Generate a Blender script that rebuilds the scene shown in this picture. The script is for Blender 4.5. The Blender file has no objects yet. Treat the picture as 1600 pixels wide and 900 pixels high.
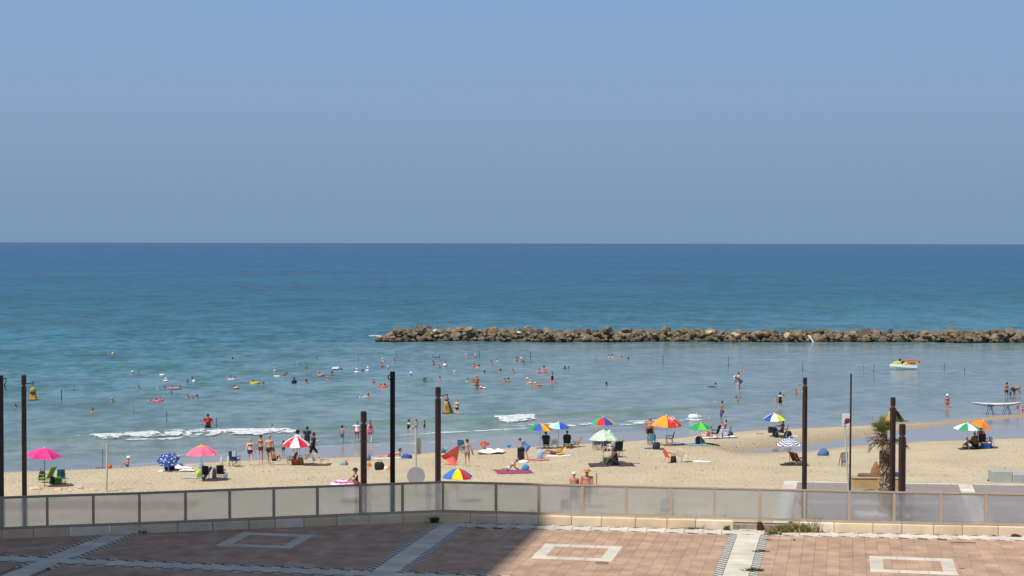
import bpy, bmesh, math, random
import numpy as np
from mathutils import Vector, Matrix

random.seed(7); np.random.seed(7)
R = math.radians
scn = bpy.context.scene
col = scn.collection

# ------------------------------------------------------------------ camera
CAM_Z = 14.0
FPX = 2600.0                      # focal length in pixels of a 1600 px wide frame
PITCH = math.atan(70.5/FPX); ROLL = 0.0019
_F = Vector((0, math.cos(PITCH), -math.sin(PITCH)))
_R0 = Vector((1, 0, 0)); _U0 = Vector((0, math.sin(PITCH), math.cos(PITCH)))
_R = _R0*math.cos(ROLL) + _U0*math.sin(ROLL)
_U = _U0*math.cos(ROLL) - _R0*math.sin(ROLL)
cd = bpy.data.cameras.new('camera'); cam = bpy.data.objects.new('camera', cd); col.objects.link(cam)
cd.sensor_width = 36; cd.lens = 36*FPX/1600; cd.clip_start = 0.5; cd.clip_end = 90000
m = Matrix.Identity(4)
for i in range(3):
    m[i][0] = _R[i]; m[i][1] = _U[i]; m[i][2] = -_F[i]
m[2][3] = CAM_Z
cam.matrix_world = m
scn.camera = cam
scn.render.resolution_x = 1024; scn.render.resolution_y = 576

# ------------------------------------------------------------------ sky, sun
SUN_EL, SH_AZ = 59.0, 45.0        # shadows run to the right and away from the camera
w = bpy.data.worlds.new("World"); scn.world = w; w.use_nodes = True
nt = w.node_tree; nt.nodes.clear()
out = nt.nodes.new('ShaderNodeOutputWorld')
sky = nt.nodes.new('ShaderNodeTexSky'); sky.sky_type = 'NISHITA'; sky.sun_disc = False
sky.sun_elevation = R(SUN_EL); sky.sun_rotation = R(180+SH_AZ)
sky.air_density = 1.2; sky.dust_density = 1.5; sky.ozone_density = 2.0
b1 = nt.nodes.new('ShaderNodeBackground'); b1.inputs[1].default_value = 0.085
nt.links.new(sky.outputs[0], b1.inputs[0])
tc = nt.nodes.new('ShaderNodeTexCoord')
sx = nt.nodes.new('ShaderNodeSeparateXYZ'); nt.links.new(tc.outputs['Generated'], sx.inputs[0])
rp = nt.nodes.new('ShaderNodeValToRGB'); nt.links.new(sx.outputs[2], rp.inputs[0])
def hexlin(h):
    h = h.lstrip('#'); o = []
    for i in (0, 2, 4):
        c = int(h[i:i+2], 16)/255.0
        o.append(c/12.92 if c <= 0.04045 else ((c+0.055)/1.055)**2.4)
    return tuple(o)
e = rp.color_ramp.elements
SKYC = [(0.0, '#7B97B6'), (0.012, '#7C98B7'), (0.04, '#829DBB'), (0.085, '#89A4C4'), (0.15, '#87A7CD'), (0.4, '#7FA3D4')]
e[0].position = 0.0; e[0].color = (*hexlin(SKYC[0][1]), 1)
e[1].position = SKYC[-1][0]; e[1].color = (*hexlin(SKYC[-1][1]), 1)
for p, c in SKYC[1:-1]:
    q = e.new(p); q.color = (*hexlin(c), 1)
b2 = nt.nodes.new('ShaderNodeBackground'); b2.inputs[1].default_value = 1.0
nt.links.new(rp.outputs[0], b2.inputs[0])
mr = nt.nodes.new('ShaderNodeMapRange'); mr.interpolation_type = 'SMOOTHSTEP'
mr.inputs['From Min'].default_value = 0.15; mr.inputs['From Max'].default_value = 0.55
nt.links.new(sx.outputs[2], mr.inputs['Value'])
mx = nt.nodes.new('ShaderNodeMixShader')
nt.links.new(mr.outputs[0], mx.inputs[0]); nt.links.new(b2.outputs[0], mx.inputs[1]); nt.links.new(b1.outputs[0], mx.inputs[2])
nt.links.new(mx.outputs[0], out.inputs[0])

sd = bpy.data.lights.new('sun', 'SUN'); sd.energy = 4.2; sd.angle = R(0.7); sd.color = (1.0, 0.95, 0.87)
sun = bpy.data.objects.new('sun', sd); col.objects.link(sun)
_d = Vector((math.sin(R(SH_AZ))*math.cos(R(SUN_EL)), math.cos(R(SH_AZ))*math.cos(R(SUN_EL)), -math.sin(R(SUN_EL))))
sun.rotation_euler = _d.to_track_quat('-Z', 'Y').to_euler(); sun.location = (-60, -60, 120)
scn.view_settings.view_transform = 'Standard'; scn.view_settings.look = 'None'
scn.view_settings.exposure = 0.0; scn.view_settings.gamma = 1.0
scn.render.engine = 'CYCLES'
scn.cycles.transparent_max_bounces = 16; scn.cycles.max_bounces = 8; scn.cycles.transmission_bounces = 8

# ------------------------------------------------------------------ placement: photograph pixel -> point on a level / on the ground
def ray(px, py):
    d = _F*FPX + _R*(px-800) + _U*(450-py)
    return d
def at(px, py, z=0.0):
    d = ray(px, py); t = (z-CAM_Z)/d.z
    return Vector((d.x*t, d.y*t, z))

# ------------------------------------------------------------------ materials
_mats = {}
def M(c, rough=0.7, var=0.12, scale=3.0, bump=0.0, metal=0.0, spec=0.5, name=None, sheen=0, coords='Object'):
    key = (c, rough, var, scale, bump, metal, spec, coords)
    if key in _mats: return _mats[key]
    mt = bpy.data.materials.new(name or 'mat_'+str(c).lstrip('#')); mt.use_nodes = True
    n = mt.node_tree.nodes; l = mt.node_tree.links
    b = n['Principled BSDF']; rgb = hexlin(c) if isinstance(c, str) else c
    b.inputs['Roughness'].default_value = rough; b.inputs['Metallic'].default_value = metal
    b.inputs['Specular IOR Level'].default_value = spec
    b.inputs['Base Color'].default_value = (*rgb, 1)
    if var > 0:
        t = n.new('ShaderNodeTexCoord') if coords != 'World' else n.new('ShaderNodeNewGeometry'); nz = n.new('ShaderNodeTexNoise'); nz.inputs['Scale'].default_value = scale
        nz.inputs['Detail'].default_value = 5 if coords != 'World' else 9
        l.new(t.outputs[coords if coords != 'World' else 'Position'], nz.inputs['Vector'])
        hs = n.new('ShaderNodeMapRange'); hs.inputs['From Min'].default_value = 0.25; hs.inputs['From Max'].default_value = 0.75
        hs.inputs['To Min'].default_value = 1-var; hs.inputs['To Max'].default_value = 1+var
        l.new(nz.outputs[0], hs.inputs['Value'])
        mu = n.new('ShaderNodeVectorMath'); mu.operation = 'SCALE'; mu.inputs[0].default_value = rgb
        l.new(hs.outputs[0], mu.inputs['Scale']); l.new(mu.outputs[0], b.inputs['Base Color'])
        if bump > 0:
            bp = n.new('ShaderNodeBump'); bp.inputs['Strength'].default_value = bump; bp.inputs['Distance'].default_value = 0.03
            l.new(nz.outputs[0], bp.inputs['Height']); l.new(bp.outputs[0], b.inputs['Normal'])
    _mats[key] = mt
    return mt

# ------------------------------------------------------------------ object helpers
def tag(o, label=None, cat=None, group=None, kind=None):
    if label: o['label'] = label
    if cat: o['category'] = cat
    if group: o['group'] = group
    if kind: o['kind'] = kind
    return o
def empty(name, loc, rz=0.0, label=None, cat=None, group=None, kind=None, sc=1.0):
    o = bpy.data.objects.new(name, None); col.objects.link(o)
    o.empty_display_size = 0.2
    o.location = loc; o.rotation_euler = (0, 0, rz); o.scale = (sc, sc, sc)
    return tag(o, label, cat, group, kind)
def link(name, me, parent=None, loc=None, rot=None, mat=None):
    o = bpy.data.objects.new(name, me); col.objects.link(o)
    if parent is not None: o.parent = parent
    if loc is not None: o.location = loc
    if rot is not None: o.rotation_euler = rot
    if mat is not None:
        if not me.materials: me.materials.append(mat)
        o.material_slots[0].link = 'OBJECT'; o.material_slots[0].material = mat
    return o

class MB:
    """collects shapes; build() links them as one mesh object"""
    def __init__(s): s.v = []; s.f = []; s.mi = []; s.cur = 0
    def add(s, vs, fs):
        o = len(s.v); s.v += [tuple(v) for v in vs]; s.f += [tuple(i+o for i in f) for f in fs]; s.mi += [s.cur]*len(fs); return s
    def box(s, x0, x1, y0, y1, z0, z1, mtx=None):
        vs = [Vector((x, y, z)) for z in (z0, z1) for y in (y0, y1) for x in (x0, x1)]
        if mtx is not None: vs = [mtx @ v for v in vs]
        return s.add(vs, [(0, 2, 3, 1), (4, 5, 7, 6), (0, 1, 5, 4), (2, 6, 7, 3), (0, 4, 6, 2), (1, 3, 7, 5)])
    def bevbox(s, x0, x1, y0, y1, z0, z1, b=0.02, mtx=None):
        # box with chamfered top and vertical edges
        rings = []
        def ring(ins, z, c):
            a0, a1, b0, b1 = x0+ins, x1-ins, y0+ins, y1-ins
            return [(a0+c, b0, z), (a1-c, b0, z), (a1, b0+c, z), (a1, b1-c, z), (a1-c, b1, z), (a0+c, b1, z), (a0, b1-c, z), (a0, b0+c, z)]
        rings = [ring(0, z0, b), ring(0, z1-b, b), ring(b, z1, b)]
        vs = [Vector(p) for r_ in rings for p in r_]
        if mtx is not None: vs = [mtx @ v for v in vs]
        fs = [tuple(range(7, -1, -1)), tuple(range(16, 24))]
        for k in range(2):
            for i in range(8):
                j = (i+1) % 8; fs.append((k*8+i, k*8+j, (k+1)*8+j, (k+1)*8+i))
        return s.add(vs, fs)
    def tube(s, p0, p1, r0, r1=None, n=6, caps=True):
        p0 = Vector(p0); p1 = Vector(p1); r1 = r0 if r1 is None else r1
        d = (p1-p0); 
        if d.length < 1e-6: return s
        q = d.to_track_quat('Z', 'Y'); vs = []
        for p, r in ((p0, r0), (p1, r1)):
            for i in range(n):
                a = 2*math.pi*i/n; vs.append(p + q @ Vector((r*math.cos(a), r*math.sin(a), 0)))
        fs = [(i, (i+1) % n, n+(i+1) % n, n+i) for i in range(n)]
        if caps: fs += [tuple(range(n-1, -1, -1)), tuple(range(n, 2*n))]
        return s.add(vs, fs)
    def path(s, pts, r, n=6, rs=None):
        for i in range(len(pts)-1):
            s.tube(pts[i], pts[i+1], rs[i] if rs else r, rs[i+1] if rs else r, n)
        return s
    def lathe(s, prof, n=16, mtx=None, sy=1.0):
        vs = []
        for r, z in prof:
            for i in range(n):
                a = 2*math.pi*i/n; v = Vector((r*math.cos(a), r*math.sin(a)*sy, z)); vs.append(mtx @ v if mtx is not None else v)
        fs = []
        for k in range(len(prof)-1):
            for i in range(n):
                j = (i+1) % n; fs.append((k*n+i, k*n+j, (k+1)*n+j, (k+1)*n+i))
        fs.append(tuple(range(n-1, -1, -1))); fs.append(tuple((len(prof)-1)*n+i for i in range(n)))
        return s.add(vs, fs)
    def torus(s, Rr, r, n=20, k=8, mtx=None, a0=0, a1=2*math.pi):
        vs = []
        for i in range(n):
            a = a0+(a1-a0)*i/n
            for j in range(k):
                b = 2*math.pi*j/k; v = Vector(((Rr+r*math.cos(b))*math.cos(a), (Rr+r*math.cos(b))*math.sin(a), r*math.sin(b)))
                vs.append(mtx @ v if mtx is not None else v)
        fs = [(i*k+j, ((i+1) % n)*k+j, ((i+1) % n)*k+(j+1) % k, i*k+(j+1) % k) for i in range(n) for j in range(k)]
        return s.add(vs, fs)
    def ball(s, c, r, n=10, sz=1.0):
        c = Vector(c); prof = []
        for i in range(1, n):
            a = math.pi*i/n; prof.append((r*math.sin(a), -r*math.cos(a)*sz))
        return s.lathe(prof, n, Matrix.Translation(c))
    def mesh(s, name, mats, smooth=False):
        me = bpy.data.meshes.new(name); me.from_pydata(s.v, [], s.f)
        if not isinstance(mats, (list, tuple)): mats = [mats]
        for m_ in mats: me.materials.append(m_)
        if len(mats) > 1: me.polygons.foreach_set('material_index', s.mi)
        if smooth: me.polygons.foreach_set('use_smooth', [True]*len(me.polygons))
        me.update(); return me
    def build(s, name, mats, parent=None, smooth=False, loc=None, rot=None):
        o = bpy.data.objects.new(name, s.mesh(name, mats, smooth)); col.objects.link(o)
        if parent is not None: o.parent = parent
        if loc is not None: o.location = loc
        if rot is not None: o.rotation_euler = rot
        return o

def npmesh(name, V, Fq, mats, smooth=True, mi=None):
    me = bpy.data.meshes.new(name); V = np.asarray(V, dtype=np.float32); Fq = np.asarray(Fq, dtype=np.int32)
    me.vertices.add(len(V)); me.vertices.foreach_set('co', V.ravel())
    k = Fq.shape[1]; me.loops.add(Fq.size); me.loops.foreach_set('vertex_index', Fq.ravel())
    me.polygons.add(len(Fq)); me.polygons.foreach_set('loop_start', np.arange(0, Fq.size, k, dtype=np.int32))
    for m_ in (mats if isinstance(mats, (list, tuple)) else [mats]): me.materials.append(m_)
    if mi is not None: me.polygons.foreach_set('material_index', np.asarray(mi, dtype=np.int32))
    me.update(calc_edges=True); me.validate()
    if smooth: me.polygons.foreach_set('use_smooth', np.ones(len(me.polygons), dtype=bool))
    return me
def gridfaces(nr, nc):
    i = np.arange((nr-1)*(nc-1)); r = i//(nc-1); c = i % (nc-1); a = r*nc+c
    return np.stack([a, a+1, a+nc+1, a+nc], 1)
def _hash(ix, iy, s):
    n = (ix*374761393 + iy*668265263 + s*974711) & 0x7fffffff
    n = ((n ^ (n >> 13))*1274126177) & 0x7fffffff
    return ((n ^ (n >> 16)) & 0xffff)/65535.0
def vnoise(x, y, s=0):
    ix = np.floor(x).astype(np.int64); iy = np.floor(y).astype(np.int64); fx = x-ix; fy = y-iy
    fx = fx*fx*(3-2*fx); fy = fy*fy*(3-2*fy)
    return (_hash(ix, iy, s)*(1-fx)+_hash(ix+1, iy, s)*fx)*(1-fy)+(_hash(ix, iy+1, s)*(1-fx)+_hash(ix+1, iy+1, s)*fx)*fy
def fbm(x, y, s=0, o=4):
    t = 0; a = 0.5
    for k in range(o): t = t+a*vnoise(x*2**k, y*2**k, s+k); a *= 0.5
    return t

# ------------------------------------------------------------------ the lie of the land
_dry = [(-250, 752), (0, 738), (90, 735), (170, 732), (250, 727), (320, 722), (440, 717), (520, 715), (600, 712), (700, 705), (760, 702), (850, 697), (900, 694),
        (960, 691), (1000, 688), (1060, 684), (1120, 677), (1180, 672), (1250, 669), (1300, 667), (1400, 663), (1480, 657), (1540, 651), (1600, 645), (1800, 630)]
_dp = [at(x, y, .12) for x, y in _dry]
_DX = np.array([-400, -90]+[p.x for p in _dp]+[110, 400.]); _DY = np.array([80, 92]+[p.y for p in _dp]+[165, 200.])
def YD(X): return np.interp(X, _DX, _DY)
_swx = np.array([at(x, 700, 0).x for x in (0, 200, 440, 620, 1000, 1180, 1300, 1600)]); _sww = np.array([1.0, 1.5, 7, 8.5, 7, 3.5, 2.5, 2.5])
_rn = [(1110, 710, 1.0), (1150, 708, 2.5), (1180, 706, 4), (1230, 703, 5), (1300, 695, 5.5), (1360, 688.5, 6.5), (1400, 684, 7.5), (1440, 680, 9.5), (1500, 675, 11), (1560, 671, 13), (1600, 668, 14), (1720, 660, 15)]
POOL_Z = 0.30
_rp = [at(x, y, POOL_Z) for x, y, h_ in _rn]
_RX = np.array([p.x for p in _rp]); _RY = np.array([p.y for p in _rp]); _RH = np.array([h_*p.y**2/(13.7*FPX) for p, (x, y, h_) in zip(_rp, _rn)])
def sstep(a, b, x):
    t = np.clip((x-a)/(b-a), 0, 1); return t*t*(3-2*t)
LPZ = 1.75                      # lower promenade
_pe = at(1222, 752, LPZ)
def ground(X, Y):
    X = np.asarray(X, dtype=float); Y = np.asarray(Y, dtype=float)
    s = YD(X)-Y; sw = np.interp(X, _swx, _sww)
    z = np.where(s < 0, np.maximum(0.12+0.12*s/sw, -6.0), 0.12+0.80*(1-np.exp(-np.maximum(s, 0)/7))+0.011*np.minimum(np.maximum(s, 0), 60))
    z = z+np.where(s > 0, 1, 0)*np.minimum(np.abs(s)/4, 1)*((fbm(X*.25, Y*.25, 3)-.5)*.22+(fbm(X*1.1, Y*1.1, 9)-.5)*.08+(fbm(X*2.3, Y*1.7, 14, 2)-.35)*.05*sstep(1.5, 5, s))
    yc = np.interp(X, _RX, _RY); rh = np.interp(X, _RX, _RH)*(1+.35*(fbm(X*.5, Y*.5, 21)-.5)); d = np.abs(Y-yc)/rh
    on = sstep(_RX[0]-.5, _RX[0]+2, X)
    wgt = (1-sstep(1.0, 1.0+np.where(Y < yc, 8.5, 4.5)/rh, d))*on
    zr = POOL_Z+0.13*(np.minimum(d, 1.6)**2-1)
    z = z*(1-wgt)+np.minimum(z, zr)*wgt
    # level ground under the lower promenade and the terrace
    lp = sstep(_pe.x-3, _pe.x+1, X)*(1-sstep(_pe.y-2.0, _pe.y+6, Y))
    z = z*(1-lp)+(LPZ-.25)*lp
    z = np.where(Y < 50, np.minimum(z, 1.5), z)
    return z
def gz(X, Y): return float(ground(np.array([X]), np.array([Y]))[0])
def hit(px, py):
    """where the sight line through a photograph pixel meets the beach"""
    z = 0.5
    for k in range(14):
        p = at(px, py, z); z = 0.5*z+0.5*max(gz(p.x, p.y), 0.0)
    return at(px, py, z)
# ================================================================== THE SETTING
# ---- sand
def sand_material():
    mt = bpy.data.materials.new('beach_sand'); mt.use_nodes = True; n = mt.node_tree.nodes; l = mt.node_tree.links
    b = n['Principled BSDF']
    g = n.new('ShaderNodeNewGeometry'); sp = n.new('ShaderNodeSeparateXYZ'); l.new(g.outputs['Position'], sp.inputs[0])
    nz = n.new('ShaderNodeTexNoise'); nz.inputs['Scale'].default_value = 0.35; nz.inputs['Detail'].default_value = 6; l.new(g.outputs['Position'], nz.inputs['Vector'])
    # wetness from the height above the water
    at_ = n.new('ShaderNodeAttribute'); at_.attribute_name = 'wet'
    # dry colour
    cr = n.new('ShaderNodeValToRGB'); cr.color_ramp.elements[0].position = .3; cr.color_ramp.elements[0].color = (.480, .400, .268, 1)
    cr.color_ramp.elements[1].position = .7; cr.color_ramp.elements[1].color = (.560, .472, .325, 1); l.new(nz.outputs[0], cr.inputs[0])
    # trodden pits
    mp = n.new('ShaderNodeMapping'); mp.inputs['Scale'].default_value = (1, 0.55, 1); l.new(g.outputs['Position'], mp.inputs[0])
    vo = n.new('ShaderNodeTexVoronoi'); vo.inputs['Scale'].default_value = 2.1; vo.inputs['Randomness'].default_value = 1; l.new(mp.outputs[0], vo.inputs['Vector'])
    n2 = n.new('ShaderNodeTexNoise'); n2.inputs['Scale'].default_value = 1.6; n2.inputs['Detail'].default_value = 4; l.new(g.outputs['Position'], n2.inputs['Vector'])
    n3 = n.new('ShaderNodeTexNoise'); n3.inputs['Scale'].default_value = 5.5; n3.inputs['Detail'].default_value = 4; l.new(mp.outputs[0], n3.inputs['Vector'])
    pit = n.new('ShaderNodeMapRange'); pit.inputs['From Min'].default_value = 0.0; pit.inputs['From Max'].default_value = 0.26; l.new(vo.outputs['Distance'], pit.inputs['Value'])
    msk = n.new('ShaderNodeMapRange'); msk.inputs['From Min'].default_value = .42; msk.inputs['From Max'].default_value = .62; l.new(n2.outputs[0], msk.inputs['Value'])
    hm = n.new('ShaderNodeMixRGB'); hm.inputs[1].default_value = (1, 1, 1, 1); l.new(msk.outputs[0], hm.inputs[0]); l.new(pit.outputs[0], hm.inputs[2])
    hh = n.new('ShaderNodeMath'); hh.operation = 'MULTIPLY_ADD'; hh.inputs[1].default_value = .9; l.new(n3.outputs[0], hh.inputs[0]); l.new(hm.outputs[0], hh.inputs[2])
    dry = n.new('ShaderNodeMath'); dry.operation = 'SUBTRACT'; dry.inputs[0].default_value = 1; l.new(at_.outputs['Fac'], dry.inputs[1])
    bp = n.new('ShaderNodeBump'); bp.inputs['Distance'].default_value = .15; l.new(dry.outputs[0], bp.inputs['Strength']); l.new(hh.outputs[0], bp.inputs['Height']); l.new(bp.outputs[0], b.inputs['Normal'])
    # dark dots: shade in the footprints, painted into the sand colour
    v2 = n.new('ShaderNodeTexVoronoi'); v2.inputs['Scale'].default_value = 1.3; l.new(mp.outputs[0], v2.inputs['Vector'])
    sk = n.new('ShaderNodeMapRange'); sk.inputs['From Min'].default_value = .06; sk.inputs['From Max'].default_value = .14; sk.inputs['To Min'].default_value = .50; sk.inputs['To Max'].default_value = 1; l.new(v2.outputs['Distance'], sk.inputs['Value'])
    sm = n.new('ShaderNodeVectorMath'); sm.operation = 'SCALE'; l.new(cr.outputs[0], sm.inputs[0]); l.new(sk.outputs[0], sm.inputs['Scale'])
    damp = n.new('ShaderNodeMixRGB'); damp.inputs[2].default_value = (.36, .285, .185, 1); l.new(sm.outputs[0], damp.inputs[1])
    a2 = n.new('ShaderNodeAttribute'); a2.attribute_name = 'damp'; l.new(a2.outputs['Fac'], damp.inputs[0])
    wetc = n.new('ShaderNodeMixRGB'); wetc.inputs[2].default_value = (.30, .275, .25, 1); l.new(damp.outputs[0], wetc.inputs[1]); l.new(at_.outputs['Fac'], wetc.inputs[0])
    l.new(wetc.outputs[0], b.inputs['Base Color'])
    ro = n.new('ShaderNodeMapRange'); ro.inputs['To Min'].default_value = .9; ro.inputs['To Max'].default_value = .17; l.new(at_.outputs['Fac'], ro.inputs['Value']); l.new(ro.outputs[0], b.inputs['Roughness'])
    sr = n.new('ShaderNodeMapRange'); sr.inputs['To Min'].default_value = .12; sr.inputs['To Max'].default_value = .55; l.new(at_.outputs['Fac'], sr.inputs['Value']); l.new(sr.outputs[0], b.inputs['Specular IOR Level'])
    return mt
SAND = sand_material()
xs = np.concatenate([[-4000, -1500, -600, -300, -180, -120, -90, -75], np.arange(-66, 66.01, .36), [75, 90, 120, 180, 300, 600, 1500, 4000]])
ys = np.concatenate([[-4000, -1500, -500, -200, -60, 0, 30, 48], np.arange(56, 152.01, .26), [160, 180, 220, 300, 500]])
GX, GY = np.meshgrid(xs, ys); GZ = ground(GX, GY)
sandme = npmesh('beach', np.stack([GX, GY, GZ], -1).reshape(-1, 3), gridfaces(len(ys), len(xs)), SAND)
wetn = (fbm(GX*.3, GY*.8, 31)-.5)*.05
sdist = YD(GX)-GY
wet = (1-sstep(.125, .165, GZ+wetn*.4))
yc = np.interp(GX, _RX, _RY); rh = np.interp(GX, _RX, _RH)
prun = (1-sstep(1.0, 1.7, np.abs(GY-yc)/rh))*sstep(_RX[0]-1, _RX[0]+1, GX)
damp = np.clip((1-sstep(.16, .45, GZ+wetn*2))*.9+prun*.7*0+(1-sstep(0, 4.5, np.abs(GY-yc)-rh*1.1))*sstep(_RX[0]-8, _RX[0]+4, GX)*.75, 0, 1)
for nm, arr in (('wet', np.clip(wet, 0, 1)), ('damp', damp)):
    a = sandme.attributes.new(nm, 'FLOAT', 'POINT'); a.data.foreach_set('value', arr.astype(np.float32).ravel())
tag(link('beach', sandme), kind='structure')

# ---- sea
_cr1 = [(-60, 694), (0, 692.5), (60, 690), (140, 685), (240, 680), (300, 677), (380, 675.5), (465, 673), (520, 669), (600, 664.5), (680, 662), (770, 658), (845, 652.5), (900, 649), (1000, 645), (1060, 641), (1150, 633), (1230, 626), (1330, 616), (1400, 612)]
_c1 = [at(x, y, 0) for x, y in _cr1]; _C1X = np.array([p.x for p in _c1]); _C1Y = np.array([p.y for p in _c1])
_C1A = np.array([.10, .16, .20, .20, .20, .2, .2, .16, .14, .17, .2, .22, .24, .24, .22, .2, .17, .14, .12, .0])
_cr2 = [(1080, 671), (1130, 664), (1200, 652), (1290, 640), (1400, 628), (1600, 612)]
_c2 = [at(x, y, 0) for x, y in _cr2]; _C2X = np.array([p.x for p in _c2]); _C2Y = np.array([p.y for p in _c2])
_bw_l = at(592, 529, 0)
def crest(X, Y):
    yc = np.interp(X, _C1X, _C1Y, left=-999, right=-999); a = np.interp(X, _C1X, _C1A)
    d = Y-yc; q = np.where(d < 0, np.exp(-(d/.65)**2), np.exp(-(d/2.0)**2))*a
    yc2 = np.interp(X, _C2X, _C2Y, left=-999, right=-999); d2 = Y-yc2
    return q, np.where(d2 < 0, np.exp(-(d2/.6)**2), np.exp(-(d2/1.6)**2))*.09
def seaheight(X, Y):
    off = Y-YD(X)
    amp = sstep(2, 25, off)*(.55+.45*sstep(60, 150, off))
    # open water is rougher than the bay behind the breakwater
    sh = sstep(-30, 0, X)*(1-sstep(225, 236, Y)); amp = amp*(1-.55*sh)
    u = Y-.28*X
    z = (.050*np.sin(u*.62+2.2*fbm(X*.05, Y*.05, 5)*6)+.035*np.sin(u*1.25+X*.14+1.3)+(fbm(X*.22, Y*.7, 11)-.5)*.16+(fbm(X*.7, Y*1.9, 17)-.5)*.10)*amp
    a, b_ = crest(X, Y)
    sw = (1-amp)*(fbm(X*.5, Y*1.2, 19)-.5)*.02
    return z+a+b_+sw
def sea_material():
    mt = bpy.data.materials.new('sea_water'); mt.use_nodes = True; n = mt.node_tree.nodes; l = mt.node_tree.links
    b = n['Principled BSDF']
    g = n.new('ShaderNodeNewGeometry')
    a = n.new('ShaderNodeAttribute'); a.attribute_name = 'offshore'
    cr = n.new('ShaderNodeValToRGB'); l.new(a.outputs['Fac'], cr.inputs[0]); e = cr.color_ramp.elements
    SEA = [(0.20, (.205, .215, .190)), (0.27, (.178, .210, .185)), (0.37, (.122, .195, .195)), (0.46, (.080, .176, .205)), (0.545, (.040, .138, .190)),
           (0.61, (.013, .094, .138)), (0.68, (.010, .083, .146)), (0.80, (.015, .076, .175)), (1.0, (.023, .074, .172))]
    e[0].position = SEA[0][0]; e[0].color = (*SEA[0][1], 1); e[1].position = 1.0; e[1].color = (*SEA[-1][1], 1)
    for p, c in SEA[1:-1]:
        q = e.new(p); q.color = (*c, 1)
    # wind ruffle and swell shading painted as colour patches, long side along the shore
    def nz(scale, sy, det=4, rot=0.27):
        mp = n.new('ShaderNodeMapping'); mp.inputs['Scale'].default_value = (1, sy, 1); mp.inputs['Rotation'].default_value = (0, 0, -rot); l.new(g.outputs['Position'], mp.inputs[0])
        t = n.new('ShaderNodeTexNoise'); t.inputs['Scale'].default_value = scale; t.inputs['Detail'].default_value = det; l.new(mp.outputs[0], t.inputs['Vector']); return t
    t1 = nz(.012, .9, 5, .1); t2 = nz(.085, .55, 5, .2); t3 = nz(.62, .8, 7, .2); t4 = nz(.16, .7, 6, .12)
    s1 = n.new('ShaderNodeMath'); s1.operation = 'ADD'; l.new(t1.outputs[0], s1.inputs[0]); l.new(t2.outputs[0], s1.inputs[1])
    s3 = n.new('ShaderNodeMath'); s3.operation = 'MULTIPLY_ADD'; s3.inputs[1].default_value = .5; s3.inputs[2].default_value = 0; l.new(s1.outputs[0], s3.inputs[0]); s4 = n.new('ShaderNodeMath'); s4.operation = 'MULTIPLY_ADD'; s4.inputs[1].default_value = .8; l.new(t4.outputs[0], s4.inputs[0]); l.new(s3.outputs[0], s4.inputs[2])
    s2 = n.new('ShaderNodeMath'); s2.operation = 'MULTIPLY_ADD'; s2.inputs[1].default_value = 1.2; l.new(t3.outputs[0], s2.inputs[0]); l.new(s4.outputs[0], s2.inputs[2])
    vr = n.new('ShaderNodeMapRange'); vr.inputs['From Min'].default_value = 1.30; vr.inputs['From Max'].default_value = 1.70; vr.inputs['To Min'].default_value = .62; vr.inputs['To Max'].default_value = 1.38; l.new(s2.outputs[0], vr.inputs['Value'])
    calm = n.new('ShaderNodeAttribute'); calm.attribute_name = 'calm'
    cm = n.new('ShaderNodeMixRGB'); l.new(calm.outputs['Fac'], cm.inputs[0]); l.new(vr.outputs[0], cm.inputs[1]); cm.inputs[2].default_value = (1, 1, 1, 1); cm2 = n.new('ShaderNodeMixRGB'); cm2.inputs[0].default_value = .45; l.new(cm.outputs[0], cm2.inputs[1]); l.new(vr.outputs[0], cm2.inputs[2])
    mu = n.new('ShaderNodeMixRGB'); mu.blend_type = 'MULTIPLY'; mu.inputs[0].default_value = 1; shl = n.new('ShaderNodeAttribute'); shl.attribute_name = 'sheltered'; sb = n.new('ShaderNodeMixRGB'); sb.inputs[2].default_value = (.225, .262, .248, 1); l.new(shl.outputs['Fac'], sb.inputs[0]); l.new(cr.outputs[0], sb.inputs[1]); l.new(sb.outputs[0], mu.inputs[1]); l.new(cm2.outputs[0], mu.inputs[2])
    # water piled up in a crest lets the sandy green through
    c2 = n.new('ShaderNodeAttribute'); c2.attribute_name = 'crest'
    hr = n.new('ShaderNodeValToRGB'); hr.color_ramp.elements[0].position = .40; hr.color_ramp.elements[0].color = (.80, 1.04, .90, 1); hr.color_ramp.elements[1].position = .60; hr.color_ramp.elements[1].color = (1.10, .98, 1.06, 1); l.new(t4.outputs[0], hr.inputs[0])
    hm = n.new('ShaderNodeMixRGB'); hm.blend_type = 'MULTIPLY'; hf_ = n.new('ShaderNodeMapRange'); hf_.inputs['To Min'].default_value = .75; hf_.inputs['To Max'].default_value = .12; l.new(calm.outputs['Fac'], hf_.inputs['Value']); l.new(hf_.outputs[0], hm.inputs[0]); l.new(mu.outputs[0], hm.inputs[1]); l.new(hr.outputs[0], hm.inputs[2])
    gm = n.new('ShaderNodeMixRGB'); gm.inputs[2].default_value = (.120, .205, .150, 1); l.new(c2.outputs['Fac'], gm.inputs[0]); l.new(hm.outputs[0], gm.inputs[1])
    l.new(gm.outputs[0], b.inputs['Base Color'])
    w1 = nz(.55, .9, 6, .25); w2 = nz(2.6, 1.1, 3, .2)
    ws = n.new('ShaderNodeMath'); ws.operation = 'MULTIPLY_ADD'; ws.inputs[1].default_value = .35; l.new(w2.outputs[0], ws.inputs[0]); l.new(w1.outputs[0], ws.inputs[2])
    bs = n.new('ShaderNodeMapRange'); bs.inputs['To Min'].default_value = .75; bs.inputs['To Max'].default_value = .12; l.new(calm.outputs['Fac'], bs.inputs['Value'])
    bp = n.new('ShaderNodeBump'); bp.inputs['Distance'].default_value = .35; l.new(bs.outputs[0], bp.inputs['Strength']); l.new(ws.outputs[0], bp.inputs['Height']); l.new(bp.outputs[0], b.inputs['Normal'])
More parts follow.
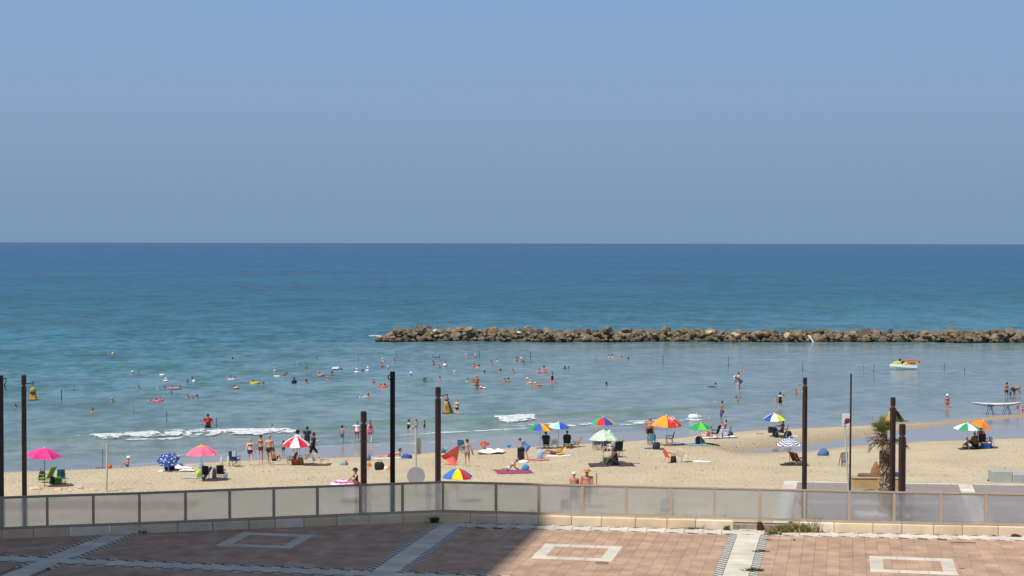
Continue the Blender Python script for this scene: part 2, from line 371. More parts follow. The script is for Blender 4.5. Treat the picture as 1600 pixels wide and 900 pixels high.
    ro = n.new('ShaderNodeMapRange'); ro.inputs['To Min'].default_value = .30; ro.inputs['To Max'].default_value = .10; l.new(calm.outputs['Fac'], ro.inputs['Value']); l.new(ro.outputs[0], b.inputs['Roughness'])
    sr = n.new('ShaderNodeMapRange'); sr.inputs['To Min'].default_value = .13; sr.inputs['To Max'].default_value = .36; l.new(calm.outputs['Fac'], sr.inputs['Value']); l.new(sr.outputs[0], b.inputs['Specular IOR Level'])
    b.inputs['IOR'].default_value = 1.33
    return mt
SEAM = sea_material()
xs = np.concatenate([[-40000, -15000, -6000, -2500, -1200, -600, -300, -180, -130], np.arange(-100, 100.01, .55), [130, 180, 300, 600, 1200, 2500, 6000, 15000, 40000]])
ys = np.concatenate([np.arange(90, 175, .27), np.arange(175, 262, .5), 262*1.02**np.arange(0, 260)])
ys = np.concatenate([ys[ys < 38000], [45000.]])
GX, GY = np.meshgrid(xs, ys); fade = 1-sstep(250, 420, GY); fx_ = 1-sstep(85, 100, np.abs(GX))
GZ = seaheight(GX, GY)*fade*fx_
seame = npmesh('sea', np.stack([GX, GY, GZ], -1).reshape(-1, 3), gridfaces(len(ys), len(xs)), SEAM)
off = np.maximum(GY-YD(GX), 0.01); ca, cb = crest(GX, GY)
front = np.where(GY < np.interp(GX, _C1X, _C1Y)+.8, 1.0, .35)
calm = np.maximum((1-sstep(4, 14, off)), sstep(-45, 40, GX)*(1-sstep(231, 237, GY))*.85*np.clip(1-.0*off, 0, 1))
calm = np.maximum(calm, .45*(1-sstep(20, 90, off)))
shel = sstep(-48, 30, GX)*(1-sstep(230, 238, GY))
for nm, arr in (('sheltered', shel*.62), ('offshore', np.clip(np.log10(off+3)/4, 0, 1)), ('crest', np.clip(ca*4.2*front+cb*3.5, 0, .9)), ('calm', np.clip(calm, 0, 1))):
    a = seame.attributes.new(nm, 'FLOAT', 'POINT'); a.data.foreach_set('value', arr.astype(np.float32).ravel())
tag(link('sea', seame), kind='structure')

# ---- tide pool left on the beach
pm = bpy.data.materials.new('pool_water'); pm.use_nodes = True; b = pm.node_tree.nodes['Principled BSDF']
b.inputs['Base Color'].default_value = (.30, .27, .25, 1); b.inputs['Roughness'].default_value = .12; b.inputs['Specular IOR Level'].default_value = .55
pn = pm.node_tree.nodes.new('ShaderNodeTexNoise'); pn.inputs['Scale'].default_value = 3
pb = pm.node_tree.nodes.new('ShaderNodeBump'); pb.inputs['Strength'].default_value = .12; pb.inputs['Distance'].default_value = .08
pm.node_tree.links.new(pn.outputs[0], pb.inputs['Height']); pm.node_tree.links.new(pb.outputs[0], b.inputs['Normal'])
px_ = np.arange(_RX[0], _RX[-1], .5); v = []
for X in px_:
    yc = np.interp(X, _RX, _RY); rh = np.interp(X, _RX, _RH)
    for k in (-1.7, -1, -.5, 0, .5, 1, 1.7): v.append((X, yc+k*rh, POOL_Z))
tag(link('tide_pool', npmesh('tide_pool', v, gridfaces(len(px_), 7), pm)), kind='structure')

# ---- foam
fm = bpy.data.materials.new('foam'); fm.use_nodes = True
def _foam():
    n = fm.node_tree.nodes; l = fm.node_tree.links; b = n['Principled BSDF']; b.inputs['Roughness'].default_value = .9; b.inputs['Specular IOR Level'].default_value = .1
    g = n.new('ShaderNodeNewGeometry'); mp = n.new('ShaderNodeMapping'); mp.inputs['Scale'].default_value = (1, 1.3, 2); l.new(g.outputs['Position'], mp.inputs[0])
    z = n.new('ShaderNodeTexNoise'); z.inputs['Scale'].default_value = 3.2; z.inputs['Detail'].default_value = 6; l.new(mp.outputs[0], z.inputs['Vector'])
    c = n.new('ShaderNodeValToRGB'); c.color_ramp.elements[0].position = .30; c.color_ramp.elements[0].color = (.42, .48, .50, 1); c.color_ramp.elements[1].position = .62; c.color_ramp.elements[1].color = (.68, .72, .73, 1); l.new(z.outputs[0], c.inputs[0]); l.new(c.outputs[0], b.inputs['Base Color'])
    t = n.new('ShaderNodeAttribute'); t.attribute_name = 'thick'; a = n.new('ShaderNodeMath'); a.operation = 'MULTIPLY_ADD'; a.inputs[1].default_value = 2.6; l.new(t.outputs['Fac'], a.inputs[0])
    s = n.new('ShaderNodeMath'); s.operation = 'MULTIPLY_ADD'; s.inputs[1].default_value = 3.4; s.inputs[2].default_value = -1.72; l.new(z.outputs[0], s.inputs[0]); l.new(s.outputs[0], a.inputs[2])
    cl = n.new('ShaderNodeClamp'); l.new(a.outputs[0], cl.inputs[0]); l.new(cl.outputs[0], b.inputs['Alpha'])
    bp = n.new('ShaderNodeBump'); bp.inputs['Strength'].default_value = .9; bp.inputs['Distance'].default_value = .12; l.new(z.outputs[0], bp.inputs['Height']); l.new(bp.outputs[0], b.inputs['Normal'])
_foam()
def foam(name, pts, half, dens=.5, seed=0, lift=.03, hmax=.12, stepx=.09):
    """ragged sheet of broken water lying along a line of photograph pixels; half = half thickness in pixels"""
    P = [at(x, y, 0) for x, y in pts]; X0, X1 = P[0].x, P[-1].x
    PX = [p.x for p in P]; PY = [p.y for p in P]; X = np.arange(X0, X1, stepx); n = len(X)
    yc = np.interp(X, PX, PY); hw = half*yc**2/(CAM_Z*FPX); t = np.linspace(0, 1, n)
    hw = hw*np.minimum(1, np.minimum(t, 1-t)*7+.15); m_ = 19; kk = np.linspace(-1, 1, m_)
    XX = np.repeat(X[:, None], m_, 1); YY = yc[:, None]+kk[None]*hw[:, None]
    YY = YY+(fbm(XX*.8, YY*.1, seed+50)-.5)*hw[:, None]*.9
    nzv = fbm(XX*1.3, YY*.9, seed, 5); edge = 1-np.abs(kk)[None]**2
    ZZ = np.maximum(seaheight(XX, YY), ground(XX, YY))+lift+hmax*edge*nzv*1.3*np.minimum(1, half/3)
    nh = fbm(XX*2.2, YY*3.0, seed+70, 4); ZZ = ZZ+(nh-.45)*hmax*.9
    val = edge*.85+(nzv-.48)*2.4+(nh-.47)*1.3
    F = gridfaces(n, m_); fv = val.reshape(-1)[F].mean(1); F = F[fv > (.92-dens)]
    me = npmesh(name, np.stack([XX, YY, ZZ], -1).reshape(-1, 3), F, fm)
    at__ = me.attributes.new('thick', 'FLOAT', 'POINT'); at__.data.foreach_set('value', np.clip(val-(.98-dens), -.3, 1).astype(np.float32).ravel())
    return tag(link(name, me), kind='stuff')
foam('foam', [(138, 684), (180, 684), (240, 681.5), (300, 678.5), (380, 677.5), (430, 676.5), (468, 675)], 3.3, .50, 1, .02, .10)
foam('foam', [(143, 683), (180, 683), (240, 680.5), (300, 677.5), (380, 676.5), (430, 675), (462, 674)], 1.6, .62, 41, .04, .12)
foam('foam', [(185, 687.5), (240, 686.5), (300, 683.5), (335, 680.5)], 2.2, .46, 2, .012, .05)
foam('foam', [(188, 675.5), (240, 673.5), (300, 671.5), (330, 671)], 1.2, .40, 3, .012, .04)
foam('foam', [(773, 656.5), (800, 657), (825, 656), (847, 653)], 3.2, .52, 4, .02, .14)
foam('foam', [(777, 656.5), (800, 655), (825, 653), (842, 651)], 1.9, .66, 44, .04, .14)
foam('foam', [(790, 666), (830, 664.5), (870, 662)], 2.0, .36, 5, .012, .04)
foam('foam', [(598, 683), (640, 679.5), (680, 676.5), (740, 673.5), (790, 671), (860, 667.5)], .9, .46, 6, .010, .03)
foam('foam', [(885, 665), (905, 663.5), (925, 661.5)], 2.4, .46, 7, .02, .06)
foam('foam', [(955, 663), (975, 663.5), (1000, 661), (1030, 659)], 2.4, .44, 8, .015, .05)
foam('foam', [(958, 659), (1000, 657.5), (1035, 656.5)], .9, .42, 9, .012, .04)
foam('foam', [(1058, 658), (1078, 655.5), (1112, 654)], 2.0, .46, 10, .015, .05)
foam('foam', [(486, 689), (500, 688)], 1.6, .5, 11, .012, .04)
foam('foam', [(498, 699), (525, 697)], .8, .48, 12, .01, .02)
foam('foam', [(526, 691.5), (545, 689.5)], 1.3, .46, 13, .01, .03)
foam('foam', [(240, 714), (292, 711)], 1.1, .44, 14, .01, .02)
foam('foam', [(575, 697), (640, 694), (760, 690)], .5, .35, 15, .010, .015)
foam('foam', [(118, 682), (126, 681.5)], 1.3, .45, 16, .01, .04)
foam('foam', [(1110, 628), (1120, 627)], .8, .45, 17, .01, .03)
foam('foam', [(1385, 665), (1420, 664), (1470, 659)], .5, .32, 19, .01, .02)
foam('foam', [(576, 525.5), (588, 525), (603, 527.5)], 1.5, .52, 20, .03, .10, .3)
foam('foam', [(632, 529.5), (640, 529.6)], .8, .5, 21, .03, .10, .2)

# ---- breakwater of boulders
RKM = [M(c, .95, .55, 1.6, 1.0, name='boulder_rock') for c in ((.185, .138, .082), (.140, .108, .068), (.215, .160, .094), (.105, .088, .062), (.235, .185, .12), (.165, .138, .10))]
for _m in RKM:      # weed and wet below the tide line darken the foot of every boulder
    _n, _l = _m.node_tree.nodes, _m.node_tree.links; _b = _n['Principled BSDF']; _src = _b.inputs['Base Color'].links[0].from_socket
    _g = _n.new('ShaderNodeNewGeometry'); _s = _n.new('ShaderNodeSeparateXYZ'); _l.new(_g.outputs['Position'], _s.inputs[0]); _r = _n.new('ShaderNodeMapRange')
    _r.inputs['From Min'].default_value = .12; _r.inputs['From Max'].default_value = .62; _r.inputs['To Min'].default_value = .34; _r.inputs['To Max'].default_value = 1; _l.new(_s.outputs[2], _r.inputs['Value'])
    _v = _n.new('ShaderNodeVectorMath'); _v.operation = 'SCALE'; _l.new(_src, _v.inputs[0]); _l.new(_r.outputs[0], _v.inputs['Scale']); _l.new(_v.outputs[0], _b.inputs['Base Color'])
RKX = {'pale': M((.48, .40, .27), .9, .2, 2, .5), 'red': M((.34, .19, .12), .95, .25, 2, .6), 'white': M((.75, .73, .68), .8, .1, 2, .3), 'gold': M((.50, .38, .18), .9, .3, 2, .6)}
def hull_rock(seed, pts=34):
    rr = random.Random(seed); bm = bmesh.new()
    for i in range(pts):
        z = rr.uniform(-1, 1); a = rr.uniform(0, 6.283); q = math.sqrt(1-z*z); k = rr.uniform(.80, 1.0)
        v = Vector((q*math.cos(a), q*math.sin(a), z))*k
        v = Vector([max(-.82, min(.82, c)) for c in v]); bm.verts.new(v)
    r_ = bmesh.ops.convex_hull(bm, input=bm.verts)
    bmesh.ops.delete(bm, geom=[g_ for g_ in r_['geom_interior'] if isinstance(g_, bmesh.types.BMVert)], context='VERTS')
    bmesh.ops.dissolve_limit(bm, angle_limit=R(7), verts=bm.verts, edges=bm.edges)
    me = bpy.data.meshes.new('rock'); bm.to_mesh(me); bm.free(); me.materials.append(RKM[seed % len(RKM)]); return me
RKMESH = [hull_rock(100+i, 26+i % 5*3) for i in range(16)]
BY = at(800, 533.5, 0).y
bw = empty('breakwater', (at(800, 533, 0).x, BY, 0), 0, 'long low breakwater of brown boulders lying across the bay', 'breakwater')
rr = random.Random(5); rocks = []
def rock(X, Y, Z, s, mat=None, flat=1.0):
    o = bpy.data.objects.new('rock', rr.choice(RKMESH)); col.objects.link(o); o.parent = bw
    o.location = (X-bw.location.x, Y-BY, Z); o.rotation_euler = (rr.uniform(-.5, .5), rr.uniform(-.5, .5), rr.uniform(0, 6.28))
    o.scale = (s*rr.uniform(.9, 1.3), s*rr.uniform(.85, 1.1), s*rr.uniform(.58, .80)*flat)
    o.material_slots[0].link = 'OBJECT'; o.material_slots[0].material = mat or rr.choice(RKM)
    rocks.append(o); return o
XL = at(597, 530, 0).x; XE = 88.0
def bwy(X): return BY+.0*X
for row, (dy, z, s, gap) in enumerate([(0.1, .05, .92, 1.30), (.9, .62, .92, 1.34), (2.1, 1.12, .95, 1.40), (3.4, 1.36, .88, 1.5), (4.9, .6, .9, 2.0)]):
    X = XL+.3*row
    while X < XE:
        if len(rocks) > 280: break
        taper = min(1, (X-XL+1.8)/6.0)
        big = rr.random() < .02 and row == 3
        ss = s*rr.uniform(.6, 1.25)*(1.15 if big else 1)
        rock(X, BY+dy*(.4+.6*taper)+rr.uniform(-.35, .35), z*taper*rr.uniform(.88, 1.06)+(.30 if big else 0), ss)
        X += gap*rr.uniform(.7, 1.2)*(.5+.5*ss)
for px, py, s, mt in [(680, 516.5, .42, 'white'), (812, 519.5, .42, 'white'), (655, 513, .9, None), (949, 515, .95, None), (1149, 524, .75, 'pale'), (1187, 521, .85, 'red'), (1197, 521, .6, 'red'),
                      (1337, 522, .8, 'pale'), (1400, 531, .7, 'gold'), (857, 528, .55, 'gold'), (1232, 524, .8, 'pale'), (1110, 519, .8, 'gold'), (1042, 514, .8, None), (621, 518, .9, None), (1580, 518, 1.0, None), (733, 514.5, .9, None)]:
    p = at(px, py, 1.5); zz = CAM_Z-(py-379.5-(px-800)*.0019)*BY/FPX
    rock((px-800)/FPX*BY, BY+.4, zz-.1, s, RKX.get(mt))
small = MB()
for i in range(1100):
    X = rr.uniform(XL-.3, XE); u = rr.random(); tp = min(1, (X-XL+.6)/4)
    c = Vector((X-bw.location.x, rr.choice((-.45, .3, 1.2, 2.4, 4.2))+rr.uniform(-.4, .4), (0.0+1.15*u*u)*tp)); s = rr.uniform(.20, .50)
    small.cur = rr.randrange(len(RKM)); vs = []
    for v in [(1, 0, 0), (-1, 0, 0), (0, 1, 0), (0, -1, 0), (0, 0, 1), (0, 0, -1), (.8, .7, .5), (-.7, .8, .4), (-.8, -.6, .5), (.7, -.8, .4)]:
        vs.append(Vector(v)*rr.uniform(.8, 1.1)*s+c)
    small.add(vs, [(0, 6, 4), (0, 4, 9), (3, 9, 4), (3, 4, 8), (1, 8, 4), (1, 4, 7), (2, 7, 4), (2, 4, 6), (0, 2, 6), (2, 1, 7), (1, 3, 8), (3, 0, 9), (0, 5, 2), (2, 5, 1), (1, 5, 3), (3, 5, 0)])
tag(small.build('rubble', RKM, bw), kind='stuff')
core = MB(); core.box(XL+1.2-bw.location.x, XE-bw.location.x, .9, 4.6, -1, .75); core.build('core', M((.10, .085, .07), 1, .2), bw)
p = at(1265, 534, .05)
wp = MB(); wp.add([(-.34, 0, .86), (-.20, .02, .93), (.02, .0, .72), (.28, -.1, .22), (.36, -.12, 0), (.20, -.1, .02), (.0, 0, .42), (-.26, 0, .70)] + [(-.30, .2, .82), (-.18, .2, .88), (.04, .2, .68), (.30, .1, .2), (.36, .1, 0), (.22, .1, .0), (.02, .2, .42), (-.24, .2, .66)],
    [(7, 6, 5, 4, 3, 2, 1, 0), (8, 9, 10, 11, 12, 13, 14, 15)]+[(i, (i+1) % 8, 8+(i+1) % 8, 8+i) for i in range(8)])
o = wp.build('white_slab', M((.8, .8, .78), .5, .05), None, loc=(p.x, BY-1.0, 0)); tag(o, 'bright white slab leaning on the brown boulders at the waterline', 'slab'); o.scale = (1.3, 1.3, 1.15)
# ================================================================== TERRACE
TZ = 4.65; TH = R(11.3); E = Vector((math.cos(TH), -math.sin(TH), 0)); G = Vector((math.sin(TH), math.cos(TH), 0))
def ab(a, b, z=0.0): v = E*a+G*b; return Vector((v.x, v.y, z))
TM = Matrix.Rotation(-TH, 4, 'Z')           # grid -> world
KZ = TZ+.27
_post_px = [(-350, 840.5), (-280, 838), (-209, 835.5), (-138, 833), (-67, 830.5), (3, 828), (74, 825), (146, 822.5), (218, 820), (290, 817), (359, 814), (428, 811), (496, 808.5), (563, 805.5), (629, 803), (692, 800.5),
            (775, 802.5), (842, 804.5), (910, 806.5), (978, 808), (1048, 810), (1116, 811.5), (1187, 813.3), (1257, 815), (1327, 817), (1397, 818.5), (1470, 820), (1540, 821), (1612, 822.5), (1684, 824), (1756, 825.3), (1828, 826.6), (1900, 828)]
POSTS = [at(x, y, KZ) for x, y in _post_px]
FL = [POSTS[0], POSTS[15], POSTS[17], POSTS[22], POSTS[-1]]
def fenceY(X):
    return float(np.interp(X, [p.x for p in FL], [p.y for p in FL]))
PAVM = [M(c, .85, .26, 1.3, .25, name='paver', coords='World') for c in ('#B2937B', '#AE8F77', '#B79981', '#AB8C75', '#B1957D')]
SLABM = [M(c, .75, .17, 1.7, .2, name='pale_slab', coords='World') for c in ('#CFC7B6', '#C7BFAF', '#D6CEBD')]
MOSD = M('#6A6566', .8, .15, 8); MOSW = M('#C9C4B8', .8, .1, 8)
t = MB()
# the terrace body with its retaining wall (outline follows the parapet)
outl = [(-60, -60), (60, -60), (60, fenceY(60)+.25)]+[(p.x, p.y+.25) for p in reversed(POSTS[0:-1])]+[(-60, POSTS[0].y-1.0)]
n = len(outl); t.add([(x, y, 0.2) for x, y in outl]+[(x, y, TZ-.045) for x, y in outl], [tuple(range(n-1, -1, -1)), tuple(range(n, 2*n))]+[(i, (i+1) % n, n+(i+1) % n, n+i) for i in range(n)])
terr = t.build('terrace', M('#94806E', .9, .2, 2, .2)); tag(terr, kind='structure')
bandsA = [-42.6, -32.7, -22.75, -12.75, -2.95, 6.95, 16.9]; bandsB = [35.3, 45.1]
BW, MW = .37, .25                     # half width of the pale band, width of the mosaic strip
tiles = []
TA, TB = .37, .46
lim = .3077
for i in range(len(bandsA)-1):
    a0, a1 = bandsA[i]+BW+MW, bandsA[i+1]-BW-MW
    for j in range(len(bandsB)):
        b0 = bandsB[j]+BW*.8+MW; b1 = (bandsB[j+1]-BW*.8-MW) if j+1 < len(bandsB) else 64
        if i < 2 or i > 5: pass
        na = max(1, round((a1-a0)/TA)); nb = max(1, round((b1-b0)/TB)); da, db = (a1-a0)/na, (b1-b0)/nb
        for u in range(na):
            for v in range(nb):
                c = ab(a0+(u+.5)*da, b0+(v+.5)*db)
                if c.y < 45.6 or abs(c.x) > c.y*lim+6.5 or c.y > fenceY(c.x)-(-.02 if ab(0, 0).x*0+E.dot(c) < bandsA[3] else 1.22): continue
                tiles.append((c, da-.004, db-.004))
tiles.sort(key=lambda q: (0 if abs(q[0].x) < q[0].y*lim and q[0].y > 46.6 else 1, q[0].y))
tb = MB(); tb.bevbox(-.5, .5, -.5, .5, -.05, 0, .004); tile_me = tb.mesh('paving_tile', PAVM[0])
rr = random.Random(3)
rest = MB()
for k, (c, da, db) in enumerate(tiles):
    dz = rr.uniform(-.002, .002); mi = rr.choices(range(5), [4, 4, 3, 3, 1])[0]
    if k < 300:
        o = bpy.data.objects.new('paving_tile', tile_me); col.objects.link(o); o.parent = terr; o.location = (c.x, c.y, TZ+dz)
        o.rotation_euler = (0, 0, -TH); o.scale = (da, db, 1); o.material_slots[0].link = 'OBJECT'; o.material_slots[0].material = PAVM[mi]
    else:
        rest.cur = mi; mt = Matrix.Translation((c.x, c.y, TZ+dz)) @ TM
        rest.bevbox(-da/2, da/2, -db/2, db/2, -.05, 0, .006, mt)
tag(rest.build('paving', PAVM, terr), kind='stuff')
# pale bands, slab by slab
def slab(a0, a1, b0, b1, name='band_slab', z=TZ+.002, th=.04, parent=terr):
    g_ = .006; mb = MB(); mb.bevbox(-(a1-a0)/2+g_, (a1-a0)/2-g_, -(b1-b0)/2+g_, (b1-b0)/2-g_, -th, 0, .008)
    c = ab((a0+a1)/2, (b0+b1)/2); o = mb.build(name, rr.choice(SLABM), parent, loc=(c.x, c.y, z+rr.uniform(-.001, .001)), rot=(0, 0, -TH)); return o
def vis(c, mrg=6.0): return 45.8 < c.y < fenceY(c.x)+.3 and abs(c.x) < c.y*lim+mrg
for A in bandsA:
    b = 40.0
    while b < 62:
        L = .62
        if vis(ab(A, b+L/2)) and not any(abs(b+L/2-B) < BW*.8+.05+L/2 and b+L/2 < 46 and False for B in bandsB): slab(A-BW, A+BW, b, b+L)
        b += L
for B in bandsB:
    hw = BW*.8
    for i in range(len(bandsA)-1):
        a = bandsA[i]+BW; a1 = bandsA[i+1]-BW; n_ = 14; da = (a1-a)/n_
        for k in range(n_):
            if vis(ab(a+(k+.5)*da, B)): slab(a+k*da, a+(k+1)*da, B-hw, B+hw)
# mosaic strips: small dark and pale stones set in two staggered rows
mo = MB()
def stone(a, b, sa, sb, dark):
    c = ab(a, b)
    if not vis(c, 4.0): return
    mo.cur = 0 if dark else 1
    mo.bevbox(-sa/2, sa/2, -sb/2, sb/2, -.05, 0, .006, Matrix.Translation((c.x, c.y, TZ+.002+rr.uniform(-.002, .002))) @ TM)
for A in bandsA:
    for sd_ in (-1, 1):
        b = 44.0; k = 0
        while b < 62:
            for q in range(2):
                aa = A+sd_*(BW+MW*(.27+.48*q)); inx = any(abs(b-B) < BW*.8+MW*.3 for B in bandsB)
                if not inx: stone(aa, b, MW*.49, .146, (k+q) % 2 == 0)
            b += .15; k += 1
for B in bandsB:
    hw = BW*.8
    for sd_ in (-1, 1):
        for i in range(len(bandsA)-1):
            a = bandsA[i]+BW+.06; k = 0
            while a < bandsA[i+1]-BW-.05:
                stone(a, B+sd_*(hw+MW*.30), .26, MW*.42, k % 2 == 0); stone(a+.05, B+sd_*(hw+MW*.74), .26, MW*.36, k % 2 == 1)
                a += .30; k += 1
tag(mo.build('mosaic_border', [MOSD, MOSW], terr), kind='stuff')
# pale band with single dashed rows that follows the parapet right of the bend
mo2 = MB(); u0 = FL[1]
for s_ in range(1, 4):
    p, q = FL[s_], FL[s_+1]; d_ = q-p; L = d_.length; ang = math.atan2(d_.y, d_.x); dn = Vector((d_.y, -d_.x, 0)).normalized(); n_ = max(1, round(L/.62))
    for k in range(n_):
        c = p+d_*((k+.5)/n_)+dn*.80
        if E.dot(c) < bandsA[3]+BW*.6 or abs(c.x) > c.y*lim+6: continue
        mb = MB(); mb.bevbox(-L/n_/2+.006, L/n_/2-.006, -.26, .26, -.04, 0, .008); mb.build('band_slab', rr.choice(SLABM), terr, loc=(c.x, c.y, TZ+.006+rr.uniform(-.001, .001)), rot=(0, 0, ang))
    n_ = max(1, round(L/.30))
    for off_ in (.48, .40, 1.12, 1.20):
        for k in range(n_):
            c = p+d_*((k+.5+(.5 if off_ in (.40, 1.20) else 0))/n_)+dn*off_
            if E.dot(c) < bandsA[3]+BW or abs(c.x) > c.y*lim+4: continue
            mo2.cur = k % 2; mo2.bevbox(-.14, .14, -.036, .036, -.05, 0, .004, Matrix.Translation((c.x, c.y, TZ+.004+rr.uniform(-.001, .001))) @ Matrix.Rotation(ang, 4, 'Z'))
tag(mo2.build('mosaic_border', [MOSD, MOSW], terr), kind='stuff')
for i in range(2, 6):
    ac = (bandsA[i]+bandsA[i+1])/2; bc = 49.5; h, wd = 1.22, .40
    if not vis(ab(ac, bc), 2.5): continue
    for s_ in (-1, 1):
        for k in range(3):
            a_ = -h+k*(2*h/3); slab(ac+a_, ac+a_+2*h/3, *((bc-h, bc-h+wd) if s_ < 0 else (bc+h-wd, bc+h)), name='square_slab', z=TZ+.012)
        for k in range(2):
            q = (2*h-2*wd)/2; b_ = bc-h+wd+k*q; slab(*((ac-h, ac-h+wd) if s_ < 0 else (ac+h-wd, ac+h)), b_, b_+q, name='square_slab', z=TZ+.012)
dc = ab(-6.9, 48.0, TZ+.004); dr = MB(); dr.lathe([(.20, 0), (.20, .012), (.17, .016)], 18); dr.build('drain_cover', M('#8A6A5C', .7, .2, 20), terr, loc=(dc.x, dc.y, TZ+.002))

# ---- parapet: kerb stones, posts, rails, frosted panes
KM = [M(c, .8, .14, 1.9, .25, name='kerb_stone', coords='World') for c in ('#E6D6BA', '#EBDEC8', '#E0C9A8', '#E3D0B6', '#E8D3B2')]
kerb = empty('kerb', (0, fenceY(0), TZ), kind='structure')
def seg(p, q): d = q-p; return d.length, math.atan2(d.y, d.x)
ends = [FL[0], FL[1], FL[2], FL[3], FL[4]]
for s_ in range(len(ends)-1):
    p, q = ends[s_], ends[s_+1]; L, ang = seg(p, q); u = 0
    while u < L-.05:
        l_ = min(rr.uniform(.85, 1.35), L-u); 
        if L-u-l_ < .4: l_ = L-u
        c = p+(q-p)*((u+l_/2)/L)
        rough = 7.65 < c.x < 8.9
        mb = MB(); mb.bevbox(-l_/2+.006, l_/2-.006, -.20, .20, -.03, .27-(.10 if rough else 0), .02)
        mb.build('kerb_stone', M('#8F8574', 1, .35, 5, .9) if rough else rr.choice(KM), kerb, loc=(c.x, c.y-kerb.location.y, rr.uniform(-.004, .004)), rot=(0, 0, ang))
        u += l_
# thin coping ledge on the kerb
for s_ in range(len(ends)-1):
    p, q = ends[s_], ends[s_+1]; L, ang = seg(p, q); c = (p+q)/2; mb = MB(); mb.box(-L/2+.02, L/2-.02, -.05, .17, .0, .03)
    mb.build('ledge', M('#C3B79F', .8, .15, 3, .2), kerb, loc=(c.x, c.y-kerb.location.y, .273), rot=(0, 0, ang))
fence = empty('glass_railing', (FL[1].x, FL[1].y, KZ), 0, 'long low railing of grey metal posts with frosted glass panes along the terrace edge', 'railing')
FM_ = M('#B0A08C', .6, .08, 4, metal=.0, name='railing_metal'); fo = fence.location
def glass():
    mt = bpy.data.materials.new('frosted_glass'); mt.use_nodes = True; n = mt.node_tree.nodes; l = mt.node_tree.links; n.clear()
    o = n.new('ShaderNodeOutputMaterial'); rf = n.new('ShaderNodeBsdfRefraction'); rf.inputs['Roughness'].default_value = .13; rf.inputs['IOR'].default_value = 1.15; rf.inputs['Color'].default_value = (.90, .94, .98, 1)
    tr = n.new('ShaderNodeBsdfTransparent'); tr.inputs['Color'].default_value = (.90, .94, .99, 1); tl = n.new('ShaderNodeBsdfTranslucent'); tl.inputs['Color'].default_value = (.86, .85, .82, 1)
    df = n.new('ShaderNodeBsdfDiffuse'); df.inputs['Color'].default_value = (.62, .61, .59, 1); gl = n.new('ShaderNodeBsdfGlossy'); gl.inputs['Roughness'].default_value = .08
    t = n.new('ShaderNodeTexCoord'); nz = n.new('ShaderNodeTexNoise'); nz.inputs['Scale'].default_value = .7; nz.inputs['Detail'].default_value = 2; l.new(t.outputs['Object'], nz.inputs['Vector'])
    mr = n.new('ShaderNodeMapRange'); mr.inputs['From Min'].default_value = .3; mr.inputs['From Max'].default_value = .7; mr.inputs['To Min'].default_value = .22; mr.inputs['To Max'].default_value = .30; l.new(nz.outputs[0], mr.inputs['Value'])
    m1 = n.new('ShaderNodeMixShader'); m1.inputs[0].default_value = .30; l.new(rf.outputs[0], m1.inputs[1]); l.new(tr.outputs[0], m1.inputs[2])
    m2 = n.new('ShaderNodeMixShader'); m2.inputs[0].default_value = .4; l.new(tl.outputs[0], m2.inputs[1]); l.new(df.outputs[0], m2.inputs[2])
    m3 = n.new('ShaderNodeMixShader'); l.new(mr.outputs[0], m3.inputs[0]); l.new(m1.outputs[0], m3.inputs[1]); l.new(m2.outputs[0], m3.inputs[2])
    m4 = n.new('ShaderNodeMixShader'); m4.inputs[0].default_value = .04; l.new(m3.outputs[0], m4.inputs[1]); l.new(gl.outputs[0], m4.inputs[2])
    l.new(m4.outputs[0], o.inputs[0]); return mt
GL = glass(); RH_ = 1.055
for i, p in enumerate(POSTS):
    wide = i in (7, 12)
    mb = MB(); mb.box(-.045, .045, -.03, .03, -.02, RH_-.045); mb.box(-.05, .05, -.045, .045, -.02, -.003)
    q = POSTS[min(i+1, len(POSTS)-1)]; ang = seg(POSTS[max(i-1, 0)], q)[1]
    po = mb.build('post', FM_, fence, loc=(p-fo), rot=(0, 0, ang))
    if i == len(POSTS)-1: break
    L, ang = seg(p, q); c = (p+q)/2-fo
    mb = MB(); mb.box(-L/2, L/2, -.035, .035, RH_-.043, RH_); mb.build('top_rail', FM_, fence, loc=c, rot=(0, 0, ang))
    mb = MB(); mb.box(-L/2+.037, L/2-.037, -.026, .026, .01, .085); mb.build('bottom_rail', FM_, fence, loc=c, rot=(0, 0, ang))
    mb = MB(); mb.box(-L/2+.037, L/2-.037, -.012, .012, RH_-.075, RH_-.045); mb.build('glazing_bead', FM_, fence, loc=c, rot=(0, 0, ang))
    mb = MB(); mb.box(-L/2+.05, L/2-.05, -.005, .005, .087, RH_-.077); mb.build('glass_pane', GL, fence, loc=c, rot=(0, 0, ang))

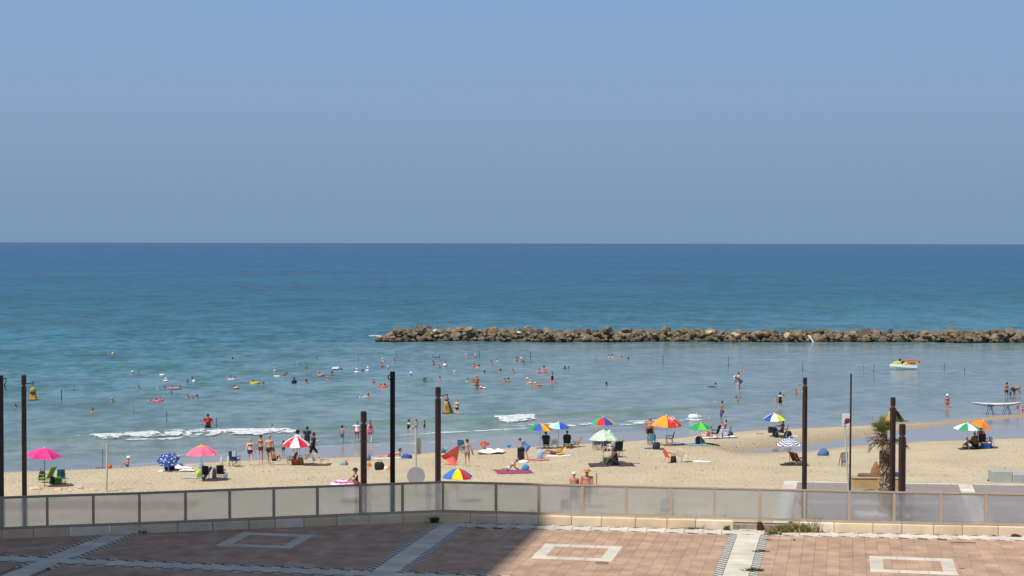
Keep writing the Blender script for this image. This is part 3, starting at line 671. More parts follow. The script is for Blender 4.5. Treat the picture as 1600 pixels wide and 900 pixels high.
# ---- weeds
GR = [M('#6F7A3E', .9, .3, 9), M('#8E8450', .9, .3, 9), M('#A38F62', .9, .3, 9), M('#55612F', .9, .3, 9)]
def weed(px, py, z, wx, wy, h, nb, mats, label, lean=.5, seed=0, wd=.012, group=None):
    r_ = random.Random(seed); p = at(px, py, z); mb = MB()
    for i in range(nb):
        mb.cur = r_.randrange(len(mats)); x, y = r_.gauss(0, .4)*wx, r_.gauss(0, .4)*wy
        hh = h*r_.uniform(.35, 1)*(1-.4*min(1, abs(x)/wx)); a = r_.uniform(0, 6.28); le = r_.uniform(.1, lean)*hh*2
        dx, dy = math.cos(a)*le, math.sin(a)*le*.6; w_ = wd*r_.uniform(.7, 1.5); b_ = r_.uniform(0, 3.14); cx, cy = math.cos(b_)*w_, math.sin(b_)*w_
        mb.add([(x-cx, y-cy, 0), (x+cx, y+cy, 0), (x+dx*.45-cx, y+dy*.45-cy, hh*.6), (x+dx*.45+cx, y+dy*.45+cy, hh*.6), (x+dx, y+dy, hh*.92)], [(0, 1, 3, 2), (2, 3, 4)])
    o = mb.build('weed', [m_ for m_ in mats], None, loc=p); return tag(o, label, 'weed', group)
weed(1240, 832, TZ, .95, .10, .42, 620, [GR[1], GR[2], GR[2], GR[0]], 'wide clump of dry straw coloured grass against the broken kerb', .5, 1)
weed(1272, 832, TZ, .40, .08, .95, 46, [GR[2], GR[1]], 'sparse tall dry stalks sticking up before the glass railing', .35, 2, .006)
weed(1208, 835, TZ, .28, .10, .16, 130, [GR[0], GR[3]], 'low green weed at the left foot of the dry grass clump', .8, 3)
weed(1178, 892, TZ, .30, .12, .13, 260, [GR[0], GR[3]], 'larger green weed spreading on the pale band at the bottom edge', 1.2, 4)
weed(1189, 862, TZ, .26, .06, .09, 130, [GR[0], M('#7A5A3C', .9, .3, 9)], 'flat green and brown weed crossing the mosaic border', 1.2, 5)
weed(1200, 844, TZ, .16, .05, .06, 60, [GR[0], GR[2]], 'tiny weed in the mosaic just below the kerb', 1.2, 6)
weed(1136, 828, TZ, .12, .06, .22, 70, [GR[0], M('#7A5A3C', .9, .3, 9)], 'small upright weed at the sunlit kerb foot left of the broken stone', .5, 7)
weed(1080, 826, TZ, .60, .04, .06, 150, [M('#8A6A48', .9, .3, 9), M('#6E5238', .9, .3, 9)], 'thin line of dead brown grass along the kerb foot', 1.3, 8)
weed(1098, 826, TZ, .08, .04, .36, 9, [GR[2]], 'few bare stalks rising at the kerb below the seventh right pane', .3, 9, .005)
weed(679, 817, TZ, .16, .08, .30, 170, [GR[3], M('#3F4A28', .9, .3, 9)], 'dark green weed tuft in shade where the railing bends', .6, 10)
weed(801, 817, TZ, .16, .07, .13, 120, [GR[3], M('#3F4A28', .9, .3, 9)], 'low dark weed at the shaded kerb right of the bend', .9, 11)
weed(220, 833, TZ, .25, .06, .14, 110, [GR[3], GR[1]], 'faint weed tuft at the shaded kerb beside the left pale band', .9, 12)
weed(1553, 838, TZ, .05, .04, .07, 40, [GR[0]], 'small green sprig at the right end of the kerb', .9, 13)
weed(1503, 889, TZ, .08, .03, .04, 30, [GR[0]], 'tiny green sprig right of the pale square at the lower right', 1.2, 14)
p = at(1588, 839, TZ); mb = MB(); mb.path([(-.15, 0, .03), (-.04, .03, .06), (.08, 0, .04), (.16, -.03, .02)], .03, 6, [.04, .05, .035, .02]); tag(mb.build('rag', M('#5A2A24', .9, .3, 9), None, loc=p), 'dark crumpled rag lying at the kerb foot near the right edge', 'rag')
p = at(1505, 848.5, TZ+.006); mb = MB(); mb.path([(-.38, .0, 0), (-.2, .05, .01), (0, 0, .015), (.2, .06, .01), (.4, .02, 0)], .012, 5); tag(mb.build('twig', M('#6A5648', .9, .2, 9), None, loc=p), 'thin dry twig lying on the pavers before the right kerb', 'twig')
p = at(1241, 844.5, TZ+.0); mb = MB(); mb.ball((0, 0, .02), .03, 6); tag(mb.build('pebble', M('#3A3230', .9, .1, 9), None, loc=p), 'tiny dark pebble on the sunlit pavers below the dry grass', 'pebble')
p = at(1185, 826, TZ); mb = MB(); mb.bevbox(-.085, .085, -.10, .06, 0, .27, .02); tag(mb.build('metal_bracket', M('#4A352B', .9, .3, 9, .6, metal=.3), None, loc=(p.x, fenceY(p.x)-.26, TZ)), 'rusty brown metal stub standing at the broken end of the kerb', 'bracket')

# ---- hotel wing out of frame on the left whose shadow lies over the terrace
hb = empty('hotel_building', (-17.2, 41.4, TZ), -TH, 'tall pale hotel wing standing left of the terrace', 'building')
mb = MB(); mb.box(-52, 0, -70, 0, 0, 45); mb.build('wall', M('#CFC8BB', .9, .08, .5), hb)
mb = MB(); mb.box(-52.3, .3, -70.3, .3, 45.0, 45.25); mb.build('roof', M('#A8A29A', .9, .08, .5), hb)
wm = MB(); wm.box(0, .06, -.9, .9, 0, 1.5); wme = wm.mesh('window', M('#38464F', .2, .1, 1)); wb = MB(); wb.box(-.9, .9, 0, .06, 0, 1.5); wbe = wb.mesh('window', M('#38464F', .2, .1, 1))
for fl in range(13):
    for k in range(6):
        link('window', wme, hb, (.003, -3-5.2*k, 1.6+3.4*fl)); link('window', wbe, hb, (-4-5.2*k, .003, 1.6+3.4*fl))

# ================================================================== LOWER PROMENADE
lp = MB(); far = _pe.y
ya = at(1285, 753, LPZ).y; yb = at(1600, 757.5, LPZ).y; xa = _pe.x+.2; xr = 46.0
pts = [(xa-1.6, 57), (xr, 56.0), (xr, yb+.3), (at(1600, 757.5, LPZ).x, yb), (at(1285, 753, LPZ).x, ya), (xa, far)]
n = len(pts); lp.add([(x, y, -.5) for x, y in pts]+[(x, y, LPZ) for x, y in pts], [tuple(range(n-1, -1, -1)), tuple(range(n, 2*n))]+[(i, (i+1) % n, n+(i+1) % n, n+i) for i in range(n)])
prom = lp.build('lower_promenade', M('#8E847F', .9, .14, 2.2, .3)); tag(prom, kind='structure')
def lband(pA, pB, hw, name='pale_slab'):
    """row of pale slabs between two pixels on the lower promenade"""
    P, Q = at(*pA, LPZ), at(*pB, LPZ); L, ang = seg(P, Q); n_ = max(1, int(L/1.2))
    for k in range(n_):
        c = P+(Q-P)*((k+.5)/n_); mb = MB(); mb.box(-L/n_/2+.01, L/n_/2-.01, -hw, hw, -.02, .004)
        mb.build(name, rr.choice(SLABM), prom, loc=(c.x, c.y, LPZ), rot=(0, 0, ang))
lband((1236, 751.5), (1216, 835), .34); lband((1508, 757.5), (1540, 835), .34)
lband((1255, 784), (1494, 786), .20); lband((1526, 786.5), (1640, 788), .20)
pr = MB()
rg = random.Random(12)
u = xa
# stone edging along the sand
for k in range(26):
    x0 = xa+.2+k*1.15; x1 = x0+1.13; yy0 = np.interp(x0, [xa, at(1285, 753, LPZ).x, at(1600, 757.5, LPZ).x, xr], [far, ya, yb, yb+.3]); yy1 = np.interp(x1, [xa, at(1285, 753, LPZ).x, at(1600, 757.5, LPZ).x, xr], [far, ya, yb, yb+.3])
    a_ = math.atan2(yy1-yy0, x1-x0); mb = MB(); mb.bevbox(-.56, .56, -.12, .12, -.2, .02, .02); mb.build('edging_stone', rr.choice(SLABM), prom, loc=((x0+x1)/2, (yy0+yy1)/2-.1, LPZ), rot=(0, 0, a_))
# low plinth under palm and posts
p = at(1378, 805, LPZ); mb = MB(); mb.bevbox(-1.15, 1.15, -.62, .62, 0, .10, .02); tag(mb.build('stone_plinth', SLABM[2], None, loc=(p.x, p.y, LPZ)), 'low pale stone plinth under the palm and the brown posts', 'plinth')
# yellow stone planter on the edge of the sand
pa, pb = at(1333, 763, LPZ), at(1411, 764, LPZ); L, ang = seg(pa, pb); c = (pa+pb)/2
pl = empty('stone_planter', (c.x, c.y+.3, LPZ), ang, 'yellow sandstone block wall standing at the sand edge behind the palm', 'wall')
mb = MB(); mb.bevbox(-L/2, L/2, -.35, .35, -.1, .50, .03); mb.build('block', M('#B99B66', .9, .15, 2, .4), pl)
mb = MB(); mb.bevbox(-L/2-.03, L/2+.03, -.38, .38, .503, .56, .02); mb.build('coping', M('#A9967A', .9, .15, 2, .4), pl)
p = at(1354, 745, LPZ+.56); mb = MB(); mb.bevbox(-.42, .40, -.15, .15, 0, .16, .05); tag(mb.build('log', M('#7A6552', .95, .35, 4, .9), None, loc=(p.x, c.y+.35, LPZ+.56)), 'weathered brown slab lying on top of the yellow planter', 'slab')
mb = MB(); mb.lathe([(.24, 0), (.25, .2), (.19, .45), (.11, .62), (.05, .74), (.02, .76)], 9); tag(mb.build('stone', M('#9A6F45', .95, .3, 3, .8), None, loc=(at(1369, 745, LPZ+.56).x, c.y+.35, LPZ+.562)), 'pointed brown stone standing on the yellow planter left of the palm trunk', 'stone')
mb = MB(); mb.bevbox(-.13, .13, -.1, .1, 0, .22, .05); tag(mb.build('bag', M('#34507E', .8, .3, 6), None, loc=(at(1401, 745, LPZ+.56).x, c.y+.35, LPZ+.562)), 'small blue bag on the planter between the two right hand posts', 'bag')
# grey concrete blocks on the sand, right edge
p = hit(1566, 753); cb = empty('concrete_blocks', p, 0, 'pale blue grey concrete blocks on the sand at the right edge', 'concrete block')
mb = MB(); mb.bevbox(-.62, .42, -.4, .5, -.2, .62, .03); mb.build('block', M('#A5ACA6', .9, .12, 2, .3), cb)
mb = MB(); mb.bevbox(.425, 2.6, -.5, .4, -.2, .47, .03); mb.build('block', M('#9DA6A4', .9, .12, 2, .3), cb)
weed(1547, 752, gz(*hit(1547, 752).xy), .14, .10, .22, 60, [M('#6A4A38', .9, .3, 9), M('#4F3A2A', .9, .3, 9)], 'reddish brown dry plant beside the concrete blocks', .6, 20)
weed(1571, 734, gz(*hit(1571, 734).xy), .12, .10, .25, 14, [GR[1]], 'thin sprig on the sand just beyond the concrete blocks', .4, 21, .006)

# ================================================================== STEEL POSTS
PM = M('#3B2724', .75, .28, 5, .3, metal=.1, name='rusty_brown_steel'); PMD = M('#1D181A', .7, .2, 5, .2, name='dark_steel')
def steel_post(px, top, d, wpx, label, zb=None, mat=PM, rot=.35, lean=0.0, hook=None, head=True):
    X = (px-800)/FPX*d; zt = CAM_Z-(top-379.5-(px-800)*.0019)*d/FPX; w_ = wpx*d/FPX
    if zb is None: zb = max(gz(X, d), .3)-.02
    h = zt-zb; po = empty('steel_post', (X, d, zb), 0, label, 'post', 'tall brown steel posts behind the railing')
    k = w_/2/(1.24); nk = h-.50*w_/.22*.9; mb = MB(); mt = Matrix.Rotation(rot, 4, 'Z')
    bodyh = nk if head else h
    mb.box(-k, k, -k, -k*.72, 0, bodyh, mt); mb.box(-k, k, k*.72, k, 0, bodyh, mt); mb.box(-k*.16, k*.16, -k*.715, k*.715, 0, bodyh, mt)
    mb.box(-k*.96, -k*.72, -k*.715, k*.715, 0, bodyh-.02, mt)
    mb.build('column', mat, po)
    if head:
        mb = MB(); mb.box(-k*.7, k*.7, -k*.7, k*.7, nk+.002, nk+.09, mt); mb.build('neck', M('#7A6258', .7, .3, 5), po)
        mb = MB(); mb.bevbox(-k*1.02, k*1.02, -k*1.02, k*1.02, nk+.092, h, .03, mt); mb.build('head_block', mat, po)
    mb = MB(); mb.box(-k*1.6, k*1.6, -k*1.6, k*1.6, -.02, .02, mt); mb.build('base_plate', mat, po)
    if False: po.rotation_euler = (0, lean, 0)
    if hook:
        mb = MB(); mb.path(hook(k, h), .018, 5); mb.build('bracket', mat, po)
    return po, X, d, zb, h, k
def arm(k, h): return [(k*.9, 0, h-.37), (k+.24, 0, h-.33), (k+.29, 0, h-.29), (k+.29, 0, h-.42)]
def curl(k, h): return [(k*.9, 0, h-.16), (k+.10, 0, h-.10), (k+.13, 0, h-.22), (k+.05, 0, h-.36), (k+.08, 0, h-.50), (k+.12, 0, h-.60)]
def rring(k, h): return [(-k*.8, 0, h-.10), (-k-.05, 0, h-.12), (-k-.07, 0, h-.2), (-k-.03, 0, h-.28), (-k*.9, 0, h-.26)]
steel_post(0, 587, 66, 9, 'dark steel post cut by the left edge of the picture', mat=PMD, hook=curl, head=False)
P37 = steel_post(36, 586, 68, 8.8, 'brown steel post carrying the golden bell at the left of the beach', hook=arm)
steel_post(568, 643, 63, 10, 'short thick brown steel post just left of the tall black one')
steel_post(613.3, 581, 56.6, 9.4, 'tall black steel post without head standing right behind the railing', zb=3.0, mat=PMD, hook=rring, head=False, rot=.1)
P684 = steel_post(684.5, 605, 68, 9, 'brown steel post where the railing bends, with a golden figure shade', hook=arm)
steel_post(1259, 590, 68, 6.8, 'slim brown steel post right of the blue and white striped parasol', zb=LPZ, rot=.5)
P97 = steel_post(1397, 621, at(1397, 811, LPZ).y, 8, 'brown steel post directly right of the palm trunk', zb=LPZ+.10)
steel_post(1412, 663, at(1412, 812, LPZ).y-.3, 10, 'shortest brown steel post, right of the palm and its taller neighbour', zb=LPZ+.10)
d = 70; X = (1330.3-800)/FPX*d; zt = CAM_Z-(584-380.5)*d/FPX; mb = MB(); mb.tube((0, 0, 0), (0.02, 0, zt-LPZ), .045, .038, 8); tag(mb.build('thin_pole', PM, None, loc=(X, d, LPZ)), 'very thin brown pole rising beside the white warning sign', 'pole')

# golden bell shaped fittings hanging from the posts
GOLD = M('#B0934A', .7, .35, 5, .3, metal=0, name='golden_canvas'); GOLDD = M('#5A452C', .8, .2, 7)
def bell(P, dx, ztop, wd, ht, label, feet=True):
    po, X, d, zb, h, k = P; o = empty('bell_shade', (X+dx, d-.02, ztop-ht), 0, label, 'ornament', 'golden bell ornaments on the posts')
    mb = MB(); mb.lathe([(.30*wd, .58*ht), (.31*wd, .72*ht), (.29*wd, .86*ht), (.22*wd, .96*ht), (.06*wd, ht)], 12); mb.build('cap', GOLD, o, True)
    mb = MB(); n_ = 24; prof = [(.50, 0), (.42, .14), (.34, .34), (.30, .50), (.29, .57)]; vs = []
    for r_, z in prof:
        for i in range(n_):
            a = 2*math.pi*i/n_; q = 1+.10*math.sin(a*5)*(1-z/.6); vs.append((r_*wd*q*math.cos(a), r_*wd*q*math.sin(a)*.8, z*ht))
    mb.add(vs, [(r_*n_+i, r_*n_+(i+1) % n_, (r_+1)*n_+(i+1) % n_, (r_+1)*n_+i) for r_ in range(4) for i in range(n_)]+[tuple(range(n_-1, -1, -1))]); mb.build('skirt', GOLD, o, True)
    mb = MB(); mb.tube((0, -.02, .02*ht), (-.02*wd, -.30*wd, .56*ht), .018, .012, 5); mb.torus(.305*wd, .012, 16, 5, Matrix.Translation((0, 0, .575*ht))); mb.build('strap', GOLDD, o)
    mb = MB(); mb.tube((.25*wd, 0, .10*ht), (.85*wd, 0, .06*ht), .10*wd, .03*wd, 8); mb.build('flap', M('#8F7A50', .8, .2, 7), o)
    mb = MB(); mb.tube((0, 0, ht*.99), (0, 0, ht+.12), .008, .008, 5); mb.build('cord', GOLDD, o)
dd = 68; bell(P37, P37[5]+.29, P37[3]+P37[4]-.50, .40, .54, 'golden bell shaped ornament hanging from the far left brown post')
def bellfig(P, dx, ztop, wd, ht, label):
    po, X, d, zb, h, k = P; o = empty('bell_shade', (X+dx, d-.02+(.38 if wd > .5 else 0), ztop-ht), 0, label, 'ornament', 'golden bell ornaments on the posts')
    mb = MB(); mb.lathe([(.16*wd, .74*ht), (.24*wd, .80*ht), (.20*wd, .90*ht), (.08*wd, .95*ht), (.10*wd, ht)], 10); mb.build('cap', M('#8C6A4A', .7, .3, 7), o, True)
    mb = MB(); mb.lathe([(.50*wd, 0), (.40*wd, .16*ht), (.30*wd, .40*ht), (.26*wd, .62*ht), (.20*wd, .735*ht)], 12, sy=.8); mb.build('skirt', GOLD, o, True)
    mb = MB(); mb.tube((.02, -.30*wd, .0), (-.02, -.22*wd, .48*ht), .03*wd*1.5, .02, 5); mb.tube((.18*wd, -.12*wd, .7*ht), (.55*wd, 0, .02), .10*wd, .16*wd, 7); mb.build('strap', GOLDD, o)
    mb = MB(); mb.tube((.45*wd, 0, .05*ht), (1.0*wd, 0, .02*ht), .09*wd, .03*wd, 8); mb.build('flap', M('#8F7A50', .8, .2, 7), o)
bellfig(P684, P684[5]+.26, P684[3]+P684[4]-.38, .40, .72, 'tall golden and brown draped ornament hanging from the post at the railing bend')
bellfig(P97, .06, P97[3]+P97[4]-.45, .74, .66, 'golden and brown ornament wrapped round the post beside the palm')

# ---- pale posts and signs
def pole(name, px, top, base, r, label, cat, mat, bx=None, z=None):
    b_ = hit(base[0], base[1]) if z is None else at(base[0], base[1], z); h = (base[1]-top)*b_.y/FPX; tx = (px-800)/FPX*b_.y
    o = empty(name, b_, 0, label, cat); mb = MB(); mb.tube((0, 0, -.3), (tx-b_.x, 0, h), r, r*.92, 10); mb.build('pole', mat, o); return o, b_, h
WP = M('#B9BBB4', .6, .15, 3); 
o, b_, h = pole('white_post', 166.5, 692, (166, 768), .055, 'plain pale grey post standing on the sand at the left', 'post', WP)
mb = MB(); mb.box(.06, .075, -.01, .01, h-1.1, h-.25); mb.build('strip', M('#8F988C', .7, .1, 3), o)
o, b_, h = pole('sign_post', 649.5, 668, (650, 776), .055, 'pale post with a round sign seen from behind near the railing bend', 'sign', WP)
mb = MB(); mb.box(.07, .30, -.012, .012, h-1.35, h-.52); mb.torus(.065, .012, 12, 5, Matrix.Translation((.0, 0, h-.93))); mb.build('plate', M('#A9A795', .6, .1, 3), o, rot=(0, 0, R(35)))
mb = MB(); mb.lathe([(.46, -.01), (.46, .01), (.44, .016)], 28, Matrix.Rotation(R(90), 4, 'X') @ Matrix.Translation((0, h-2.42, .07))); mb.build('round_plate', M('#A3A5AC', .45, .1, 3, metal=.3), o)
mb = MB(); mb.torus(.03, .01, 16, 5, Matrix.Translation((0, .1, h-2.4))); mb.build('clamp', M('#6A6A6A', .5, .1, 3), o)
o, b_, h = pole('warning_sign', 1321, 645, (1326.5, 772), .045, 'white square warning board with a dark red round emblem on a pale pole', 'sign', M('#B7C0B4', .6, .1, 3), z=LPZ)
tx = (1321-1326.5)/FPX*b_.y; mb = MB(); mb.box(-.21, .21, -.02, .0, h-.60, h+.0); mb.build('board', M('#D9D9D6', .6, .05, 3), o, loc=(tx, -.05, 0))
mb = MB(); cz = h-.36
mb.cur = 0; mb.lathe([(.13, 0), (.13, .004)], 20, Matrix.Translation((.045, 0, cz)) @ Matrix.Rotation(R(90), 4, 'X'))
mb.cur = 1; mb.lathe([(.075, .006), (.075, .009)], 16, Matrix.Translation((.05, 0, cz+.01)) @ Matrix.Rotation(R(90), 4, 'X'))
mb.cur = 0; mb.tube((-.11, -.012, cz-.14), (.14, -.012, cz+.12), .016, .016, 5); mb.tube((-.10, -.012, cz-.10), (-.02, -.012, cz-.14), .016, .016, 5)
mb.cur = 2; mb.lathe([(.028, .010), (.028, .013)], 10, Matrix.Translation((.075, 0, cz+.045)) @ Matrix.Rotation(R(90), 4, 'X'))
mb.build('emblem', [M('#6E1E26', .6, .05, 3), M('#A83A40', .6, .05, 3), M('#E5D9D6', .6, .05, 3)], o, loc=(tx, -.075, 0))
def aboard(px, base, w_, h_, rot, label):
    p = hit(px, base); o = empty('notice_board', (p.x, p.y, p.z), rot, label, 'notice board'); f = M('#55565E', .6, .1, 3)
    mb = MB(); t_ = .035; mb.box(-w_/2, -w_/2+t_, 0, .04, 0, h_); mb.box(w_/2-t_, w_/2, 0, .04, 0, h_); mb.box(-w_/2+t_, w_/2-t_, 0, .04, h_-t_, h_-.001); mb.box(-w_/2+t_, w_/2-t_, 0, .04, h_*.33, h_*.33+t_); mb.build('frame', f, o)
    mb = MB(); mb.box(-w_/2+t_, w_/2-t_, .012, .028, h_*.34+t_, h_-t_-.002); mb.build('panel', M('#9C99A3', .5, .2, 5), o)
    mb = MB(); mb.box(-w_/2+t_, w_/2-t_, .012, .028, .08, h_*.33-.002); mb.build('lower_panel', M('#B3B1B5', .5, .35, 9), o)
    mb = MB(); mb.box(-w_/2, -w_/2+t_, .0, .03, 0, h_*.95); mb.box(w_/2-t_, w_/2, .0, .03, 0, h_*.95); mb.build('back_leg', f, o, loc=(0, .42, 0), rot=(R(22), 0, 0)); return o
aboard(1320, 729, .40, .82, .25, 'grey framed notice board standing on the sand behind the warning sign')
aboard(1043, 806, .62, .78, -.1, 'pale blue folding notice board seen through the glass right of centre')
aboard(885, 800, .46, .6, .1, 'faint folding notice board seen through the glass below the two walking men')
mb = MB(); p = hit(932, 775); mb.tube((0, 0, -.2), (0, 0, 36*p.y/FPX), .03, .03, 8); tag(mb.build('wooden_stake', M('#8C7A62', .9, .2, 5), None, loc=p), 'short wooden stake right of the man in the straw hat', 'stake')
mb = MB(); p = hit(160.5, 731.5); mb.tube((0, 0, -.2), (0, 0, 30*p.y/FPX), .018, .018, 6); mb.tube((-.45, .0, .01), (.2, 0, .03), .03, .02, 6); tag(mb.build('thin_stake', M('#3D4652', .9, .2, 5), None, loc=p), 'thin dark stake at the waterline behind the pale left post', 'stake')
# pale sandbag heaps behind the glass
def heap(px, py, w_, h_, label, seed, c='#C6B694', cat='rock'):
    p = hit(px, py); mb = MB(); r_ = random.Random(seed); n_ = 14; m_ = 7; vs = []
    for j in range(m_):
        f = j/(m_-1); rad = math.cos(f*math.pi/2)**.6
        for i in range(n_):
            a = 2*math.pi*i/n_; q = r_.uniform(.88, 1.1); vs.append((w_/2*rad*q*math.cos(a), w_*.28*rad*q*math.sin(a), h_*math.sin(f*math.pi/2)*r_.uniform(.9, 1.05)))
    mb.add(vs, [(j*n_+i, j*n_+(i+1) % n_, (j+1)*n_+(i+1) % n_, (j+1)*n_+i) for j in range(m_-1) for i in range(n_)]); return tag(mb.build('pale_rock', M(c, .95, .25, 4, .8), None, loc=(p.x, p.y, p.z-.04)), label, cat)
heap(1102, 806, 2.1, .40, 'long pale rock on the sand seen through the glass right of the notice board', 1)
heap(1014, 805, 1.3, .36, 'smaller pale rock on the sand seen through the glass left of the notice board', 2)
heap(830, 800, .35, .18, 'small grey stone on the sand seen through the glass near the bend', 3, '#8C8474')
mb = MB(); p = hit(940, 802); mb.bevbox(-.8, .8, -.12, .12, 0, .10, .03); tag(mb.build('plank', M('#B9AC90', .9, .2, 4), None, loc=p), 'pale plank on the sand seen through the glass behind the walking men', 'plank')
# rubble edge on the left
r_ = random.Random(4)
strip = MB(); xs_ = np.linspace(at(2, 765, 1.3).x, at(330, 765, 1.3).x, 40); v = []
for X in xs_:
    yb_ = 76+0*X; 
    for k in range(5): Yq = 83.0-.03*(X+25)-k*1.0; v.append((X, Yq, gz(X, Yq)+.02+.02*r_.random()-(.03 if k in (0, 4) else 0)))
tag(link('rubble_path', npmesh('rubble_path', v, gridfaces(40, 5), M('#9A7A6A', .95, .35, 3, .8))), kind='structure')
PST = [(55, 764, .33, 'pale flat stone right beside the far left brown post, widest of its row'), (92, 765, .24, 'pale stone directly below the small green box'), (110, 766, .16, 'small pale stone left of the whitish stone heap'), (146, 766, .22, 'pale stone halfway from the stone heap to the pale left post'),
       (26, 762, .14, 'small pale stone between the two leftmost posts'), (190, 768, .16, 'pale stone just right of the foot of the pale left post'), (214, 769, .14, 'small pale stone above the third left glass pane'), (270, 770, .12, 'tiny pale stone farthest right on the left path edge')]
for i, (px, py, s, lb) in enumerate(PST):
    p = hit(px, py); o = bpy.data.objects.new('stone', RKMESH[i % 8]); col.objects.link(o); o.location = (p.x, p.y, p.z); o.scale = (s*1.3, s, s*.5); o.rotation_euler = (0, 0, i)
    o.material_slots[0].link = 'OBJECT'; o.material_slots[0].material = M('#C9B99C', .95, .2, 4, .5)
    tag(o, lb, 'stone', 'pale stones along the left path edge')
p = hit(122, 763); mb = MB(); heap(122, 764, .62, .26, 'larger whitish stone heap right of the turquoise chair by the left railing', 9, '#C9BFB2', 'stone')

# ================================================================== PALM
def palm():
    b_ = at(1381, 801, LPZ+.1); d = b_.y; top = (801-684)*d/FPX
    o = empty('palm_tree', b_, 0, 'fan palm with shaggy trunk and brown dead fronds beside the brown post', 'palm tree')
    r_ = random.Random(2); mb = MB(); n_ = 14; prof = []; N = 46; vs = []
    for j in range(N+1):
        f = j/N; z = f*top; rad = .235 if f < .86 else .235-.10*(f-.86)/.14
        rad *= 1+.05*math.sin(f*9); cx = .12*f
        for i in range(n_):
            a = 2*math.pi*i/n_; q = rad*(1+.10*(((i+j) % 2)*2-1)*.5+r_.uniform(-.05, .05)); vs.append((cx+q*math.cos(a), q*math.sin(a), z-.1))
    mb.add(vs, [(j*n_+i, j*n_+(i+1) % n_, (j+1)*n_+(i+1) % n_, (j+1)*n_+i) for j in range(N) for i in range(n_)]); mb.build('trunk', M('#8C7862', .95, .4, 14, 1.0), o)
    sc = MB()
    for k in range(420):
        f = r_.random(); z = f*top*.97; a = r_.uniform(0, 6.28); rad = .235 if f < .86 else .19; L = r_.uniform(.08, .17); w_ = r_.uniform(.03, .06); sc.cur = r_.randrange(3)
        c = Vector((.12*f+rad*math.cos(a), rad*math.sin(a), z)); t_ = Vector((-math.sin(a), math.cos(a), 0))*w_; o_ = Vector((math.cos(a), math.sin(a), 0))
        sc.add([c-t_, c+t_, c+t_*.5+o_*.07+Vector((0, 0, L)), c-t_*.5+o_*.07+Vector((0, 0, L)), c+o_*.09+Vector((0, 0, L*.3))], [(0, 1, 2, 3), (0, 4, 1), (1, 4, 2), (4, 3, 2), (0, 3, 4)])
    tag(sc.build('bark_scales', [M('#C4B8A4', .95, .3, 9), M('#9A8268', .95, .3, 9), M('#75604C', .95, .3, 9)], o), kind='stuff')
    crown = Vector((.13, 0, top+.05))
    G1, G2, B1, B2 = M('#748A48', .7, .3, 6), M('#93A062', .7, .3, 6), M('#9A7E5C', .9, .3, 6), M('#6E5642', .9, .3, 6)
    def frond(az, el, stem, fan, mats, droop, spread=150, nl=17):
        mb = MB(); d_ = Vector((math.cos(az)*math.cos(el), math.sin(az)*math.cos(el), math.sin(el))); side = Vector((-math.sin(az), math.cos(az), 0)); up = d_.cross(side)*-1
        tip = crown+d_*stem+Vector((0, 0, -droop*stem*.3)); mb.cur = 0; mb.path([crown-Vector((0, 0, .15)), crown+d_*stem*.5, tip], .018, 4)
        for i in range(nl):
            t_ = R(-spread/2+spread*i/(nl-1)); L = fan*(.75+.25*math.cos(t_))*r_.uniform(.85, 1.1); ld = d_*math.cos(t_)+side*math.sin(t_)+up*r_.uniform(-.15, .15); mb.cur = r_.randrange(len(mats))
            w_ = ld.cross(up).normalized()*.022; e1 = tip+ld*L*.55+Vector((0, 0, -droop*L*.12)); e2 = tip+ld*L+Vector((0, 0, -droop*L*.6))
            mb.add([tip-w_*.4, tip+w_*.4, e1+w_, e1-w_, e2], [(0, 1, 2, 3), (3, 2, 4)])
        mb.build('frond', mats, o)
    for k in range(18):
        az = R(180+r_.uniform(-100, 70)); frond(az, R(r_.uniform(35, 88)), r_.uniform(.35, .8), r_.uniform(.45, .7), [G1, G2] if k % 4 else [G2, M('#A58F66', .9, .3, 6)], r_.uniform(.1, .5))
    for k in range(22):
        az = R(180+r_.uniform(-70, 60)) if k < 17 else R(r_.uniform(-60, 60)); frond(az, R(r_.uniform(-25, 40)), r_.uniform(.35, .75), r_.uniform(.3, .5), [B1, B2], r_.uniform(.5, 1.0), 100, 12)
    for k in range(4): frond(R(150+20*k), R(70+5*k), .6, .55, [B1, B1], .1, 60, 8)
palm()
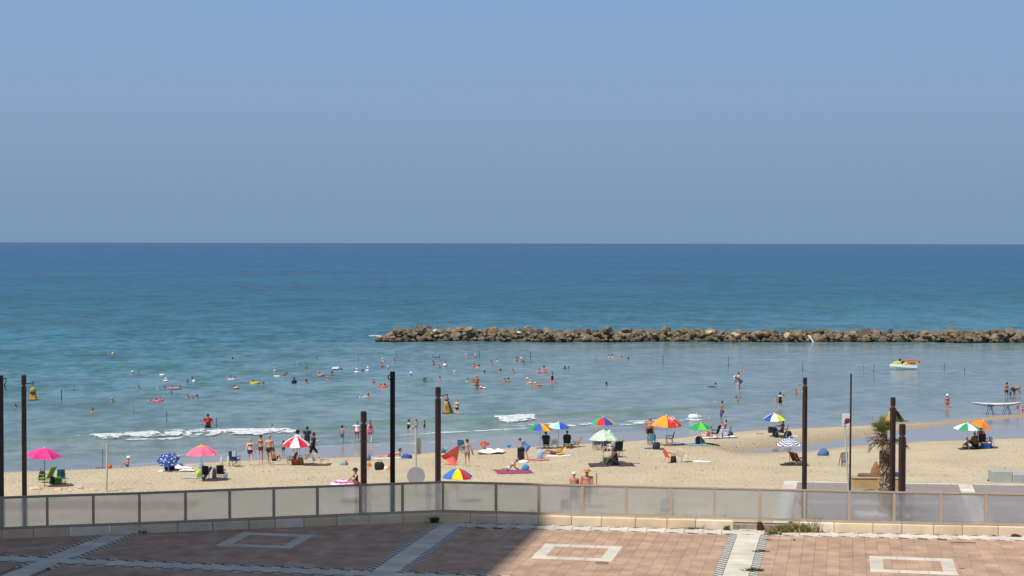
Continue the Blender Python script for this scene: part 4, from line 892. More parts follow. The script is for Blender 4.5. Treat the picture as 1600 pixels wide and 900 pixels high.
# ================================================================== PEOPLE
V3 = Vector
def ik(p, q, l1, l2, hint):
    d = q-p; L = d.length; mx_ = (l1+l2)*.995
    if L > mx_: q = p+d*(mx_/L); d = q-p; L = mx_
    u = d/L; a = (l1*l1-l2*l2+L*L)/(2*L); h = math.sqrt(max(l1*l1-a*a, 1e-6)); hp = hint-u*hint.dot(u)
    if hp.length < 1e-4: hp = V3((0, -1, 0))
    return p+u*a+hp.normalized()*h, q
FWD, BACK, DOWN = V3((0, 1, 0)), V3((0, -1, 0)), V3((0, 0, -1))
POSES = {   # pelvis (y, z), lean, head lean, hands L/R, feet L/R, elbow hint, knee hint
 'stand':   dict(),
 'stand2':  dict(hl=(-.24, .06, .84), hr=(.30, -.02, .86), fl=(-.14, .05, .07), fr=(.12, -.04, .07)),
 'akimbo':  dict(hl=(-.20, .10, 1.00), hr=(.20, .10, 1.00), eh=V3((0, -.6, 0)), eside=1.0, fl=(-.16, 0, .07), fr=(.16, 0, .07)),
 'walk':    dict(fl=(-.09, .26, .08), fr=(.09, -.30, .14), hl=(-.25, -.18, .86), hr=(.25, .22, .90), lean=4),
 'walk2':   dict(fl=(-.09, -.24, .13), fr=(.09, .22, .08), hl=(-.26, .20, .92), hr=(.26, -.14, .86), lean=4),
 'stride':  dict(p=(0, .88), fl=(-.09, -.40, .14), fr=(.09, .40, .08), hl=(-.25, .25, .95), hr=(.28, -.26, .9), lean=8),
 'armsout': dict(hl=(-.66, .10, 1.22), hr=(.62, .12, 1.10), fl=(-.12, .12, .07), fr=(.12, -.08, .09)),
 'hold':    dict(hl=(-.12, .30, 1.12), hr=(.14, .28, 1.16)),
 'chest':   dict(hl=(-.05, .17, 1.22), hr=(.10, .17, 1.12), eside=.7, fl=(-.13, 0, .07), fr=(.13, 0, .07)),
 'holdside': dict(hl=(-.52, .12, 1.10), hr=(.30, .05, .86), fl=(-.10, .08, .07), fr=(.10, -.06, .07)),
 'raise':   dict(hl=(-.36, .25, 1.75), hr=(.30, .2, 1.1)),
 'bend':    dict(p=(-.18, .88), lean=72, hlean=80, hl=(-.18, .48, .52), hr=(.14, .50, .48), fl=(-.17, 0, .07), fr=(.17, -.05, .07)),
 'stoop':   dict(p=(-.12, .88), lean=45, hlean=70, hl=(-.16, .48, .80), hr=(.16, .46, .74), fl=(-.13, .05, .07), fr=(.13, -.1, .07)),
 'sit':     dict(p=(0, .13), lean=-12, hlean=0, hl=(-.17, .38, .50), hr=(.17, .40, .48), fl=(-.12, .60, .06), fr=(.14, .56, .06), kh=V3((0, 0, 1))),
 'sitback': dict(p=(0, .13), lean=-28, hlean=-8, hl=(-.30, -.38, .05), hr=(.30, -.36, .05), fl=(-.10, .78, .06), fr=(.14, .66, .06), kh=V3((0, 0, 1)), eh=V3((0, -1, 0))),
 'chair':   dict(p=(0, .50), lean=-14, hlean=-4, hl=(-.29, .26, .68), hr=(.29, .26, .68), fl=(-.14, .50, .07), fr=(.14, .52, .07), kh=V3((0, .6, 1))),
 'chairread': dict(p=(0, .50), lean=-10, hlean=12, hl=(-.12, .40, .84), hr=(.12, .40, .84), fl=(-.14, .62, .07), fr=(.14, .60, .07), kh=V3((0, .6, 1)), eside=.5),
 'prone':   dict(p=(0, .11), lean=74, hlean=12, hl=(-.16, .78, .04), hr=(.16, .76, .04), fl=(-.10, -.86, .07), fr=(.10, -.84, .07), kh=V3((0, 0, -1)), eh=V3((0, 0, -1)), toe=-1),
 'pushup':  dict(p=(-.10, .15), lean=48, hlean=42, hl=(-.22, .52, .05), hr=(.22, .44, .05), fl=(-.10, -.95, .07), fr=(.12, -.90, .07), kh=V3((0, 0, -1)), toe=-1),
 'supine':  dict(p=(0, .12), lean=-62, hlean=-30, hl=(-.30, -.25, .06), hr=(.26, -.2, .06), fl=(-.09, .86, .07), fr=(.10, .72, .07), kh=V3((0, 0, 1)), toe=2),
 'kneel':   dict(p=(-.05, .30), lean=6, hlean=14, hl=(-.16, .42, .36), hr=(.16, .40, .34), fl=(-.12, -.16, .06), fr=(.12, -.14, .06), kh=V3((0, 1, 0)), toe=-1),
 'lowseat': dict(p=(0, .22), lean=4, hlean=8, hl=(-.20, .40, .30), hr=(.18, .44, .34), fl=(-.20, .48, .06), fr=(.18, .40, .06), kh=V3((0, 0, 1))),
 'swim':    dict(hl=(-.26, .36, 1.14), hr=(.26, .36, 1.12), eside=.3),
 'wide':    dict(hl=(-.33, .26, 1.10), hr=(.32, .30, 1.12), eside=.35),
 'paddle':  dict(p=(0, .92), lean=22, hlean=5, hl=(-.30, .52, 1.30), hr=(.22, .56, 1.30)),
 'carry':   dict(hl=(-.10, .30, 1.18), hr=(.28, .24, 1.28), eside=.4, fl=(-.14, 0, .07), fr=(.14, 0, .07)),
}
_bodies = {}
def body(pose, build):
    key = (pose, build)
    if key in _bodies: return _bodies[key]
    P_ = POSES[pose]; py, pz = P_.get('p', (0, .92)); ln, hl_ = R(P_.get('lean', 0)), R(P_.get('hlean', P_.get('lean', 0)*.3))
    W = {'man': .185, 'woman': .160, 'heavy': .205, 'child': .165}[build]; k = {'man': 1, 'woman': .9, 'heavy': 1.28, 'child': .92}[build]
    dr_ = V3((0, math.sin(ln), math.cos(ln))); fr_ = V3((0, math.cos(ln), -math.sin(ln))); hd = V3((0, math.sin(hl_), math.cos(hl_))); hf = V3((0, math.cos(hl_), -math.sin(hl_)))
    if pose == 'prone': dr_ = V3((0, math.sin(ln), math.cos(ln))); 
    P = V3((0, py, pz)); C = P+dr_*.28; N = P+dr_*.53; Hc = N+hd*(.175); ex = V3((1, 0, 0))
    hs = 1.22 if build == 'child' else 1.0
    mb = MB()
    def ring(c, a, b_, ax, ay, n=12): return [c+ax*(a*math.cos(2*math.pi*i/n))+ay*(b_*math.sin(2*math.pi*i/n)) for i in range(n)]
    def loft(rs):
        n = len(rs[0]); vs = [v for r_ in rs for v in r_]
        mb.add(vs, [(q*n+i, q*n+(i+1) % n, (q+1)*n+(i+1) % n, (q+1)*n+i) for q in range(len(rs)-1) for i in range(n)]+[tuple(range(n-1, -1, -1)), tuple((len(rs)-1)*n+i for i in range(n))])
    wm = build == 'woman'; hv = build == 'heavy'
    hipw = .168 if wm else (.19 if hv else .150); wst = .118 if wm else (.205 if hv else .132); wd = .085 if wm else (.165 if hv else .095)
    loft([ring(P-dr_*.10, .10*k, .085*k, ex, fr_), ring(P-dr_*.04, hipw*.96, .115*k, ex, fr_), ring(P+dr_*.03, hipw, .118*k, ex, fr_), ring(P+dr_*.15, wst*1.05, wd*1.05, ex, fr_), ring(C-dr_*.06, wst, wd, ex, fr_),
          ring(C+dr_*.06, W*.80, .108*k, ex, fr_), ring(C+dr_*.15, W*.93, .115*k, ex, fr_), ring(N-dr_*.05, W*.88, .082*k, ex, fr_), ring(N, W*.55, .062, ex, fr_), ring(N+dr_*.03, .062, .058, ex, fr_)])
    if wm:
        for s_ in (-1, 1): mb.ball(C+dr_*.12+ex*(s_*.075)+fr_*.085, .062, 7)
    for s_ in (-1, 1): mb.ball(P-dr_*.05+ex*(s_*.07)-fr_*.06, .095*k, 7)
    if hv: mb.ball(C-dr_*.06+fr_*.08, .165, 8)
    def limb(a, b_, r0, r1, n=8):
        mb.tube(a, b_, r0, r1, n); mb.ball(a, r0, 7); mb.ball(b_, r1, 7)
    limb(N-dr_*.02, Hc-hd*.05, .054, .050)
    mt = Matrix.Translation(Hc) @ Matrix(((1, 0, 0, 0), (0, hf.y, hd.y, 0), (0, hf.z, hd.z, 0), (0, 0, 0, 1)))
    prof = []
    for i in range(1, 10):
        a = math.pi*i/10; prof.append((.080*hs*math.sin(a)**.85*(1-.08*math.cos(a)*-1), -.118*hs*math.cos(a)))
    mb.lathe(prof, 12, mt, sy=1.18)
    mb.ball(Hc-hd*.075*hs+hf*.045*hs, .045*hs, 6); mb.tube(Hc+hf*.085*hs+hd*.005, Hc+hf*.118*hs-hd*.022, .012, .020, 5)
    for s_ in (-1, 1): mb.ball(Hc+ex*(s_*.082*hs)-hf*.005, .024*hs, 5)
    S = {}; segs = {'tor0': (P-dr_*.10, C, .12), 'tor1': (C, N, .12), 'head': (Hc-hd*.06, Hc+hd*.06, .085*hs)}
    hands = []
    for s_, nm in ((-1, 'l'), (1, 'r')):
        sh = N-dr_*.055+ex*(s_*W); hnd = V3(P_.get('h'+nm, (s_*.27, .04, .80))); ehn = P_.get('eh', BACK).copy()+ex*(s_*P_.get('eside', .15))
        el, wr = ik(sh, hnd, .29, .255, ehn)
        limb(sh, el, .049*k, .039*k); limb(el, wr, .039*k, .026*(k*.5+.5)); S['e'+nm], S['w'+nm] = el, wr
        segs['ua'+nm] = (sh, el, .045); segs['fa'+nm] = (el, wr, .035); hands.append((wr, (wr-el).normalized(), s_))
        hp = P-dr_*.02+ex*(s_*.088*(1.1 if hv or wm else 1)); ft = V3(P_.get('f'+nm, (s_*.10, 0, .07))); kn, an = ik(hp, ft, .43, .42, P_.get('kh', FWD)+ex*(s_*.12))
        limb(hp, kn, .082*k, .052*k); limb(kn, an, .051*k, .033*(k*.5+.5)); mb.ball(kn+(an-kn)*.25-(FWD*.012), .054*k, 7)
        te = P_.get('toe', 1); td = {1: V3((s_*.15, 1, -.12)), -1: V3((s_*.1, -1, .02)), 2: V3((s_*.3, .25, 1))}[te].normalized()
        limb(an-td*.03+DOWN*.025, an+td*.155+DOWN*(.028 if te == 1 else 0), .036, .026)
        segs['th'+nm] = (hp, kn, .075); segs['sh'+nm] = (kn, an, .045)
        limb(wr, wr+(wr-el).normalized()*.065, .027, .030)
    src = mb.mesh('tmp', M('#888888', .8, 0)); ob = bpy.data.objects.new('tmp', src); col.objects.link(ob)
    md = ob.modifiers.new('r', 'REMESH'); md.mode = 'VOXEL'; md.voxel_size = .024; ms = ob.modifiers.new('s', 'SMOOTH'); ms.factor = .5; ms.iterations = 2
    dg = bpy.context.evaluated_depsgraph_get(); dg.update(); me = bpy.data.meshes.new_from_object(ob.evaluated_get(dg)); bpy.data.objects.remove(ob)
    n0 = len(me.polygons); co = np.zeros(len(me.vertices)*3, dtype=np.float32); me.vertices.foreach_get('co', co); co = co.reshape(-1, 3)
    nr = np.zeros(len(me.vertices)*3, dtype=np.float32); me.vertices.foreach_get('normal', nr); nr = nr.reshape(-1, 3)
    faces = [tuple(p.vertices) for p in me.polygons]
    # fingers: four bent fingers and a side thumb on each palm
    fb = MB()
    for wr, d_, s_ in hands:
        sd = d_.cross(V3((0, 0, 1))); sd = (sd if sd.length > .2 else d_.cross(V3((0, 1, 0)))).normalized(); bn = d_.cross(sd).normalized()
        if bn.z > 0: bn = -bn
        for q, L in enumerate((.062, .074, .070, .055)):
            b0 = wr+d_*.075+sd*((q-1.5)*.017); b1 = b0+(d_+bn*.25).normalized()*L*.55; b2 = b1+(d_+bn*.8).normalized()*L*.5
            fb.tube(b0, b1, .0085, .0078, 4); fb.tube(b1, b2, .0078, .006, 4)
        t0 = wr+d_*.03+sd*(-s_*.026); t1 = t0+(d_*.6-sd*s_*.8).normalized()*.035; fb.tube(t0, t1, .010, .009, 4); fb.tube(t1, t1+(d_+bn*.2).normalized()*.03, .009, .007, 4)
    allv = [tuple(v) for v in co]+fb.v; allf = faces+[tuple(i+len(co) for i in f) for f in fb.f]
    out_ = bpy.data.meshes.new('body'); out_.from_pydata(allv, [], allf); out_.polygons.foreach_set('use_smooth', [True]*len(allf)); out_.materials.append(M('#C08A6A')); out_.update()
    bpy.data.meshes.remove(me)
    # which limb each face belongs to
    fc = np.array([co[list(f)].mean(0) for f in faces]); best = np.full(len(faces), 9.9); who = np.zeros(len(faces), dtype=int); tt = np.zeros(len(faces)); names = list(segs)
    for i, nm in enumerate(names):
        a, b_, r_ = segs[nm]; a = np.array(a); ba = np.array(b_)-a; t = np.clip((fc-a)@ba/(ba@ba), 0, 1); ds = np.linalg.norm(fc-a-t[:, None]*ba, axis=1)-r_
        m_ = ds < best; best[m_] = ds[m_]; who[m_] = i; tt[m_] = t[m_]
    rel = fc-np.array(Hc); info = dict(mesh=out_, co=co, nr=nr, faces=faces, fc=fc, who=np.array(names)[who], t=tt, up=rel@np.array(hd)/(.118*hs), fr=rel@np.array(hf)/(.095*hs), Hc=Hc, hd=hd, hf=hf, hs=hs, N=N, dr=dr_, frn=fr_, P=P, C=C, S=S, cloth={}, W=W, top=(Hc+hd*.12*hs).z)
    _bodies[key] = info; return info
REG = {
 'brief': (lambda i: ((i['who'] == 'tor0') & (i['t'] < .52)) | (np.isin(i['who'], ['thl', 'thr']) & (i['t'] < .09)), .010, 'swim_briefs'),
 'trunks': (lambda i: ((i['who'] == 'tor0') & (i['t'] < .48)) | (np.isin(i['who'], ['thl', 'thr']) & (i['t'] < .52)), .016, 'swim_trunks'),
 'shorts': (lambda i: ((i['who'] == 'tor0') & (i['t'] < .50)) | (np.isin(i['who'], ['thl', 'thr']) & (i['t'] < .92)), .020, 'shorts'),
 'bra': (lambda i: (i['who'] == 'tor1') & (i['t'] > .22) & (i['t'] < .52), .010, 'bikini_top'),
 'suit': (lambda i: (i['who'] == 'tor0') | ((i['who'] == 'tor1') & (i['t'] < .62)) | (np.isin(i['who'], ['thl', 'thr']) & (i['t'] < .07)), .010, 'swimsuit'),
 'shirt': (lambda i: ((i['who'] == 'tor0') & (i['t'] > .28)) | ((i['who'] == 'tor1') & (i['t'] < .97)) | (np.isin(i['who'], ['ual', 'uar']) & (i['t'] < .62)), .022, 'shirt'),
 'tank': (lambda i: ((i['who'] == 'tor0') & (i['t'] > .28)) | ((i['who'] == 'tor1') & (i['t'] < .85)), .018, 'tank_top'),
 'dress': (lambda i: (i['who'] == 'tor0') | ((i['who'] == 'tor1') & (i['t'] < .85)) | (np.isin(i['who'], ['thl', 'thr']) & (i['t'] < .6)), .020, 'dress'),
 'hair': (lambda i: (i['who'] == 'head') & ((i['up'] > .62) | ((i['fr'] < .12) & (i['up'] > -.55))), .016, 'hair'),
 'cap': (lambda i: (i['who'] == 'head') & (i['up'] > .22), .028, 'cap'),
}
def cloth(info, reg):
    if reg in info['cloth']: return info['cloth'][reg]
    fn, offs, nm = REG[reg]; idx = np.nonzero(fn(info))[0]; vm = {}; vs = []; fs = []
    for q in idx:
        f = []
        for v in info['faces'][q]:
            if v not in vm: vm[v] = len(vs); vs.append(tuple(info['co'][v]+info['nr'][v]*offs))
            f.append(vm[v])
        fs.append(tuple(f))
    me = bpy.data.meshes.new(nm); me.from_pydata(vs, [], fs); me.polygons.foreach_set('use_smooth', [True]*len(fs)); me.materials.append(M('#222222')); me.update()
    info['cloth'][reg] = me; return me
SKIN = {'l': '#D9A68C', 'm': '#C09274', 't': '#A37355', 'r': '#AD7863', 'd': '#7E5238', 'p': '#E0B49C'}
HAIR = {'k': '#1E1816', 'b': '#4A3324', 'y': '#B5935C', 'g': '#9A948C', 'o': '#7A4526', 'n': None}
def person(loc, pose='stand', build='man', h=1.72, rot=0.0, skin='m', hair='k', wear=(), hat=None, label='', group=None, extra=None):
    i = body(pose, build); sc = h/1.74; o = empty('person', loc, rot, label, 'person', group, sc=sc); _v = random.Random(label); o.scale = (sc*_v.uniform(.92, 1.10), sc*_v.uniform(.92, 1.12), sc)
    sk = M(SKIN[skin], .6, .06, 6); link('body', i['mesh'], o, mat=sk)
    if HAIR.get(hair): link('hair', cloth(i, 'hair'), o, mat=M(HAIR[hair], .8, .15, 30))
    for reg, c in wear:
        link(REG[reg][2], cloth(i, reg), o, mat=(c if not isinstance(c, str) else M(c, .8, .10, 10)))
    Hc, hd, hf, hs = i['Hc'], i['hd'], i['hf'], i['hs']; mt = Matrix.Translation(Hc) @ Matrix(((1, 0, 0, 0), (0, hf.y, hd.y, 0), (0, hf.z, hd.z, 0), (0, 0, 0, 1))) @ Matrix.Scale(hs, 4)
    if hat:
        kind, c = hat; hm = M(c, .8, .08, 12)
        if kind == 'cap':
            link('cap', cloth(i, 'cap'), o, mat=hm); mb = MB(); mb.add([mt @ V3(v) for v in [(-.07, .09, .035), (.07, .09, .035), (.05, .18, .02), (-.05, .18, .02), (-.07, .09, .045), (.07, .09, .045), (.05, .18, .03), (-.05, .18, .03)]], [(3, 2, 1, 0), (4, 5, 6, 7), (0, 1, 5, 4), (1, 2, 6, 5), (2, 3, 7, 6), (3, 0, 4, 7)]); mb.build('cap_peak', hm, o)
        elif kind == 'bath': link('swim_cap', cloth(i, 'cap'), o, mat=hm)
        elif kind in ('straw', 'sun'):
            rb = .22 if kind == 'straw' else .17; mb = MB(); mb.lathe([(rb, .040), (rb*.98, .055), (.112, .062), (.105, .12), (.085, .158), (.03, .165)], 20, mt, sy=1.08); mb.build('straw_hat' if kind == 'straw' else 'sun_hat', hm, o, True)
            if kind == 'straw': mb = MB(); mb.lathe([(.116, .062), (.115, .088)], 16, mt, sy=1.08); mb.build('hat_band', M('#6A4A30', .8, 0), o)
    if extra: extra(o, i)
    return o
def longhair(c):
    def f(o, i):
        mb = MB(); a = i['Hc']+i['hd']*.02-i['hf']*.06; b_ = i['N']-i['frn']*.12; e_ = i['C']+i['dr']*.02-i['frn']*.125
        mb.tube(a, b_, .085, .075, 8); mb.tube(b_, e_, .075, .05, 8); mb.build('long_hair', M(c, .8, .15, 30), o, True)
    return f
def straps(c):
    def f(o, i):
        mb = MB()
        for s_ in (-1, 1): mb.tube(i['C']+i['dr']*.10-i['frn']*.125+V3((s_*.05, 0, 0)), i['N']-i['frn']*.07+V3((s_*.09, 0, 0)), .009, .009, 4)
        mb.build('straps', M(c, .8, 0), o)
    return f
def on_sand(px, py): return hit(px, py)
BLK, NAV = '#17161A', '#1D2744'

# ---- people on the beach, left to right
person(hit(199, 729.5), 'sit', 'child', 1.15, R(100), 'm', None, [('trunks', '#3E6FA8')], ('sun', '#E8E6E0'), 'small child in a white hat sitting at the waterline right of the left pale post')
person(hit(391, 727.5), 'walk', 'woman', 1.62, R(-8), 'p', 'y', [('brief', BLK), ('bra', '#2A2022')], None, 'fair haired woman in a black bikini walking away, leftmost of the three walkers', None, straps(BLK))
person(hit(407.5, 724), 'walk2', 'woman', 1.75, R(8), 'm', 'b', [('brief', '#3A2A26'), ('bra', '#6E4A34')], None, 'tanned woman in a dark bikini, middle of the three walkers', None, straps('#6E4A34'))
person(hit(420.5, 726.5), 'walk', 'man', 1.82, R(-6), 'm', 'g', [('brief', BLK)], None, 'man with thinning hair in black briefs, rightmost of the three walkers')
person(hit(429, 720), 'sitback', 'man', 1.72, R(-12), 'm', 'b', [('trunks', BLK)], None, 'bare backed man in black trunks sitting on the sand behind the three walkers')
person(hit(443, 712.5), 'stand', 'child', 1.0, R(20), 't', 'k', [('trunks', '#3A3038')], ('cap', '#242C4C'), 'small child in a dark cap standing left of the red and white parasol')
person(hit(465, 712), 'stand', 'woman', 1.66, R(0), 'm', 'k', [('shirt', '#E4E4E6'), ('trunks', '#C8C0C0')], None, 'person with dark curly hair and a white shirt behind the red and white parasol', None, lambda o, i: MB().ball(i['Hc']+i['hd']*.03-i['hf']*.02, .135, 9).build('curly_hair', M('#17120F', .95, .2, 40, 1), o, True) and None)
person(hit(480, 704), 'stand2', 'heavy', 1.62, R(0), 'm', 'k', [('shirt', NAV), ('trunks', NAV)], ('bath', '#1A1C26'), 'person in navy shirt and dark swim cap wading behind the man in black')
person(hit(488.5, 720), 'stride', 'man', 1.80, R(-72), 't', 'k', [('shirt', BLK), ('shorts', BLK)], None, 'man in black shirt and black shorts striding right of the red and white parasol')
person(hit(534.5, 692), 'walk2', 'child', 1.22, R(0), 'm', 'k', [('shorts', '#6E6A78')], None, 'boy in patterned grey shorts with purple arm floats wading in the shallows', None,
       lambda o, i: [MB().torus(.065, .028, 12, 6, Matrix.Translation(i['S'][q]) @ Matrix.Rotation(R(70), 4, 'Y')).build('arm_float', M('#5A4A9A', .5, 0), o) for q in ('el', 'er')] and None)
def ringhip(c):
    def f(o, i): MB().torus(.24, .07, 18, 8, Matrix.Translation(i['P']-i['dr']*.05)).build('swim_ring', M(c, .4, .05), o, True)
    return f
person(hit(558, 690), 'armsout', 'child', 1.42, R(10), 'm', None, [('shirt', '#E6E6E8'), ('trunks', '#C23A34')], ('cap', '#2C8A8A'), 'child in white shirt and turquoise cap with arms out left of the short thick post', None, ringhip('#E0532B'))
person(hit(578.5, 692.5), 'walk', 'woman', 1.58, R(0), 'p', None, [('suit', '#D2506C'), ('trunks', '#D2506C')], ('bath', '#264A66'), 'woman in a pink swimsuit and blue cap just right of the short thick post', None, longhair('#8A5A38'))
person(hit(557, 760), 'lowseat', 'woman', 1.6, R(120), 'm', 'k', [('suit', '#2A2226')], ('sun', '#241C20'), 'person in a black hat sitting beside the pink and white ringed parasol')
person(hit(612, 713.5), 'prone', 'man', 1.74, R(-92), 'm', 'k', [('trunks', '#C03040')], None, 'sunbather in red trunks lying face down behind the tall black post')
def bagarm(o, i): MB().torus(.16, .022, 16, 6, Matrix.Translation(i['S']['wr']+V3((.06, 0, -.02))) @ Matrix.Rotation(R(80), 4, 'Y')).build('hoop', M('#5A2A34', .7, 0), o)
person(hit(730, 729), 'holdside', 'woman', 1.62, R(0), 'm', 'b', [('trunks', '#9A7A7A')], None, 'bare backed woman with a patterned wrap holding up a salmon pink cloth', None, bagarm)
person(hit(757, 703), 'sit', 'child', 1.05, R(160), 'm', None, [('tank', '#D8402C')], ('cap', '#3E8EB8'), 'child in orange arm floats and blue cap sitting behind a white towel heap')
person(hit(822, 719), 'stoop', 'woman', 1.62, R(70), 'm', 'b', [('suit', '#3E7CC8'), ('trunks', '#3E7CC8')], None, 'woman in a blue swimsuit bending over a dark suitcase')
person(hit(797, 735), 'pushup', 'woman', 1.6, R(-75), 't', None, [('brief', '#C8D4E6'), ('bra', '#C8D4E6')], ('bath', '#E05A80'), 'sunbather in a pink cap propped on arms on the magenta towel')
person(hit(853, 701), 'chair', 'heavy', 1.52, R(-4), 'm', 'b', [('shirt', '#3C3A30'), ('shorts', '#2A2822')], None, 'large person in a dark olive shirt seated under the green, blue and yellow parasol')
person(hit(886, 699.5), 'chair', 'man', 1.5, R(0), 'm', None, [('shirt', '#26242A'), ('shorts', '#26242A')], ('bath', '#A82840'), 'person in a dark red cap seated in the high black chair')
person(hit(866, 711), 'supine', 'man', 1.7, R(95), 't', 'b', [('trunks', '#7A2A34')], None, 'tanned sunbather reclining on a yellow lounger by the white towel')
person(hit(932, 701), 'chair', 'man', 1.62, R(10), 'm', None, [('shirt', '#6A6A72')], ('cap', '#E0583A'), 'person in an orange cap mostly hidden by the pale green parasol')
person(hit(945, 703), 'chair', 'man', 1.78, R(0), 'm', 'k', [('shirt', '#5A5A66')], None, 'dark haired person between two capped heads behind the pale green parasol')
person(hit(952, 702), 'chair', 'woman', 1.66, R(0), 'm', None, [('shirt', '#7A7A86')], ('bath', '#E8E8EA'), 'person in a white cap seen over the pale green parasol')
person(hit(961, 727), 'lowseat', 'heavy', 1.72, R(85), 'd', 'k', [('tank', '#15151A'), ('shorts', '#2A2E36')], None, 'person in black tank top crouching beside the green bag under the floral parasol')
person(hit(1015.5, 694), 'stand2', 'heavy', 1.80, R(168), 'r', 'g', [('trunks', BLK)], None, 'big bare chested man in black trunks standing left of the orange and red parasol')
person(hit(1104, 684), 'sitback', 'woman', 1.6, R(80), 'p', 'b', [('suit', '#B84A5A')], None, 'person in a red swimsuit lounging under the green parasol')
person(hit(1131, 683), 'chair', 'woman', 1.62, R(75), 'p', 'k', [('shirt', '#C8505C'), ('shorts', '#D8D8DE')], None, 'person in pink and white seated in the chair right of the black high chair')
person(hit(1222, 684), 'chairread', 'woman', 1.66, R(80), 't', 'o', [('shirt', '#9A4A3A'), ('dress', '#23406E')], None, 'person sitting in a blue chair under the blue, white and yellow parasol')
person(hit(897, 794), 'walk', 'heavy', 1.74, R(10), 'r', None, [('trunks', '#8AA2B8')], ('cap', '#E2E0DC'), 'sunburnt man in a white cap walking behind the railing, left of the straw hat')
person(hit(917, 794), 'walk2', 'heavy', 1.86, R(-4), 'r', None, [('trunks', '#3A5478')], ('straw', '#C49A58'), 'broad sunburnt man in a straw hat and blue trunks walking behind the railing')
person(hit(1524, 700), 'lowseat', 'heavy', 1.75, R(40), 't', None, [('shirt', '#8A6248'), ('shorts', '#3A2A26')], ('cap', '#E4E4E4'), 'man in a white cap and brown shirt sitting under the green and white parasol')
person(hit(1512, 700), 'lowseat', 'child', 1.1, R(60), 't', 'k', [('trunks', '#3A302E')], None, 'small dark haired child sitting low left of the green parasol pole')
person(hit(1533, 697), 'chair', 'woman', 1.68, R(-20), 't', 'b', [('shirt', '#D86030'), ('shorts', '#2A2A34')], None, 'person in an orange top seated under the orange parasol')
person(at(1590, 647.5, .1), 'stand', 'child', .95, R(180), 'm', 'k', [('suit', '#6A5A9A')], None, 'child in purple standing under the right tip of the trestle boat')
person(at(1598, 646.5, .1), 'kneel', 'child', .95, R(160), 'm', 'b', [('suit', '#B82A3A')], None, 'child in red crouching at the right edge by the trestle boat')

# ---- people standing in the water
def wade(px, py, top, pose, build, h, rot, skin, hair, wear, hat, label, group=None, extra=None):
    """py = waterline pixel, top = top of head pixel"""
    p = at(px, py, 0); vis_ = (py-top)*p.y/FPX; zz = vis_-body(pose, build)['top']*h/1.74*(1.0 if not hat else 1.02)
    return person((p.x, p.y, min(zz, 0.05)), pose, build, h, rot, skin, hair, wear, hat, label, group, extra)
wade(325, 669, 646, 'akimbo', 'heavy', 1.74, R(180), 'r', None, [('shirt', '#B0202C'), ('shorts', '#1E2034')], ('cap', '#2A3040'), 'man in a red shirt and navy shorts standing in the water beyond the long foam')
wade(424.5, 670, 661.5, 'swim', 'child', 1.3, R(150), 'm', 'b', [('tank', '#9A5A4A')], None, 'child just beyond the foam above the three walkers')
wade(714, 647.5, 623, 'chest', 'woman', 1.66, R(172), 'p', 'k', [('brief', BLK), ('bra', '#5A4A2A')], None, 'woman in a dark bikini facing the beach, right of the golden draped ornament', None, longhair('#2A1C14'))
wade(638, 670, 655, 'lowseat', 'woman', 1.66, R(-60), 'p', 'k', [('suit', BLK)], None, 'woman in a black swimsuit sitting in the shallows beside a toddler')
wade(650.5, 669, 655, 'stand', 'child', .95, R(30), 'm', 'b', [('shirt', '#B8B8A0')], None, 'toddler in a pale shirt standing right above the pale sign post')
wade(663, 667.5, 656.5, 'stand', 'child', 1.0, R(60), 'm', 'k', [('suit', '#2A2A30')], None, 'small girl in a dark swimsuit standing alone right of the sign post')
wade(1128, 652, 626, 'stand', 'man', 1.76, R(100), 't', 'k', [('shorts', '#4A4672')], None, 'lean man in purple shorts standing in shallow water beyond the white board')
wade(1151, 627.5, 619, 'swim', 'child', 1.4, R(-120), 'm', 'k', [('trunks', '#444444')], None, 'child up to the chest above the man in purple shorts')
wade(1154, 596, 581.5, 'stand', 'woman', 1.66, R(0), 'l', 'b', [('suit', '#D8D0D0')], None, 'woman in pale swimsuit behind the stooping man in blue trunks')
wade(1155.5, 608, 587.5, 'stoop', 'man', 1.74, R(100), 'd', None, [('trunks', '#26407A')], ('cap', '#ECECEC'), 'stooping dark tanned man in a white cap and blue trunks')
wade(1158.5, 580, 573, 'swim', 'child', 1.4, R(160), 'm', 'o', [], None, 'child farthest out of the group round the white capped man')
wade(1219, 636, 612.5, 'carry', 'woman', 1.70, R(-25), 'p', 'k', [('suit', BLK), ('brief', BLK)], None, 'woman in a black swimsuit carrying a toddler in the shallows')
p = at(1224.5, 636, 0)
person((p.x, p.y-.05, .55), 'stand', 'child', .75, R(-60), 'l', None, [('suit', '#2E3A4A')], ('sun', '#D8B878'), 'toddler in a yellow hat held by the woman in the black swimsuit')
wade(1212.5, 629, 618.5, 'stand', 'child', 1.1, R(180), 'm', 'k', [], None, 'child half hidden left of the woman carrying the toddler')
wade(1249, 614.5, 600.5, 'armsout', 'child', 1.25, R(150), 'm', 'b', [('trunks', '#AAAAA0')], None, 'child standing in the water left of the slim post with raised arms')
wade(1243.5, 615, 608, 'swim', 'child', 1.3, R(180), 'r', 'k', [], None, 'child crouching in the water left of the slim post')
wade(1480, 637.5, 615.5, 'stand2', 'woman', 1.62, R(170), 'r', None, [('brief', '#C0303A'), ('bra', '#C0303A')], ('sun', '#F0F0F0'), 'woman in red bikini and white hat wading alone right of the palm')
wade(1573, 618.5, 597, 'stand2', 'woman', 1.68, R(0), 't', 'k', [('brief', BLK), ('bra', '#2A1A1A')], None, 'woman in a black bikini seen from behind above the trestle boat')
wade(1586, 617, 604, 'bend', 'heavy', 1.72, R(-80), 'r', None, [('trunks', '#26304A')], None, 'man bending down beside the woman in the black bikini on the right')
